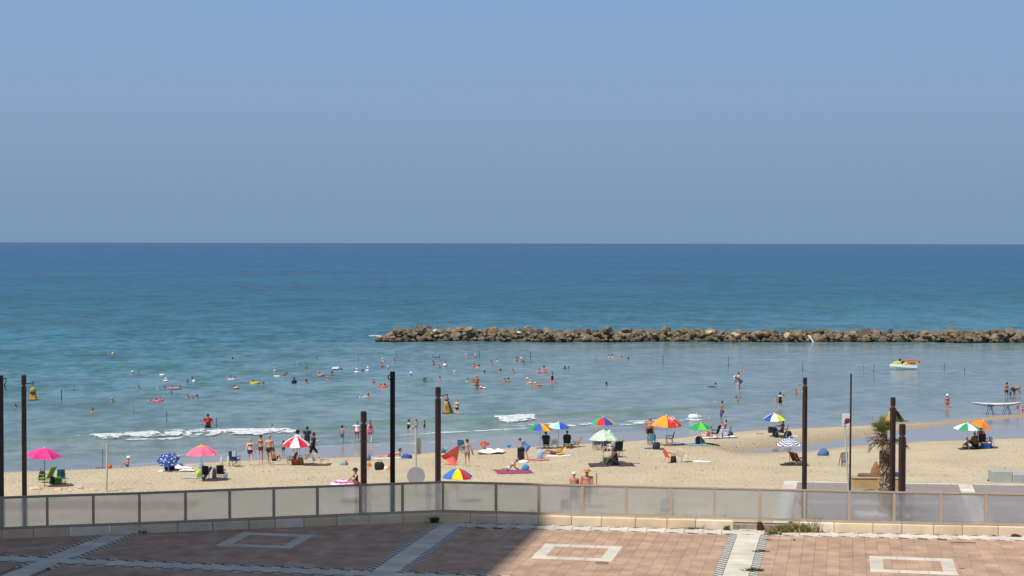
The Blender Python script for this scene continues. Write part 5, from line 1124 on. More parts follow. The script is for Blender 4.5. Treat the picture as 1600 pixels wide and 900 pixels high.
wade(1579, 618, 607.5, 'stand', 'child', .95, R(0), 'm', 'b', [('suit', '#2E5A9A')], None, 'small child in blue between the woman in black and the bending man')

# ---- swimmers: (x, head top, waterline, pose, build, skin, hair, hat, wear, label)
W_ = '#ECEAE6'
SW = [
 (170.5, 549, 553.5, 'swim', 'child', 'm', None, ('bath', '#C0607A'), [], 'swimmer in a pink cap, farthest out on the left'),
 (176, 550.5, 554, 'swim', 'woman', 'm', None, ('bath', W_), [], 'swimmer in a white cap next to the farthest pink cap'),
 (207, 579.5, 585.5, 'wide', 'man', 'r', None, ('cap', W_), [], 'white hatted bather left of a dark haired one in the far left group'),
 (215.5, 579.5, 584, 'swim', 'man', 'm', 'k', None, [], 'dark haired bather right beside the white hat on the far left'),
 (254, 582, 586, 'swim', 'child', 'r', 'b', None, [('tank', '#C84A64')], 'child in pink sitting in a white ring on the left'),
 (259, 590, 595, 'swim', 'child', 'p', None, ('sun', '#E8D0B0'), [], 'child in a pale sun hat on a small white float'),
 (299.5, 585, 590, 'swim', 'child', 'r', None, ('bath', '#E07A3A'), [], 'orange capped head on the left of the bathing group'),
 (291.5, 593, 598, 'paddle', 'man', 'd', 'k', None, [('shirt', '#2A3A44')], 'dark clothed swimmer below the orange cap'),
 (216.5, 601, 607, 'swim', 'man', 't', 'k', None, [], 'lone dark head below the far left pair'),
 (246, 604.5, 607.5, 'swim', 'child', 'p', 'y', None, [], 'tiny fair head left of the pink float riders'),
 (257.5, 602.5, 607, 'swim', 'man', 't', 'k', None, [], 'dark head touching the left end of the long pink float'),
 (269, 602, 606, 'wide', 'child', 'r', 'k', None, [], 'left child leaning on the long pink float'),
 (281, 602, 606, 'wide', 'child', 'r', 'k', None, [], 'right child leaning on the long pink float'),
 (267.5, 612, 616, 'swim', 'man', 'r', 'k', None, [('tank', '#A83A3A')], 'red shirted bather just below the long pink float'),
 (293, 615, 621.5, 'swim', 'man', 'r', 'o', None, [], 'left one of the row of three bathers on the left'),
 (300, 617.5, 621.5, 'swim', 'child', 'm', 'b', None, [], 'small middle one of the row of three bathers on the left'),
 (308, 615.5, 621.5, 'swim', 'woman', 'r', 'k', None, [], 'right one of the row of three bathers on the left'),
 (175, 621, 628.5, 'wide', 'man', 'r', 'g', None, [], 'sunburnt bather with arms spread, left of the ring group'),
 (144.5, 637, 645, 'wide', 'man', 'r', 'k', None, [], 'sunburnt dark haired bather nearest the shore on the left'),
 (232.5, 620.5, 626.5, 'swim', 'woman', 'm', 'o', None, [], 'brown haired bather left of the two on a pink ring'),
 (244, 622, 627, 'swim', 'child', 'r', 'k', None, [], 'left child in the pink ring pair'),
 (250, 620.5, 627, 'swim', 'man', 'm', 'k', None, [], 'dark haired bather pushing the pink ring pair'),
 (23.5, 630, 635.5, 'raise', 'man', 'r', 'b', None, [], 'swimmer with lifted arm between the two leftmost posts'),
 (364, 557.5, 561.5, 'swim', 'man', 't', 'k', None, [], 'dark head of the far pair above the white board riders'),
 (373.5, 556.5, 561, 'swim', 'woman', 'm', 'y', None, [], 'fair head of the far pair above the white board riders'),
 (465, 565.5, 570.5, 'swim', 'woman', 'm', 'y', None, [], 'fair haired swimmer alone in the far middle'),
 (478.5, 573, 577, 'swim', 'man', 't', 'k', None, [], 'dark head just below the lone fair haired swimmer'),
 (494, 557.5, 561, 'swim', 'man', 't', 'k', None, [], 'farthest dark head left of the tall black post'),
 (429, 578.5, 583.5, 'swim', 'woman', 'm', None, ('bath', W_), [], 'white cap behind the short white board'),
 (442, 585.5, 589, 'paddle', 'man', 'r', 'o', None, [], 'sunburnt swimmer holding the right end of the short white board'),
 (447.5, 581.5, 586, 'swim', 'man', 'r', 'b', None, [], 'swimmer behind the one holding the short white board'),
 (361, 586.5, 591, 'wide', 'man', 'm', 'k', None, [('tank', '#3A3A44')], 'left rider leaning on the white paddle board'),
 (367.5, 588.5, 593, 'swim', 'man', 'r', 'k', None, [], 'right rider leaning on the white paddle board'),
 (396, 593.5, 597.5, 'wide', 'child', 'm', 'o', None, [], 'child lying behind the bright yellow air mat'),
 (411.5, 596.5, 601, 'wide', 'man', 'r', 'b', None, [], 'swimmer touching the right end of the yellow air mat'),
 (366, 601.5, 606, 'swim', 'child', 't', 'k', None, [], 'left child of the pair on the small pink float'),
 (371, 602, 606, 'wide', 'child', 'r', 'b', None, [], 'right child of the pair on the small pink float'),
 (459.5, 589.5, 599.5, 'carry', 'heavy', 'd', 'k', None, [('shirt', '#17171C')], 'bather in a black shirt standing high out of the water'),
 (478.5, 592.5, 599, 'wide', 'man', 'r', 'k', None, [], 'dark haired bather right of the one in the black shirt'),
 (499, 580.5, 587, 'swim', 'woman', 'r', 'o', None, [], 'red haired bather in the pink ring beside a blue cap'),
 (504.5, 581.5, 586.5, 'swim', 'child', 'm', None, ('bath', '#6FB8C8'), [], 'child in a light blue cap by the pink ring'),
 (519, 579.5, 585.5, 'swim', 'man', 'd', 'k', None, [('tank', '#20262E')], 'dark bather below the white splash'),
 (511.5, 588, 595, 'wide', 'man', 'r', 'y', None, [], 'fair haired bather below the blue cap'),
 (531.5, 575, 579.5, 'paddle', 'man', 't', 'k', None, [], 'swimmer making the white splash'),
 (557.5, 575.5, 581.5, 'wide', 'woman', 'm', None, ('cap', W_), [('shirt', W_)], 'bather in white shirt and hat, left one of the white trio'),
 (565, 577, 581, 'paddle', 'man', 't', 'k', None, [('shirt', '#3A4A6A')], 'dark haired one between the two white shirts'),
 (574.5, 573, 579.5, 'wide', 'woman', 'm', None, ('cap', W_), [('shirt', W_)], 'bather in white shirt and hat, right one of the white trio'),
 (598, 559.5, 565.5, 'swim', 'woman', 'm', None, ('bath', '#E8DCC0'), [], 'cream cap far out left of the tall black post'),
 (596.5, 566.5, 573.5, 'wide', 'woman', 'r', 'b', None, [], 'bather below the cream cap left of the tall black post'),
 (616, 560.5, 566, 'wide', 'man', 'r', 'k', None, [], 'broad bather with dark hair far beyond the tall black post'),
 (605.5, 571.5, 577, 'swim', 'child', 'm', None, ('cap', W_), [], 'small white hatted child just left of the tall black post'),
 (583.5, 591.5, 598.5, 'stand', 'child', 'r', None, ('bath', '#C83A60'), [('tank', '#D8607A')], 'child in a dark pink cap above the orange boat'),
 (595, 599.5, 604.5, 'swim', 'child', 't', 'k', None, [('tank', '#A82A2A')], 'left child in the orange inflatable boat'),
 (601.5, 599, 604.5, 'swim', 'child', 't', 'k', None, [('tank', '#A82A2A')], 'right child in the orange inflatable boat'),
 (565, 615.5, 620, 'paddle', 'child', 'p', 'g', None, [('shirt', '#D8DCE0')], 'child in a white shirt below the white trio'),
 (575.5, 614, 621.5, 'swim', 'man', 'r', 'k', None, [], 'dark haired bather nearest the shore left of the tall black post'),
 (676.5, 555, 558, 'swim', 'child', 't', 'k', None, [], 'left head in the blue inflatable far out'),
 (686, 554.5, 558, 'swim', 'child', 't', 'b', None, [], 'right head in the blue inflatable far out'),
 (728, 553.5, 559, 'swim', 'woman', 'r', None, ('bath', '#E8C8C8'), [], 'pale pink cap, left of two caps under the breakwater'),
 (742.5, 553, 559, 'swim', 'woman', 'r', None, ('bath', W_), [], 'white cap, right of two caps under the breakwater'),
 (677, 563.5, 570, 'wide', 'man', 'r', 'b', None, [], 'broad bather below the blue inflatable'),
 (686, 568, 574, 'swim', 'woman', 'r', 'o', None, [], 'red haired bather below the broad one by the blue inflatable'),
 (695.5, 563.5, 571.5, 'stand', 'man', 'r', 'b', None, [], 'bather standing behind a small white ball'),
 (741.5, 566.5, 573, 'swim', 'man', 'r', 'k', None, [], 'left one of a pair on a pale float right of the short post'),
 (746.5, 569.5, 573.5, 'paddle', 'man', 'd', 'k', None, [], 'right one of a pair on a pale float right of the short post'),
 (767.5, 562.5, 568.5, 'wide', 'man', 'r', 'o', None, [], 'broad sunburnt bather left of the one in black and white'),
 (777, 559.5, 565.5, 'carry', 'woman', 'm', 'k', None, [('tank', '#D8D8DA')], 'dark haired bather in a white top far out'),
 (807.5, 557.5, 564, 'swim', 'woman', 'm', 'k', None, [('tank', '#C84A50')], 'dark haired one beside the white hat by the third stake'),
 (814.5, 558.5, 564.5, 'wide', 'man', 'm', None, ('cap', W_), [], 'white hatted one by the third stake'),
 (818.5, 563.5, 569, 'swim', 'man', 'r', 'k', None, [], 'bather just below the white hat by the third stake'),
 (642, 581.5, 587, 'swim', 'woman', 'r', None, ('sun', W_), [], 'white hatted head alone right of the tall black post'),
 (661, 590.5, 595.5, 'paddle', 'man', 'd', 'k', None, [], 'dark head behind the small green ring'),
 (665, 589.5, 595, 'wide', 'child', 'r', 'b', None, [], 'child held above the small green ring'),
 (687, 587.5, 594, 'wide', 'man', 'r', 'k', None, [], 'dark haired bather right of the small green ring'),
 (710, 579, 584, 'swim', 'woman', 'm', None, ('bath', W_), [], 'white cap alone in the middle of the bay'),
 (757, 578.5, 582.5, 'swim', 'man', 't', 'k', None, [], 'left one of three evenly spaced dark heads'),
 (782, 576, 582, 'swim', 'man', 't', 'k', None, [], 'middle one of three evenly spaced dark heads'),
 (801.5, 576, 582, 'wide', 'man', 'r', 'k', None, [], 'right one of three evenly spaced dark heads, bare shouldered'),
 (842.5, 575, 582, 'swim', 'woman', 'r', 'o', None, [], 'red haired bather left of the orange ring'),
 (850, 571, 580, 'carry', 'man', 'r', 'k', None, [], 'man standing behind the orange ring'),
 (883.5, 571.5, 576, 'paddle', 'man', 'd', 'k', None, [('shirt', '#22242A')], 'left dark head of the pair farthest right of the bathers'),
 (888.5, 572.5, 576, 'swim', 'man', 'd', 'k', None, [], 'right dark head of the pair farthest right of the bathers'),
 (729.5, 590.5, 596, 'wide', 'woman', 'm', 'k', None, [], 'dark haired bather left of the tall man with the striped ring'),
 (744.5, 586, 602.5, 'hold', 'heavy', 'r', 'y', None, [('tank', '#B8603A')], 'big sunburnt adult standing high behind the striped ring'),
 (739.5, 590.5, 596, 'swim', 'child', 'r', 'o', None, [('tank', '#D8502A')], 'child in orange at the left of the big sunburnt adult'),
 (748, 603, 607.5, 'paddle', 'man', 'd', None, None, [('shirt', '#26304A')], 'swimmer in a navy shirt bending at the striped ring'),
 (751.5, 603, 607, 'swim', 'child', 'm', None, ('bath', '#DDE6F2'), [], 'small white cap in front of the striped ring'),
 (788.5, 590, 597, 'swim', 'man', 'r', 'k', None, [], 'left one of the close dark haired pair'),
 (794.5, 589.5, 597, 'swim', 'woman', 'r', 'k', None, [], 'right one of the close dark haired pair'),
 (824, 590, 596, 'swim', 'woman', 'r', None, ('bath', W_), [], 'white cap left of the fair haired one by the orange floats'),
 (828.5, 592, 600, 'wide', 'woman', 'p', 'y', None, [], 'fair haired bather with pale shoulders by the orange floats'),
 (836, 597, 602, 'swim', 'child', 'm', None, ('bath', W_), [], 'white capped child left end of the orange float'),
 (842, 595, 601.5, 'wide', 'woman', 'r', 'y', None, [], 'fair haired bather at the right end of the orange float'),
 (951.5, 553.5, 559.5, 'swim', 'woman', 'p', 'k', None, [], 'left one of the far pair to the right of the bay'),
 (956, 553.5, 559.5, 'wide', 'woman', 'p', 'k', None, [], 'right one of the far pair to the right of the bay'),
 (971, 555.5, 561, 'wide', 'man', 'r', 'k', None, [], 'bare shouldered bather right of the far pair'),
 (982, 558, 562, 'swim', 'man', 'd', 'k', None, [('tank', '#26282E')], 'dark head at the right end of the far group'),
 (947.5, 596.5, 602, 'swim', 'man', 'd', 'k', None, [], 'single dark head alone in the right half of the bay'),
 (1118, 597.5, 604, 'swim', 'man', 'm', 'k', None, [], 'swimmer pushing a blue bodyboard'),
]
rq = random.Random(77)
for (x, top, wl, pose, build, sk, hr, hat, wr, lab) in SW:
    h = {'man': 1.74, 'woman': 1.64, 'heavy': 1.76, 'child': 1.25}[build]
    p = at(x, wl, 0); vis_ = max((wl-top)*p.y/FPX, .30 if build != 'child' else .24); sub = body(pose, build)['top']*h/1.74-vis_
    person((p.x, p.y, -sub+float(seaheight(np.array([p.x]), np.array([p.y]))[0])*.5), pose, build, h, R(rq.uniform(120, 240) if rq.random() < .65 else rq.uniform(-60, 60)), sk, hr, wr, hat, lab, 'bathers out in the bay')
# woman kneeling on a pink board
p = at(863, 597.5, .06); person((p.x, p.y, .06), 'kneel', 'woman', 1.66, R(178), 'r', 'k', [('suit', BLK)], None, 'woman in a black swimsuit kneeling on a pink board')
# ================================================================== PARASOLS
def par_mat(c): return M(c, .8, .14, 2.2, .15, name='parasol_cloth')
def floral(base, spot, sc, lo=.52, hi=.60, name='printed_cloth'):
    mt = bpy.data.materials.new(name); mt.use_nodes = True; n = mt.node_tree.nodes; l = mt.node_tree.links; b = n['Principled BSDF']; b.inputs['Roughness'].default_value = .8
    t = n.new('ShaderNodeTexCoord'); z = n.new('ShaderNodeTexNoise'); z.inputs['Scale'].default_value = sc; z.inputs['Detail'].default_value = 2.5; l.new(t.outputs['Object'], z.inputs['Vector'])
    r_ = n.new('ShaderNodeValToRGB'); r_.color_ramp.elements[0].position = lo; r_.color_ramp.elements[0].color = (*hexlin(base), 1); r_.color_ramp.elements[1].position = hi; r_.color_ramp.elements[1].color = (*hexlin(spot), 1)
    l.new(z.outputs[0], r_.inputs[0]); l.new(r_.outputs[0], b.inputs['Base Color']); return mt
def ringcloth(cols, freq, name='ringed_cloth'):
    """rings round the mast: a printed pattern of concentric stripes"""
    mt = bpy.data.materials.new(name); mt.use_nodes = True; n = mt.node_tree.nodes; l = mt.node_tree.links; b = n['Principled BSDF']; b.inputs['Roughness'].default_value = .8
    t = n.new('ShaderNodeTexCoord'); s_ = n.new('ShaderNodeSeparateXYZ'); l.new(t.outputs['Object'], s_.inputs[0]); cb_ = n.new('ShaderNodeCombineXYZ'); l.new(s_.outputs[0], cb_.inputs[0]); l.new(s_.outputs[1], cb_.inputs[1])
    ln = n.new('ShaderNodeVectorMath'); ln.operation = 'LENGTH'; l.new(cb_.outputs[0], ln.inputs[0]); m_ = n.new('ShaderNodeMath'); m_.operation = 'MULTIPLY'; m_.inputs[1].default_value = freq; l.new(ln.outputs['Value'], m_.inputs[0])
    f = n.new('ShaderNodeMath'); f.operation = 'FRACT'; l.new(m_.outputs[0], f.inputs[0]); g_ = n.new('ShaderNodeMath'); g_.operation = 'GREATER_THAN'; g_.inputs[1].default_value = .5; l.new(f.outputs[0], g_.inputs[0])
    mx_ = n.new('ShaderNodeMixRGB'); mx_.inputs[1].default_value = (*hexlin(cols[0]), 1); mx_.inputs[2].default_value = (*hexlin(cols[1]), 1); l.new(g_.outputs[0], mx_.inputs[0]); l.new(mx_.outputs[0], b.inputs['Base Color']); return mt
def parasol(base, apex, wpx, label, cols, rise=.42, n=8, tilt=(0, 0), phase=0.0, polec='#D8D8D4', valance=0, z=None, scallop=.05, toe=None, topc=None, logo=None, square=False):
    b_ = hit(*base); d = b_.y; h = (base[1]-apex[1])*d/FPX; Rr = wpx/2*d/FPX*1.03; ax = (apex[0]-base[0])*d/FPX
    o = empty('parasol', b_, 0, label, 'parasol', 'beach parasols on the sand'); top = V3((ax, 0, h))
    mb = MB(); mb.tube((0, 0, -.25), top, .022, .018, 8); mb.build('pole', M(polec, .5, .05), o)
    _q = random.Random(int(apex[0]*3)); jit = [_q.uniform(.95, 1.04) for _ in range(n+1)]; jit[n] = jit[0]; jz = [_q.uniform(-.035, .035) for _ in range(n+1)]; jz[n] = jz[0]; tilt = (tilt[0]+_q.uniform(-2.5, 2.5), tilt[1]+_q.uniform(-3, 3))
    T = Matrix.Translation(top) @ Matrix.Rotation(R(tilt[0]), 4, 'X') @ Matrix.Rotation(R(tilt[1]), 4, 'Y')
    cy = empty('canopy', (0, 0, 0)); cy.parent = o; cy.matrix_local = T
    H = rise*Rr; K = 7; mats = {}
    for g_ in range(n):
        a0, a1 = phase+2*math.pi*g_/n, phase+2*math.pi*(g_+1)/n; vs = []; S_ = 5
        for k in range(K+1):
            t = k/K
            for s_ in range(S_):
                u = s_/(S_-1); a = a0+(a1-a0)*u; sag = 4*u*(1-u); rr_ = Rr*t*(1-scallop*sag*t*1.4)*(math.cos(math.pi/n)/math.cos((u-.5)*2*math.pi/n) if True else 1); zz = -H*(t**1.7)-.035*Rr*sag*t
                rr_ *= 1+t*((jit[g_]*(1-u)+jit[g_+1]*u)-1); zz += t*t*Rr*(jz[g_]*(1-u)+jz[g_+1]*u)
                vs.append((rr_*math.cos(a), rr_*math.sin(a), zz))
        if valance:
            for s_ in range(S_):
                x, y, z_ = vs[K*S_+s_]; vs.append((x*1.01, y*1.01, z_-valance))
        rows = K+1+(1 if valance else 0)
        mb = MB(); mb.add(vs, [(k*S_+s_, (k+1)*S_+s_, (k+1)*S_+s_+1, k*S_+s_+1) for k in range(rows-1) for s_ in range(S_-1)])
        c = cols[g_ % len(cols)]; c = par_mat(c) if isinstance(c, str) else c
        if topc is not None:
            me = mb.mesh('canopy_panel', [c, par_mat(topc)], True)
            for q, pl_ in enumerate(me.polygons): pl_.material_index = 1 if q < (S_-1)*2 else 0
            link('canopy_panel', me, cy)
        else: mb.build('canopy_panel', c, cy, True)
    mb = MB()
    for g_ in range(n):
        a = phase+2*math.pi*g_/n; mb.path([(0, 0, -.03), (Rr*.5*math.cos(a), Rr*.5*math.sin(a), -H*.5**1.7-.02), (Rr*.99*math.cos(a), Rr*.99*math.sin(a), -H*.99-.015)], .007, 4); mb.tube((Rr*.5*math.cos(a), Rr*.5*math.sin(a), -H*.5**1.7-.02), (0, 0, -H-.10), .006, .006, 4)
    mb.build('ribs', M('#9A9A98', .4, .05, metal=.5), cy)
    mb = MB(); mb.lathe([(.035, -.01), (.04, .02), (.022, .06), (.006, .09)], 8); mb.build('finial', M('#E4E0D8', .5, 0), cy, True)
    if logo: logo(cy, Rr, H)
    return o
PK, PK2 = '#E8388C', '#F0609A'
parasol((70, 761), (69.5, 700), 57, 'magenta parasol with four pointed corners above the green and turquoise chairs', ['#E8388C'], .42, 6, (4, 2), R(10), '#5A5A5E', scallop=.12)
parasol((264, 737), (262, 712), 36, 'dark blue parasol with a white leaf print, tilted towards the terrace', [floral('#1E3F8A', '#C8D6EA', 9, .57, .60)], .42, 8, (38, 0), .2)
parasol((315, 752), (315, 695.5), 51, 'coral pink parasol with an orange centre', ['#F07090'], .52, 8, (0, 0), .2, topc='#F0A030')
def rwlogo(cy, Rr, H):
    mb = MB(); a = R(-112); r_ = Rr*.62; z = -H*.62**1.7+.02
    for i in range(5): mb.box(-.11+.045*i, -.075+.045*i, -.012, .012, 0, .03+.01*(i % 2), Matrix.Translation((r_*math.cos(a), r_*math.sin(a)-.05, z-.03)))
    mb.build('print', M('#C8C8D0', .8, 0), cy)
parasol((467, 727), (463, 682.5), 44, 'red and white striped parasol behind which three people stand', ['#E9E9EA', '#D8283C'], .58, 8, (0, 2), R(-112.5), logo=rwlogo)
parasol((536, 785), (535, 748.5), 38, 'pink parasol with white rings just showing above the railing', [ringcloth(('#E8489A', '#F2E6EC'), 3.4)], .40, 10, (0, 0), 0)
parasol((714, 785), (715.5, 731), 47, 'blue, yellow and red parasol standing close behind the railing bend', ['#2F6FC8', '#F2D21E', '#D8303C', '#2F6FC8', '#2E9A4A', '#F2D21E', '#D8303C', '#2F9A8A'], .55, 8, (0, 0), R(-157.5), valance=.04)
parasol((843.5, 701), (843.5, 661), 40, 'green, blue and yellow parasol above the large seated person', ['#1E9A4A', '#3656B8', '#E8B81E', '#D83A28'], .50, 8, (0, 3), R(-168))
parasol((872, 700), (873, 659.5), 35, 'pastel parasol in pale yellow, mint and blue above the red capped person', ['#E8DCA0', '#9FDCD8', '#2A5AC8', '#6A4AA8'], .48, 8, (0, 2), R(-175))
parasol((943, 706), (942, 651.5), 39, 'green, red and blue parasol behind the pale floral one', ['#3AA858', '#D82838', '#2848B0', '#D8A81E'], .52, 8, (0, 0), R(-172))
parasol((942, 724), (943, 671.5), 46, 'pale green parasol with a leaf print', [floral('#A9CDB0', '#E2EAD0', 7, .42, .62)], .60, 8, (0, 0), .1)
def icelogo(cy, Rr, H):
    # white heart shaped swirl of two loops with two rows of small letters below, printed on the red panel
    w_ = M('#F2E6E6', .7, 0); mb = MB(); a = R(-62); c = V3((Rr*.52*math.cos(a), Rr*.60*math.sin(a), -H*.28)); out_ = V3((math.cos(a)*.3, -1, .75)).normalized()
    q = out_.to_track_quat('Z', 'Y').to_matrix().to_4x4(); T = Matrix.Translation(c+out_*.10) @ q
    for s_ in (-1, 1): mb.torus(.095, .020, 16, 5, T @ Matrix.Translation((s_*.105, 0, 0)) @ Matrix.Scale(1, 4))
    mb.tube(T @ V3((-.16, -.07, 0)), T @ V3((0, -.14, 0)), .02, .02, 5); mb.tube(T @ V3((.16, -.07, 0)), T @ V3((0, -.14, 0)), .02, .02, 5)
    T2 = Matrix.Translation(V3((0, 0, 0)))
    for r_, (n_, s_) in enumerate(((5, .04), (7, .032))):
        for i in range(n_):
            x = (i-(n_-1)/2)*s_*1.25; y = -.24-.075*r_
            mb.box(x-s_*.35, x-s_*.15, y, y+s_*1.2, 0, .012, T); mb.box(x-s_*.14, x+s_*.3, y+(s_*.9 if i % 2 else 0), y+(s_*1.2 if i % 2 else s_*.3), 0, .012, T)
    mb.build('logo', w_, cy)
parasol((1043.5, 696), (1041.5, 649), 47, 'orange and red parasol with a white heart emblem', ['#F0A030', '#E0392C', '#E0392C', '#E85A2C', '#F0A030', '#F0A030', '#F0A030', '#F0A030'], .60, 8, (0, 2), R(-135), logo=icelogo, valance=.05)
parasol((1095, 694), (1094.5, 660.5), 37, 'parasol in two shades of green', ['#1F9A50', '#5CC83A', '#1F9A50', '#1F9A50'], .50, 8, (0, 2), R(-155))
parasol((1209, 683), (1209.5, 646), 36, 'blue, white and yellow parasol nearest the waterline', ['#2C48A8', '#EDEDEE', '#D8DC2A', '#C8D8DA'], .54, 8, (0, 0), R(-165))
parasol((1234, 726), (1233, 684.5), 43, 'blue and white ringed parasol left of the slim brown post', [ringcloth(('#E4E6F0', '#34488C'), 7.5)], .46, 8, (0, 0), .1)
parasol((1513.5, 702), (1511, 661), 41, 'green and white parasol at the right', ['#E4E8E4', '#1F9A5C'], .42, 8, (0, 3), R(-190))
parasol((1538, 700), (1536, 657.5), 36, 'plain orange parasol tilted to the right beside the green and white one', ['#F0842A'], .55, 6, (2, 18), .3)

# ================================================================== CHAIRS
def chair(px, py, kind, rot, fab, fr='#8A8A8C', label='', s=1.0, drape=None, group='beach chairs on the sand'):
    p = hit(px, py); o = empty('chair', p, rot, label, 'chair', group, sc=s); F_ = M(fr, .5, .08) if isinstance(fr, str) else fr; C_ = M(fab, .8, .10, 8) if isinstance(fab, str) else fab
    def part(nm, mb, m_, loc=None): return mb.build(nm, m_, o, loc=loc)
    if kind == 'camp':          # folding chair with crossed legs
        sh, bh, w_ = .42, .95, .235
        mb = MB(); mb.add([(-w_, -.22, sh-.03), (w_, -.22, sh-.03), (w_, .24, sh+.02), (-w_, .24, sh+.02), (-w_, -.22, sh-.05), (w_, -.22, sh-.05), (w_, .24, sh), (-w_, .24, sh)], [(0, 1, 2, 3), (7, 6, 5, 4), (0, 4, 5, 1), (1, 5, 6, 2), (2, 6, 7, 3), (3, 7, 4, 0)]); part('seat', mb, C_)
        mb = MB(); vs = []
        for k in range(5):
            t = k/4
            for u in (-1, -.5, 0, .5, 1): vs.append((u*w_, -.24-.16*t-.05*(1-u*u), sh+.02+(bh-sh)*t+(.03*(1-abs(u)) if k == 4 else 0)))
        n5 = len(vs); vs += [(x, y-.025, z) for x, y, z in vs]
        mb.add(vs, [(k*5+u, k*5+u+1, k*5+u+6, k*5+u+5) for k in range(4) for u in range(4)]+[(n5+k*5+u, n5+k*5+u+5, n5+k*5+u+6, n5+k*5+u+1) for k in range(4) for u in range(4)]); part('backrest', mb, C_)
        for sx_ in (-1, 1):
            mb = MB(); mb.tube((sx_*w_, -.27, 0), (-sx_*w_*.1, -.22, sh*.5), .012, .012, 5); mb.tube((-sx_*w_*.1, -.22, sh*.5), (-sx_*w_, -.2, sh), .012, .012, 5); part('leg', mb, F_)
            mb = MB(); mb.tube((sx_*w_, .26, 0), (-sx_*w_, .22, sh), .012, .012, 5); part('leg', mb, F_)
            mb = MB(); mb.tube((sx_*w_, -.42, bh), (sx_*w_, -.24, 0), .013, .013, 5); part('back_post', mb, F_)
            mb = MB(); mb.box(sx_*(w_+.02)-.035, sx_*(w_+.02)+.035, -.28, .26, sh+.20, sh+.225); part('armrest', mb, C_)
            mb = MB(); mb.tube((sx_*w_, .24, 0), (sx_*w_, .24, sh+.2), .012, .012, 5); part('arm_post', mb, F_)
    elif kind == 'plastic':     # moulded armchair with slatted round back
        sh = .40
        mb = MB(); mb.bevbox(-.24, .24, -.22, .24, sh-.03, sh, .015); part('seat', mb, C_)
        mb = MB()
        for i in range(5):
            u = (i-2)/2; hh = .44-.10*u*u; mb.add([(u*.21-.046, -.22-.02*abs(u), sh), (u*.21+.046, -.22, sh), (u*.24+.055, -.36, sh+hh), (u*.24-.055, -.36, sh+hh), (u*.21-.046, -.245, sh), (u*.21+.046, -.245, sh), (u*.24+.055, -.385, sh+hh), (u*.24-.055, -.385, sh+hh)], [(0, 1, 2, 3), (7, 6, 5, 4), (0, 4, 5, 1), (1, 5, 6, 2), (2, 6, 7, 3), (3, 7, 4, 0)])
        mb.path([(-.27, -.34, sh+.25), (-.26, -.38, sh+.38), (-.13, -.39, sh+.47), (0, -.39, sh+.49), (.13, -.39, sh+.47), (.26, -.38, sh+.38), (.27, -.34, sh+.25)], .022, 6); part('backrest', mb, C_)
        for sx_ in (-1, 1):
            for y0, y1 in ((-.22, -.30), (.22, .27)):
                mb = MB(); mb.tube((sx_*.22, y0, sh-.02), (sx_*.27, y1, 0), .026, .02, 6); part('leg', mb, C_)
            mb = MB(); mb.path([(sx_*.26, -.33, sh+.26), (sx_*.29, -.05, sh+.24), (sx_*.29, .20, sh+.22), (sx_*.26, .26, sh+.0)], .026, 6); part('armrest', mb, C_)
    elif kind == 'frame':       # tubular chair with straps seen as a light rectangle
        sh = .38; w_ = .26
        for sx_ in (-1, 1):
            mb = MB(); mb.path([(sx_*w_, -.30, 0), (sx_*w_, -.34, sh+.06), (sx_*w_*.96, -.42, .88)], .016, 6); part('back_post', mb, F_)
            mb = MB(); mb.path([(sx_*w_, .24, 0), (sx_*w_, .24, sh+.20), (sx_*w_, -.30, sh+.22)], .016, 6); part('armrest', mb, F_)
        mb = MB(); mb.tube((-w_, -.42, .88), (w_, -.42, .88), .016, .016, 6); mb.tube((-w_, -.33, sh-.02), (w_, -.33, sh-.02), .016, .016, 6); mb.tube((-w_, .24, sh), (w_, .24, sh), .016, .016, 6); part('frame', mb, F_)
        for i in range(5):
            x = -w_+.06+i*(2*w_-.12)/4; mb = MB(); mb.add([(x-.035, -.345, sh), (x+.035, -.345, sh), (x+.035, -.425, .86), (x-.035, -.425, .86)], [(0, 1, 2, 3)]); part('back_strap', mb, C_)
        mb = MB(); mb.box(-w_+.02, w_-.02, -.31, .23, sh-.015, sh-.005); part('seat', mb, C_)
    else:                       # low lounger with tilted back
        sh = .24; w_ = .27
        mb = MB(); mb.box(-w_, w_, -.22, .30, sh-.02, sh); part('seat', mb, C_)
        mb = MB(); mb.add([(-w_, -.22, sh), (w_, -.22, sh), (w_, -.55, sh+.60), (-w_, -.55, sh+.60), (-w_, -.25, sh), (w_, -.25, sh), (w_, -.58, sh+.60), (-w_, -.58, sh+.60)], [(0, 1, 2, 3), (7, 6, 5, 4), (0, 4, 5, 1), (1, 5, 6, 2), (2, 6, 7, 3), (3, 7, 4, 0)]); part('backrest', mb, C_)
        for sx_ in (-1, 1):
            mb = MB(); mb.tube((sx_*w_, -.50, 0), (sx_*w_, .10, sh+.22), .016, .016, 5); part('leg', mb, F_)
            mb = MB(); mb.tube((sx_*w_, .34, 0), (sx_*w_, -.05, sh), .016, .016, 5); part('leg', mb, F_)
            mb = MB(); mb.box(sx_*(w_+.02)-.03, sx_*(w_+.02)+.03, -.36, .18, sh+.20, sh+.225); part('armrest', mb, F_)
            mb = MB(); mb.tube((sx_*w_, -.56, sh+.62), (sx_*w_, -.24, sh), .015, .015, 5); part('back_post', mb, F_)
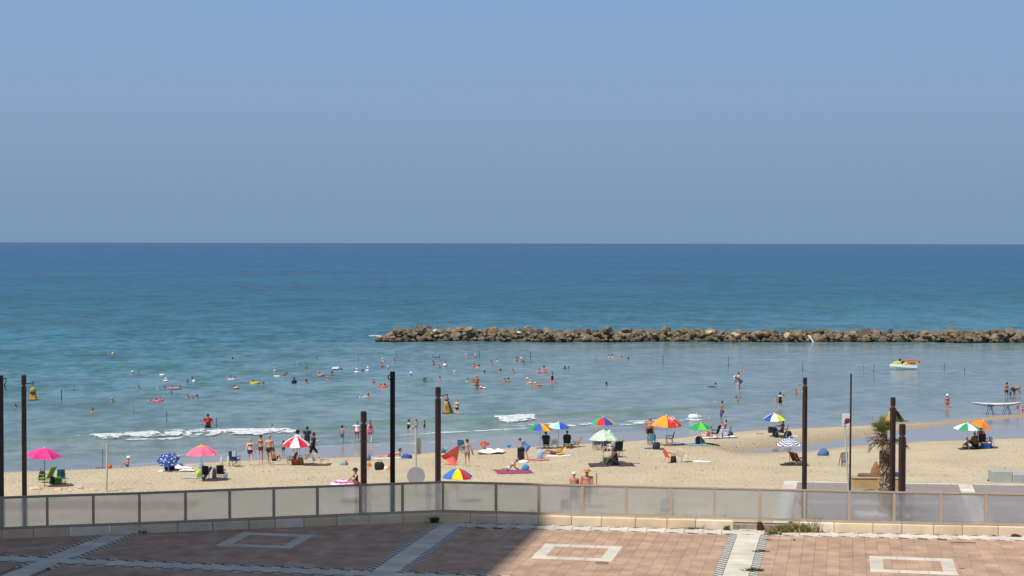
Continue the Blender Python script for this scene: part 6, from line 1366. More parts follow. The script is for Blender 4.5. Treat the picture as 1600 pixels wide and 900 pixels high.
    if drape:
        dcol, side = drape; mb = MB(); vs = []
        for k in range(6):
            for u in range(4):
                t = k/5; vs.append((side*.12+(u-1.5)*.075, (-.47-.02*math.sin(u*2) if k < 4 else -.36+.02*u), .98+.02-(abs(t-.6))*.55))
        mb.add(vs, [(k*4+u, k*4+u+1, k*4+u+5, k*4+u+4) for k in range(5) for u in range(3)]); t_ = mb.build('towel', M(dcol, .9, .1, 9), None); t_.matrix_world = Matrix.Translation(p) @ Matrix.Rotation(rot, 4, 'Z') @ Matrix.Scale(s, 4)
        tag(t_, 'small grey towel over the back of the royal blue high chair', 'towel')
    return o
chair(70, 754, 'lounge', R(75), '#5E9A2E', '#8AA85A', 'bright green lounger under the magenta parasol', 1.05)
chair(96, 756, 'camp', R(12), '#2E7282', '#6A8A8E', 'turquoise folding chair under the magenta parasol', .85)
chair(321, 750, 'camp', R(5), '#12161F', '#8A8A8C', 'left one of two black folding chairs under the coral parasol', .84)
chair(345.5, 749, 'camp', R(0), '#151820', '#8A8A8C', 'right one of two black folding chairs under the coral parasol', .84)
chair(367, 729, 'camp', R(-12), '#16367E', '#55585E', 'royal blue high chair left of the three walkers', .98, ('#B8BCCC', 1))
chair(455, 727, 'camp', R(75), '#26362E', '#4A4A4E', 'dark green folding chair facing left under the red and white parasol', .80)
chair(495, 726, 'frame', R(-4), '#E6E0C8', '#E8E6E0', 'cream strapped tube chair right of the red and white parasol', .78)
chair(853.5, 701, 'camp', R(-4), '#1A1A1C', '#3A3A3C', 'black folding chair holding the large person', .84)
chair(886, 699.5, 'camp', R(0), '#121214', '#3A3A3C', 'high black folding chair holding the red capped person', .92)
chair(898, 699, 'lounge', R(100), '#B5762E', '#8A5A2A', 'orange brown wooden lounger right of the high black chair', .80)
chair(866, 700, 'plastic', R(10), '#D6DADE', '#D0D0D0', 'white plastic chair between the two seated people', .72)
chair(964, 714, 'camp', R(15), '#0F1A16', '#303436', 'dark green high chair behind the person in the black tank top', 1.02)
chair(956, 708, 'plastic', R(30), '#D8DAE6', '#D0D0D0', 'white chair left of the dark green high chair', .85)
chair(932, 703, 'camp', R(10), '#5A6A8A', '#8A8A8C', 'blue grey folding chair under the orange capped person', .9)
chair(945, 705, 'camp', R(0), '#4A5468', '#8A8A8C', 'grey folding chair hidden behind the pale green parasol', .9)
chair(1018.5, 696, 'camp', R(6), floral('#3C96C0', '#57B2D8', 3, .3, .7), '#17181C', 'light blue folding chair with black frame at the big man', .80)
chair(1045.5, 693, 'camp', R(80), '#1B2B33', '#2A2A2E', 'black folding chair turned sideways under the orange and red parasol', .82)
chair(1047, 723, 'plastic', R(-68), '#E8703A', '#E0E0D8', 'orange plastic armchair turned to the right', .92)
chair(1067, 722.5, 'plastic', R(-40), '#E9E2C6', '#E0E0D8', 'cream plastic armchair beside the orange one', .94)
chair(1116, 686, 'camp', R(60), '#111214', '#2A2A2E', 'high black folding chair right of the two green parasol', .98)
chair(1134, 685, 'camp', R(75), '#B4C4DE', '#5A5C66', 'light blue folding chair with a person in pink', .92)
chair(1223, 684, 'camp', R(82), '#24508C', '#C0C0C4', 'blue folding chair under the blue, white and yellow parasol', .88)
chair(1247, 726, 'lounge', R(-62), '#7A1E2A', '#C8A88A', 'dark red lounge chair under the ringed parasol', .92)
chair(1253, 726, 'lounge', R(-70), '#B4824A', '#E0C8AC', 'light wooden lounge chair half hidden by the slim brown post', .85)
chair(1554, 699, 'frame', R(-55), '#B8B8CC', '#E4E4E8', 'white tube chair with grey straps at the far right group', .78)
chair(1536, 700, 'camp', R(-25), '#14182A', '#4A4A50', 'dark navy folding chair under the orange parasol', .95)
chair(875, 712, 'lounge', R(98), '#E8C82E', '#E8D45A', 'yellow low lounger holding the tanned sunbather', .62)

# ================================================================== BAGS, TOWELS, FLOATS
def towel(px, py, w_, d_, rot, c, label, h=.02, crumple=0.0, seed=0, z=None):
    p = hit(px, py) if z is None else at(px, py, z); r_ = random.Random(seed); mb = MB(); nx, ny = 12, 8; vs = []
    for j in range(ny):
        for i in range(nx):
            u, v = i/(nx-1)-.5, j/(ny-1)-.5; zz = .02+crumple*(.5+.5*math.sin(u*9+seed)*math.cos(v*7+seed*2))*r_.uniform(.6, 1)*(1-2*max(abs(u), abs(v))*.8)+r_.uniform(0, .008)
            vs.append((u*w_, v*d_, zz+h))
    k = nx*ny; vs += [(x, y, z_-.012) for x, y, z_ in vs]
    fs = [(j*nx+i, j*nx+i+1, (j+1)*nx+i+1, (j+1)*nx+i) for j in range(ny-1) for i in range(nx-1)]; fs += [tuple(k+q for q in reversed(f)) for f in fs]
    edge = [i for i in range(nx)]+[j*nx+nx-1 for j in range(1, ny)]+[(ny-1)*nx+i for i in range(nx-2, -1, -1)]+[j*nx for j in range(ny-2, 0, -1)]
    fs += [(edge[q], k+edge[q], k+edge[(q+1) % len(edge)], edge[(q+1) % len(edge)]) for q in range(len(edge))]
    mb.add(vs, fs); m_ = M(c, .9, .1, 9) if isinstance(c, str) else c
    o = None
    cr_, sr_ = math.cos(rot), math.sin(rot); V_ = []
    for x, y, z_ in mb.v:
        wx, wy = x*cr_-y*sr_, x*sr_+y*cr_; V_.append((x, y, z_+(gz(p.x+wx, p.y+wy)-p.z if z is None else 0)-(.02 if crumple == 0 and h < .1 else 0)+.012))
    mb.v = V_; o = mb.build('towel', m_, None, True, loc=p, rot=(0, 0, rot))
    return tag(o, label, 'towel')
def bag(px, py, w_, h_, c, label, cat='bag', rot=0, d_=None, handle=True, seed=1, kind='bag'):
    p = hit(px, py); r_ = random.Random(seed); d_ = d_ or w_*.6; o = empty(kind, p, rot, label, cat); mb = MB(); n_ = 12; vs = []; r_ = random.Random(int(px*7)); sk_ = r_.uniform(-.5, .5); prof = [(.86, 0), (1.0, .15), (.95, .5), (.74, .82), (.30, 1.0)] if not handle else [(.86, 0), (1.0, .16), (.98, .55), (.86, .85), (.55, 1.0)]
    for q, z in prof:
        for i in range(n_):
            a = 2*math.pi*i/n_; sq = 1/max(abs(math.cos(a)), abs(math.sin(a)))**.6; jj = .05 if handle else .16; vs.append((w_/2*q*math.cos(a)*sq*r_.uniform(1-jj, 1+jj)+z*w_*sk_*.3, d_/2*q*math.sin(a)*sq*r_.uniform(1-jj, 1+jj), h_*z*r_.uniform(1-jj*1.5, 1+jj)-(.02 if z == 0 else 0)))
    mb.add(vs, [(k*n_+i, k*n_+(i+1) % n_, (k+1)*n_+(i+1) % n_, (k+1)*n_+i) for k in range(4) for i in range(n_)]+[tuple(range(n_-1, -1, -1)), tuple(4*n_+i for i in range(n_))])
    m_ = M(c, .8, .12, 8) if isinstance(c, str) else c; mb.build('bag_body', m_, o, True)
    if handle:
        mb = MB(); mb.path([(-w_*.22, 0, h_*.96), (-w_*.15, 0, h_*1.22), (w_*.15, 0, h_*1.22), (w_*.22, 0, h_*.96)], .012, 5); mb.build('handle', m_, o)
    return o
def boxy(name, px, py, w_, d_, h_, c, lid, label, cat, rot=0):
    p = hit(px, py); o = empty(name, p, rot, label, cat); mb = MB(); mb.bevbox(-w_/2, w_/2, -d_/2, d_/2, 0, h_*.8, .02); mb.build('box', M(c, .6, .08), o)
    mb = MB(); mb.bevbox(-w_/2-.01, w_/2+.01, -d_/2-.01, d_/2+.01, h_*.8+.003, h_, .02); mb.build('lid', M(lid, .6, .06), o)
    mb = MB(); mb.path([(-w_/2-.015, 0, h_*.75), (-w_*.4, 0, h_*1.12), (w_*.4, 0, h_*1.12), (w_/2+.015, 0, h_*.75)], .012, 5); mb.build('handle', M('#C8C8C8', .5, 0), o); return o
def ball(px, py, r_, cols, label, water=False):
    p = at(px, py, 0) if water else hit(px, py); o = empty('ball', (p.x, p.y, p.z+r_*(.7 if water else .95)), .4, label, 'ball'); n_ = 6
    for g_ in range(n_):
        mb = MB(); vs = []
        for k in range(9):
            ph = math.pi*k/8
            for u in range(4): a = 2*math.pi*(g_+u/3)/n_; vs.append((r_*math.sin(ph)*math.cos(a), r_*math.sin(ph)*math.sin(a), r_*math.cos(ph)))
        mb.add(vs, [(k*4+u, k*4+4+u, k*4+5+u, k*4+u+1) for k in range(8) for u in range(3)]); mb.build('panel', M(cols[g_ % len(cols)], .4, 0), o, True)
    return o
def swimring(px, py, wpx, cols, label, tilt=0, z=0.0, sq=1.0, water=True):
    p = at(px, py, 0) if water else hit(px, py); d = p.y; Rr = wpx/2*d/FPX; o = empty('swim_ring', (p.x, p.y, p.z+.05+z), 0, label, 'swim ring'); n_ = 4 if len(cols) > 1 else 1
    r_ = min(.11, Rr*.3)
    for g_ in range(n_):
        a0 = 2*math.pi*g_/n_; a1 = 2*math.pi*(g_+1)/n_; mb = MB(); m1 = 9 if n_ > 1 else 24; vs = []
        for i in range(m1+(1 if n_ > 1 else 0)):
            a = a0+(a1-a0)*i/m1
            for j in range(8): b_ = 2*math.pi*j/8; vs.append(((Rr-r_+r_*math.cos(b_))*math.cos(a), (Rr-r_+r_*math.cos(b_))*math.sin(a)*sq, r_*math.sin(b_)))
        N_ = m1+1 if n_ > 1 else m1
        mb.add(vs, [(i*8+j, ((i+1) % N_)*8+j, ((i+1) % N_)*8+(j+1) % 8, i*8+(j+1) % 8) for i in range(m1) for j in range(8)]); mb.build('tube', M(cols[g_ % len(cols)], .35, .04), o, True)
    if tilt: o.rotation_euler = (R(tilt), 0, 0)
    mb = MB(); mb.tube((Rr-r_, 0, r_*.9), (Rr-r_, 0, r_*1.25), .015, .012, 6); mb.build('valve', M('#E8E8E8', .5, 0), o)
    return o
def board(px, py, wpx, depth, c, label, rot=0, th=.07, c2=None, water=True, tip=.5, z=0):
    p = at(px, py, 0) if water else hit(px, py); L = wpx*p.y/FPX; o = empty('bodyboard', (p.x, p.y, p.z+z), rot, label, 'board'); mb = MB(); n_ = 14; out_ = []
    for i in range(n_):
        t = i/(n_-1); w_ = depth/2*(math.sin(math.pi*min(max(t, .02), .98))**.5 if tip else 1); out_.append((-L/2+L*t, w_))
    pts_ = [(x, w_) for x, w_ in out_]+[(x, -w_) for x, w_ in reversed(out_)]; n2 = len(pts_)
    mb.add([(x, y, 0) for x, y in pts_]+[(x, y, th) for x, y in pts_], [tuple(range(n2, 2*n2)), tuple(range(n2-1, -1, -1))]+[(i, n2+i, n2+(i+1) % n2, (i+1) % n2) for i in range(n2)]); mb.build('deck', M(c, .45, .06), o)
    if c2:
        mb = MB(); mb.box(-L*.42, L*.42, -depth*.10, depth*.10, th+.002, th+.008); mb.build('stripe', M(c2, .5, 0), o)
    return o
towel(300, 747, 1.0, .8, 0, '#B8BCC4', 'grey white towel flat on the sand left of the leaning blue float')
towel(283, 733, 1.3, 1.0, .2, '#E6E8EE', 'crumpled white and blue towel heap right of the dark blue parasol', .02, .32, 3)
towel(262, 736, 1.1, 1.2, 0, '#E0DCD8', 'pale towel beneath the dark blue parasol', .0)
towel(292, 736, .9, .8, .3, '#E8EAF0', 'white end of cloth trailing right of the towel heap', .02, .18, 4)
towel(277, 730, .8, .6, -.2, '#2E5296', 'blue cloth behind the crumpled white towel heap', .04, .35, 8)
bag(265, 735, .62, .55, '#4A2A2E', 'dark red bag pile under the dark blue parasol')
bag(65, 750, .38, .50, '#1C2230', 'dark rucksack hanging left of the green lounger')
bag(82.5, 757, .34, .42, '#15161A', 'small black bag between the green and turquoise chairs')
boxy('cool_box', 91, 757, .36, .3, .40, '#4E8C34', '#6AA848', 'small green box before the turquoise chair', 'cool box', .3)
towel(94, 748, .5, .3, .2, '#7AC0D8', 'light blue cloth over the seat of the turquoise chair', .42, .12, 7)
ball(172, 732, .13, ['#E8502A', '#E8502A'], 'orange ball at the waterline right of the pale post')
bag(312, 748, .36, .55, floral('#4EA88A', '#E8E040', 5, .4, .6), 'green and yellow beach bag left of the two black chairs')
def lean_float(px, py, w_, L, c, label, rx, ry, z0=.05):
    p = hit(px, py); mb = MB(); mb.bevbox(-w_/2, w_/2, -.05, .05, 0, L, .03); o = mb.build('float', M(c, .5, .05), None, loc=(p.x, p.y-.1, p.z+z0), rot=(R(rx), R(ry), 0)); return tag(o, label, 'float')
lean_float(318, 750, .16, .85, '#2E7AB8', 'narrow blue float leaning on the left black chair', 6, 34)
tw = bag(334.5, 747, .22, .62, '#8A8CA0', 'grey striped cloth hanging between the two black chairs', handle=False)
bag(352, 746, .26, .30, '#9AB8C8', 'pale blue bundle on the right of the two black chairs')
bag(314, 736, .3, .5, '#6AA8C0', 'light blue bundle on the left of the two black chairs')
bag(357, 728, .18, .62, '#D8D0A8', 'pale yellow bundle left of the royal blue chair')
bag(346, 727, .16, .5, '#C8C8D0', 'small whitish bottle bag behind the right black chair')
bag(460, 727, .36, .50, '#B8442A', 'red basket under the red and white parasol')
bag(469, 727, .42, .46, '#B8843A', 'straw basket right of the red basket')
towel(496, 727, 1.6, 1.2, 0, '#6A3A42', 'maroon blanket beneath the cream tube chair')
bag(458, 704, .2, .55, '#B8B8BC', 'grey bottle bag beside the dark green folding chair')
bag(536, 727, .40, .20, '#5AB0C0', 'small turquoise and red bundle lying alone left of the short thick post', handle=False)
bag(541.5, 727, .22, .26, '#B85A4A', 'small red cloth bundle beside the turquoise one', handle=False)
swimring(558, 757, 18, ['#E8609A'], 'pink ring lying by the person in the black hat', water=False)
bag(577, 729, .26, .24, '#E8702A', 'orange bag just right of the short thick post')
bag(576, 720, .24, .34, '#3A6AA8', 'blue bag peeking out right of the short thick post')
bag(594, 734, .62, .46, '#17181A', 'black holdall on the sand left of the tall black post')
bag(603, 734, .24, .22, '#E4E4E2', 'small white bundle right of the black holdall', handle=False)
bag(608, 734, .26, .26, '#E8903A', 'small orange bundle touching the tall black post', handle=False)
towel(613, 716.5, 2.2, 1.0, 0, '#E4E2EA', 'white towel under the sunbather in red trunks')
bag(634, 717, .72, .26, '#22489A', 'blue bag beside the head of the sunbather in red trunks')
bag(693, 708, .3, .26, '#3A6A5A', 'dark green bag left of the salmon cloth')
bag(697, 706, .2, .3, '#8AB8D0', 'pale blue bundle beside the dark green bag')
chair(723, 708, 'camp', R(-20), '#2E6E9A', '#3A4A5A', 'dark blue folding chair behind the woman with the salmon cloth', .9)
# salmon pink cloth held up by the woman
def cloth_sail():
    p = hit(707, 727); k = p.y/FPX; A = V3((11.5*k, .1, 30*k)); pts_ = [(-17, 13), (-11, 5), (-3, 4), (3, 3), (8, 5), (11.5, 30)]
    mb = MB(); vs = []; n_, m_ = 14, 9
    lower = [(-19, 14.5), (-13, 8), (-10, 7.5), (-4, 1.5), (1, .5), (6, .5), (7.5, 7)]; up_ = [(-17, 15), (-9, 20), (-2, 25), (5, 29), (8, 30.5), (10, 31), (11.5, 31)]
    L_ = lambda P, t: tuple(np.interp(t*(len(P)-1), range(len(P)), [q[c] for q in P]) for c in (0, 1))
    for j in range(m_):
        for i in range(n_):
            t = i/(n_-1); a = L_(lower, t); b_ = L_(up_, t); v = j/(m_-1); x = a[0]+(b_[0]-a[0])*v; z = a[1]+(b_[1]-a[1])*v
            vs.append((x*k, .12*math.sin(t*7+v*2)+.10*math.sin(v*4), z*k))
    q = len(vs); vs += [(x, y+.015, z) for x, y, z in vs]
    fs = [(j*n_+i, j*n_+i+1, (j+1)*n_+i+1, (j+1)*n_+i) for j in range(m_-1) for i in range(n_-1)]; fs += [tuple(q+c for c in reversed(f)) for f in fs]
    mb.add(vs, fs); tag(mb.build('beach_cloth', M('#E8705E', .8, .10, 3), None, True, loc=p), 'large salmon pink cloth being shaken out by the bare backed woman', 'cloth')
cloth_sail()
towel(767, 709, 1.7, 1.4, -.15, '#E8E8E8', 'white towel heap behind which the child with arm floats sits', .03, .55, 5)
swimring(757, 701, 15, ['#E04A2A'], 'orange ring round the child behind the white towel', tilt=8, z=.30, water=False)
ball(795, 699, .14, ['#5AA8DC', '#3A88C8'], 'light blue ball at the waterline left of the suitcase')
boxy('suitcase', 814, 719, .42, .28, .78, '#161C30', '#1A2238', 'dark navy suitcase standing on the sand', 'suitcase', .1)
towel(803, 737.5, 2.0, 1.1, .15, '#A03A6A', 'magenta towel with the propped up sunbather')
swimring(818, 723, 16, ['#E8ECF0'], 'white ring lying at the feet of the bending woman', water=False)
bag(820.5, 735, .42, .34, '#3A86B8', 'blue bag right of the magenta towel', handle=False)
towel(841, 719, 1.3, .9, .1, '#D8707A', 'pink patterned towel right of the bending woman')
bag(843.5, 716, .36, .50, '#9AC0E0', 'pale blue carrier bag on the pink towel')
towel(873, 712.5, 1.5, .9, 0, '#ECECEC', 'white towel in front of the tanned sunbather', .01)
bag(876, 710, .42, .2, '#D0D8E6', 'pale bundle lying on the white towel', handle=False)
towel(882, 702, .5, .4, 0, '#9A8AC0', 'small lilac cloth at the foot of the high black chair', .02, .05)
bag(892, 701, .28, .26, '#6A3A22', 'brown bag between the high black chair and the wooden lounger')
towel(955, 726, 2.6, 1.6, .05, '#4A3448', 'dark patterned blanket beneath the floral parasol')
boxy('cool_bag', 949, 727, .44, .34, .46, '#1E5A38', '#246A42', 'dark green cool bag under the floral parasol', 'cool bag')
towel(990, 724.5, .7, .4, .1, '#C85A4A', 'small reddish cloth on the sand right of the dark blanket', .01)
bag(948, 704, .3, .14, '#8A5A3A', 'brown sandals lying before the white chair', handle=False)
bag(973, 690, .22, .14, '#7A8A2A', 'small yellow green toy at the waterline', handle=False)
towel(1014, 701, .6, .35, 0, '#4A5AC8', 'bright blue cloth on the sand before the light blue chair', .02, .05)
bag(1025, 702, .48, .46, '#232A42', 'dark blue and black rucksack before the light blue chair')
bag(1034, 703, .34, .12, '#4A3A34', 'dark shoes lying right of the rucksack', handle=False)
towel(1073, 693, 1.9, .9, -.1, ringcloth(('#3E8AC8', '#DCE6F0'), 4), 'blue and white striped mat right of the orange and red parasol')
towel(1090, 695.5, 1.3, .8, .1, '#5AA8E0', 'light blue mat right of the striped one')
bag(1093, 694, .50, .50, '#34445A', 'slate blue rucksack on the light blue mat')
bag(1099, 694, .24, .30, '#8A6A4A', 'brown bag leaning on the slate blue rucksack')
towel(1110, 694, 1.2, .6, .05, '#2A3A44', 'dark mat right of the slate blue rucksack', .03)
towel(1105, 696.5, .4, .25, 0, '#A8C838', 'lime green cloth in front of the dark mat', .02)
towel(1118, 684, 2.9, 1.4, .05, '#DCE2F0', 'large pale towel in front of the high black chair', .01, .08, 2)
bag(1104, 682, .4, .32, '#9AAA9A', 'pale green bundle below the two green parasol')
bag(1141, 681, .42, .28, '#4A3A38', 'dark brown bag right of the light blue chair')
bag(1127, 684, .34, .50, '#B8B0B4', 'pale bundle at the foot of the light blue chair')
bag(1052, 723, .36, .40, '#14161C', 'black bag in front of the orange chair')
towel(1097, 721.5, 1.1, .6, 0, '#EDEDEC', 'white sheet of cloth flat on the sand right of the cream chair', .01)
towel(1080, 721.5, .5, .25, 0, '#C84A3A', 'small red cloth between the cream chair and the white sheet', .01)
boxy('cool_box', 1206, 676, .5, .4, .42, '#17181C', '#202226', 'black cool box left of the blue, white and yellow parasol pole', 'cool box')
bag(1212, 683, .42, .62, '#1E3C60', 'dark blue towel bundle hanging by the parasol pole')
bag(1231, 681, .52, .34, '#14161C', 'black bag right of the blue folding chair')
towel(1237, 681.5, .9, .5, 0, '#B8DCD8', 'mint coloured cloth at the right of the black bag', .01)
towel(1187, 678, .5, .25, 0, '#C85A4A', 'small red cloth left of the blue, white and yellow parasol', .01)
bag(1285.5, 712, .68, .42, '#4A6A9A', 'blue bundle on the sand right of the slim brown post', handle=False)
towel(1241, 727, 1.6, .8, 0, '#2A2A2C', 'dark cloth beneath the ringed parasol', .01, .06, 6)
boxy('cool_box', 1540, 700, .52, .38, .40, '#2A5AA8', '#EDEDEE', 'blue and white cool box in front of the navy chair', 'cool box')
bag(1547, 699, .22, .5, '#6A2432', 'dark red bundle right of the blue and white cool box')
towel(1528, 701, 2.4, .8, 0, '#3A3432', 'dark rug under the far right group', .0)
# in the water
swimring(253.5, 586.5, 9, ['#ECECF0'], 'white ring holding a child in pink')
swimring(259, 595.5, 8, ['#E8E4DC'], 'small white float under the child in the pale sun hat')
ball(303, 597.5, .16, ['#EDEDED'], 'small white ball right of the dark clothed swimmer', True)
board(273, 607, 22, .8, '#DC8A9A', 'long pink float shared by two children')
swimring(247.5, 627, 17, ['#E8506A'], 'wide pink ring of the pair nearest the shore on the left')
board(363, 593, 15, .7, '#E4E4E0', 'white paddle board with two riders')
board(433, 588, 12, .5, '#F0F0F0', 'short white board slanting between two swimmers', rot=-.5)
board(398.5, 599.5, 15.5, .9, '#F0C818', 'bright yellow air mat', rot=.35, th=.16)
swimring(369, 606.5, 9, ['#E8A08A'], 'small salmon float under two children')
swimring(501, 587, 10, ['#D87A90'], 'pink ring beside the light blue cap')
o = swimring(598.5, 605, 14, ['#E8442A', '#E8643A'], 'orange inflatable boat carrying two children', sq=.6)
board(682, 558.5, 12, .8, '#2A5A9A', 'blue inflatable far out below the breakwater tip')
ball(695, 572.5, .2, ['#EFEFF2'], 'white ball in front of a standing bather', True)
board(747, 574, 9, .5, '#E8B08A', 'pale orange float of the pair right of the short post')
swimring(664, 595.5, 8, ['#4AA85A'], 'small green ring in the middle of the bay')
swimring(850, 581.5, 9, ['#E8705A'], 'orange ring in front of a standing man')
swimring(755, 607, 10.5, ['#D83A34', '#E8E8F0'], 'red and white striped ring')
board(840.5, 602, 11, .6, '#E8784A', 'orange float between two bathers')
board(863, 598.5, 18.5, .8, '#B8708A', 'dusky pink board under the kneeling woman', c2='#D8A0B0')
board(1111.5, 604.5, 11, .6, '#2458A8', 'blue bodyboard pushed by a single swimmer on the right')
board(1256, 612, 6, .4, '#EDE0E4', 'small white float left of the slim post')
board(571, 620.5, 6, .5, '#DDE4E8', 'small white float by the child in the white shirt')
foam('foam', [(519, 577), (526, 576), (530, 577.5)], 2.6, .42, 30, .05, .22, .06)
# white inflatable in the surf
p = at(1087, 655, 0); o = empty('inflatable', (p.x, p.y, .05), -.1, 'white inflatable toy drifting in the surf above the orange and red parasol', 'inflatable'); 
mb = MB(); mb.lathe([(.02, -.50), (.15, -.42), (.21, -.2), (.18, .1), (.11, .35), (.04, .45)], 12, Matrix.Translation((-.10, 0, .16)) @ Matrix.Rotation(R(90), 4, 'Y')); mb.build('hull', M('#EDEDEE', .4, .04), o, True)
mb = MB(); mb.tube((.15, 0, .2), (.55, 0, .10), .12, .06, 8); mb.tube((.05, -.1, .45), (.28, -.1, .15), .03, .03, 6); mb.build('tail', M('#C8CAD0', .4, .06), o, True)
mb = MB(); mb.path([(.55, 0, .1), (.72, -.1, .02), (.86, -.2, .0), (.80, -.8, .0)], .015, 5); mb.build('tow_rope', M('#B8705A', .8, 0), o)

# jet ski with rescue sled
p = at(1412, 577, 0); o = empty('jet_ski', (p.x, p.y, 0), R(4), 'white and yellow jet ski with a red and yellow rescue sled on its tail', 'jet ski')
def hull(mb, secs):
    n_ = len(secs[0]); mb.add([v for s_ in secs for v in s_], [(k*n_+i, (k+1)*n_+i, (k+1)*n_+(i+1) % n_, k*n_+(i+1) % n_) for k in range(len(secs)-1) for i in range(n_)]+[tuple(range(n_)), tuple((len(secs)-1)*n_+i for i in range(n_-1, -1, -1))])
S_ = lambda x, w_, z0, z1: [(x, -w_, z1), (x, -w_*1.08, (z0+z1)*.55), (x, -w_*.6, z0), (x, w_*.6, z0), (x, w_*1.08, (z0+z1)*.55), (x, w_, z1)]
mb = MB(); hull(mb, [S_(-1.62, .04, .36, .48), S_(-1.45, .22, .14, .56), S_(-1.1, .42, -.02, .62), (S_(-.4, .54, -.10, .62)), S_(.4, .56, -.12, .52), S_(1.35, .52, -.10, .44)]); mb.build('hull', M('#E6E8E6', .3, .03), o)
mb = MB(); hull(mb, [S_(-1.25, .12, .58, .66), S_(-.95, .30, .60, .82), S_(-.55, .32, .60, .92), S_(-.35, .26, .60, .86)]); mb.build('hood', M('#DCDC3A', .3, .03), o)
mb = MB(); mb.tube((-.52, 0, .85), (-.36, 0, 1.12), .05, .05, 6); mb.tube((-.36, -.36, 1.14), (-.36, .36, 1.14), .03, .03, 6); mb.ball((-.45, 0, 1.05), .13, 7); mb.build('handlebar', M('#1A1C26', .5, .1), o)
mb = MB(); hull(mb, [S_(-.32, .16, .62, .80), S_(-.1, .2, .62, .92), S_(.3, .2, .56, .80)]); mb.build('seat', M('#22242C', .7, .1), o)
mb = MB(); hull(mb, [S_(-.15, .42, .50, .66), S_(.15, .46, .50, .80), S_(.45, .45, .44, .60)]); mb.build('side_panel', M('#E2E45A', .3, .03), o)
mb = MB(); mb.bevbox(.12, 1.62, -.38, .38, .78, .90, .03); mb.build('sled_side', M('#E8A43A', .6, .06), o)
mb = MB(); mb.bevbox(.14, 1.70, -.36, .36, .903, 1.00, .03); mb.build('sled_top', M('#C8402E', .6, .06), o)
mb = MB(); mb.bevbox(1.60, 1.76, -.40, .40, .76, .898, .03); mb.build('sled_end', M('#3A1E22', .6, .06), o)
mb = MB(); mb.bevbox(.14, 1.25, -.34, .34, .60, .776, .03); mb.build('sled_base', M('#7A7214', .7, .1), o)
for x in (.5, 1.36):
    mb = MB(); mb.tube((x, -.40, .35), (x+.05, -.36, .80), .022, .022, 6); mb.build('strut', M('#D8D8C0', .5, 0), o)

# hollow board on trestles
pa, pb = at(1537, 651.5, .15), at(1575, 649.5, .15); c = (pa+pb)/2; L = 77*c.y/FPX; bt = empty('rescue_board', (c.x, c.y, 0), 0, 'long white rescue board with blue deck resting on trestles', 'boat'); zt = (650.5-633.5)*c.y/FPX+.12
mb = MB(); secs = []
for k in range(13):
    t = k/12; w_ = .36*math.sin(math.pi*min(max(t, .03), .97))**.6; lift = .16*abs(2*t-1)**2.5; secs.append([(-L/2+L*t, -w_*.9, zt+.20+lift*.7), (-L/2+L*t, -w_, zt+.12+lift), (-L/2+L*t, -w_*.6, zt+lift), (-L/2+L*t, w_*.6, zt+lift), (-L/2+L*t, w_, zt+.12+lift), (-L/2+L*t, w_*.9, zt+.20+lift*.7)])
hull(mb, secs); mb.build('hull', M('#C4AE96', .5, .08), bt)
mb = MB(); secs2 = [[(x, y*1.02, z+(.012 if i in (0, 5) else .03)) for i, (x, y, z) in enumerate(s_) if i in (0, 1, 4, 5)] for s_ in secs]; secs2 = [[q[0], q[1], q[2], q[3]] for q in secs2]
hull(mb, secs2); mb.build('deck', M('#DDE2EA', .35, .04), bt)
mb = MB(); mb.box(-L*.40, L*.36, -.345, -.325, zt+.135, zt+.175); mb.build('blue_stripe', M('#5A7FB8', .5, .05), bt)
for j, (px, py) in enumerate(((1547, 650.5), (1573, 648.5))):
    q = at(px, py, .15); t_ = empty('trestle', (q.x, q.y, .05), 0, ['left trestle carrying the rescue board', 'right trestle carrying the rescue board'][j], 'trestle'); tm = M('#2A303C', .6, .1)
    for (x0, y0, x1) in ((-.45, -.3, .02), (.40, -.28, .06), (-.40, .3, -.05), (.42, .3, .1)):
        mb = MB(); mb.tube((x0, y0, -.2), (x1, y0*.7, zt-.09), .022, .022, 5); mb.build('leg', tm, t_)
    mb = MB(); mb.box(-.22, .22, -.32, .32, zt-.09, zt-.052); mb.build('top_bar', tm, t_)

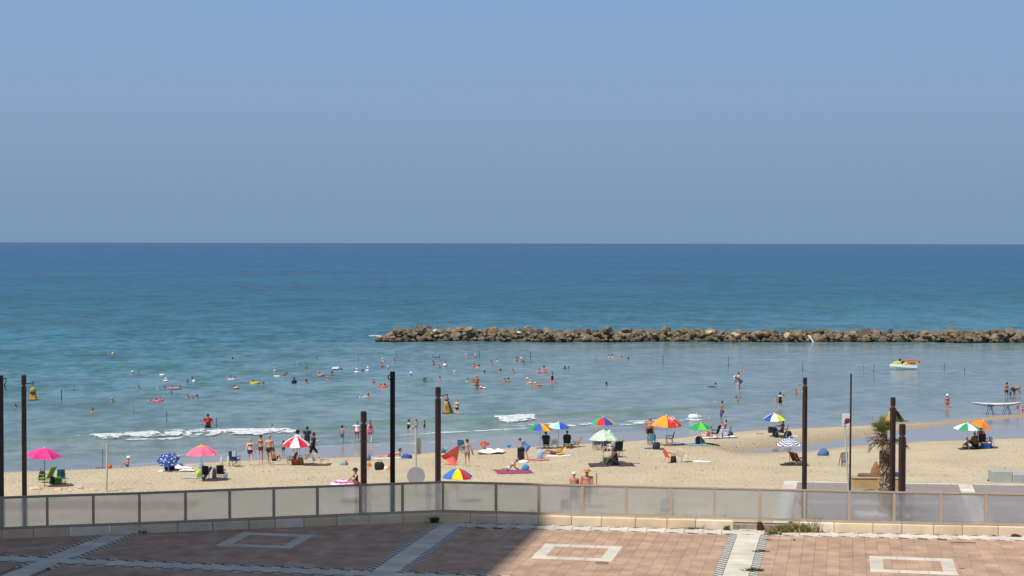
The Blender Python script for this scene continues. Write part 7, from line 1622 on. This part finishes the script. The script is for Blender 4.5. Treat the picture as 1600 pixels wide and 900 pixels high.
# marker stakes and ropes in the bay
def stake(px, top, base, label, r_=.022, lean=0, ropes=None, c='#34424E'):
    p = at(px, base, 0); h = (base-top)*p.y/FPX; o = empty('marker_stake', p, 0, label, 'stake', 'marker stakes in the bay'); mb = MB(); mb.tube((0, 0, -1.2), (lean, 0, h), r_, r_*.8, 6); mb.build('rod', M(c, .8, .2), o)
    for dx, dy, hh in (ropes or []):
        k = p.y/FPX; mb = MB(); a = V3((0, 0, h*hh)); b_ = V3((dx*k, -dy*4*k, .03)); mb.path([a, a.lerp(b_, .35)+V3((0, 0, -.10)), a.lerp(b_, .7)+V3((0, 0, -.08)), b_], .012, 4); mb.build('rope', M('#4A545C', .9, .1), o)
    return o
stake(96, 609, 626, 'dark thick net stake at the far left of the bay', .05)
stake(116, 601, 610, 'thin stake right of the far left net stake')
stake(209.5, 631, 645, 'thin stake above the breaking wave on the left', .018)
stake(260.5, 642, 659, 'dark stake left of the man in the red shirt', .028, 0, [(22, 1, .1)])
stake(338.5, 652, 672, 'stake with slanting ropes beside the man in the red shirt', .028, 0, [(16, 2, .45), (-12, 2, .45)])
stake(421.5, 670, 681, 'thin stake in the long foam', .012)
stake(560, 557, 566, 'faint stake far out left of the tall black post', .03)
stake(619.5, 549, 561, 'slim stake just right of the tall black post', .02)
stake(680.5, 548, 557, 'stake behind the blue inflatable', .02)
stake(749, 548, 560, 'stake right of the white cap pair', .035)
stake(829, 550, 563, 'stake left of the far right group of bathers', .035)
stake(932, 556, 566, 'pale thin stake in the middle of the bay', .018)
stake(1036, 555, 569, 'stake standing alone right of the far bathers', .035)
stake(1138, 556, 574, 'stake with two drooping ropes above the stooping man', .03, 0, [(13, 2, .25), (-14, 2, .25)])
stake(1254, 566, 582, 'stake with a white tip and long ropes', .03, 0, [(22, 2, .3), (-16, 2, .3)])
stake(1349.5, 567, 580, 'thin upright stake left of the jet ski', .02)
stake(1363.5, 568, 583, 'slightly tilted stake left of the jet ski', .03, .18, [(26, 2, .2), (-13, 2, .2)])
stake(1472.5, 567, 578, 'strongly tilted stake right of the jet ski', .035, .30)
stake(1507, 575, 584, 'low stake with long sagging ropes on the right', .035, 0, [(34, 2, .8), (-28, 2, .8)])
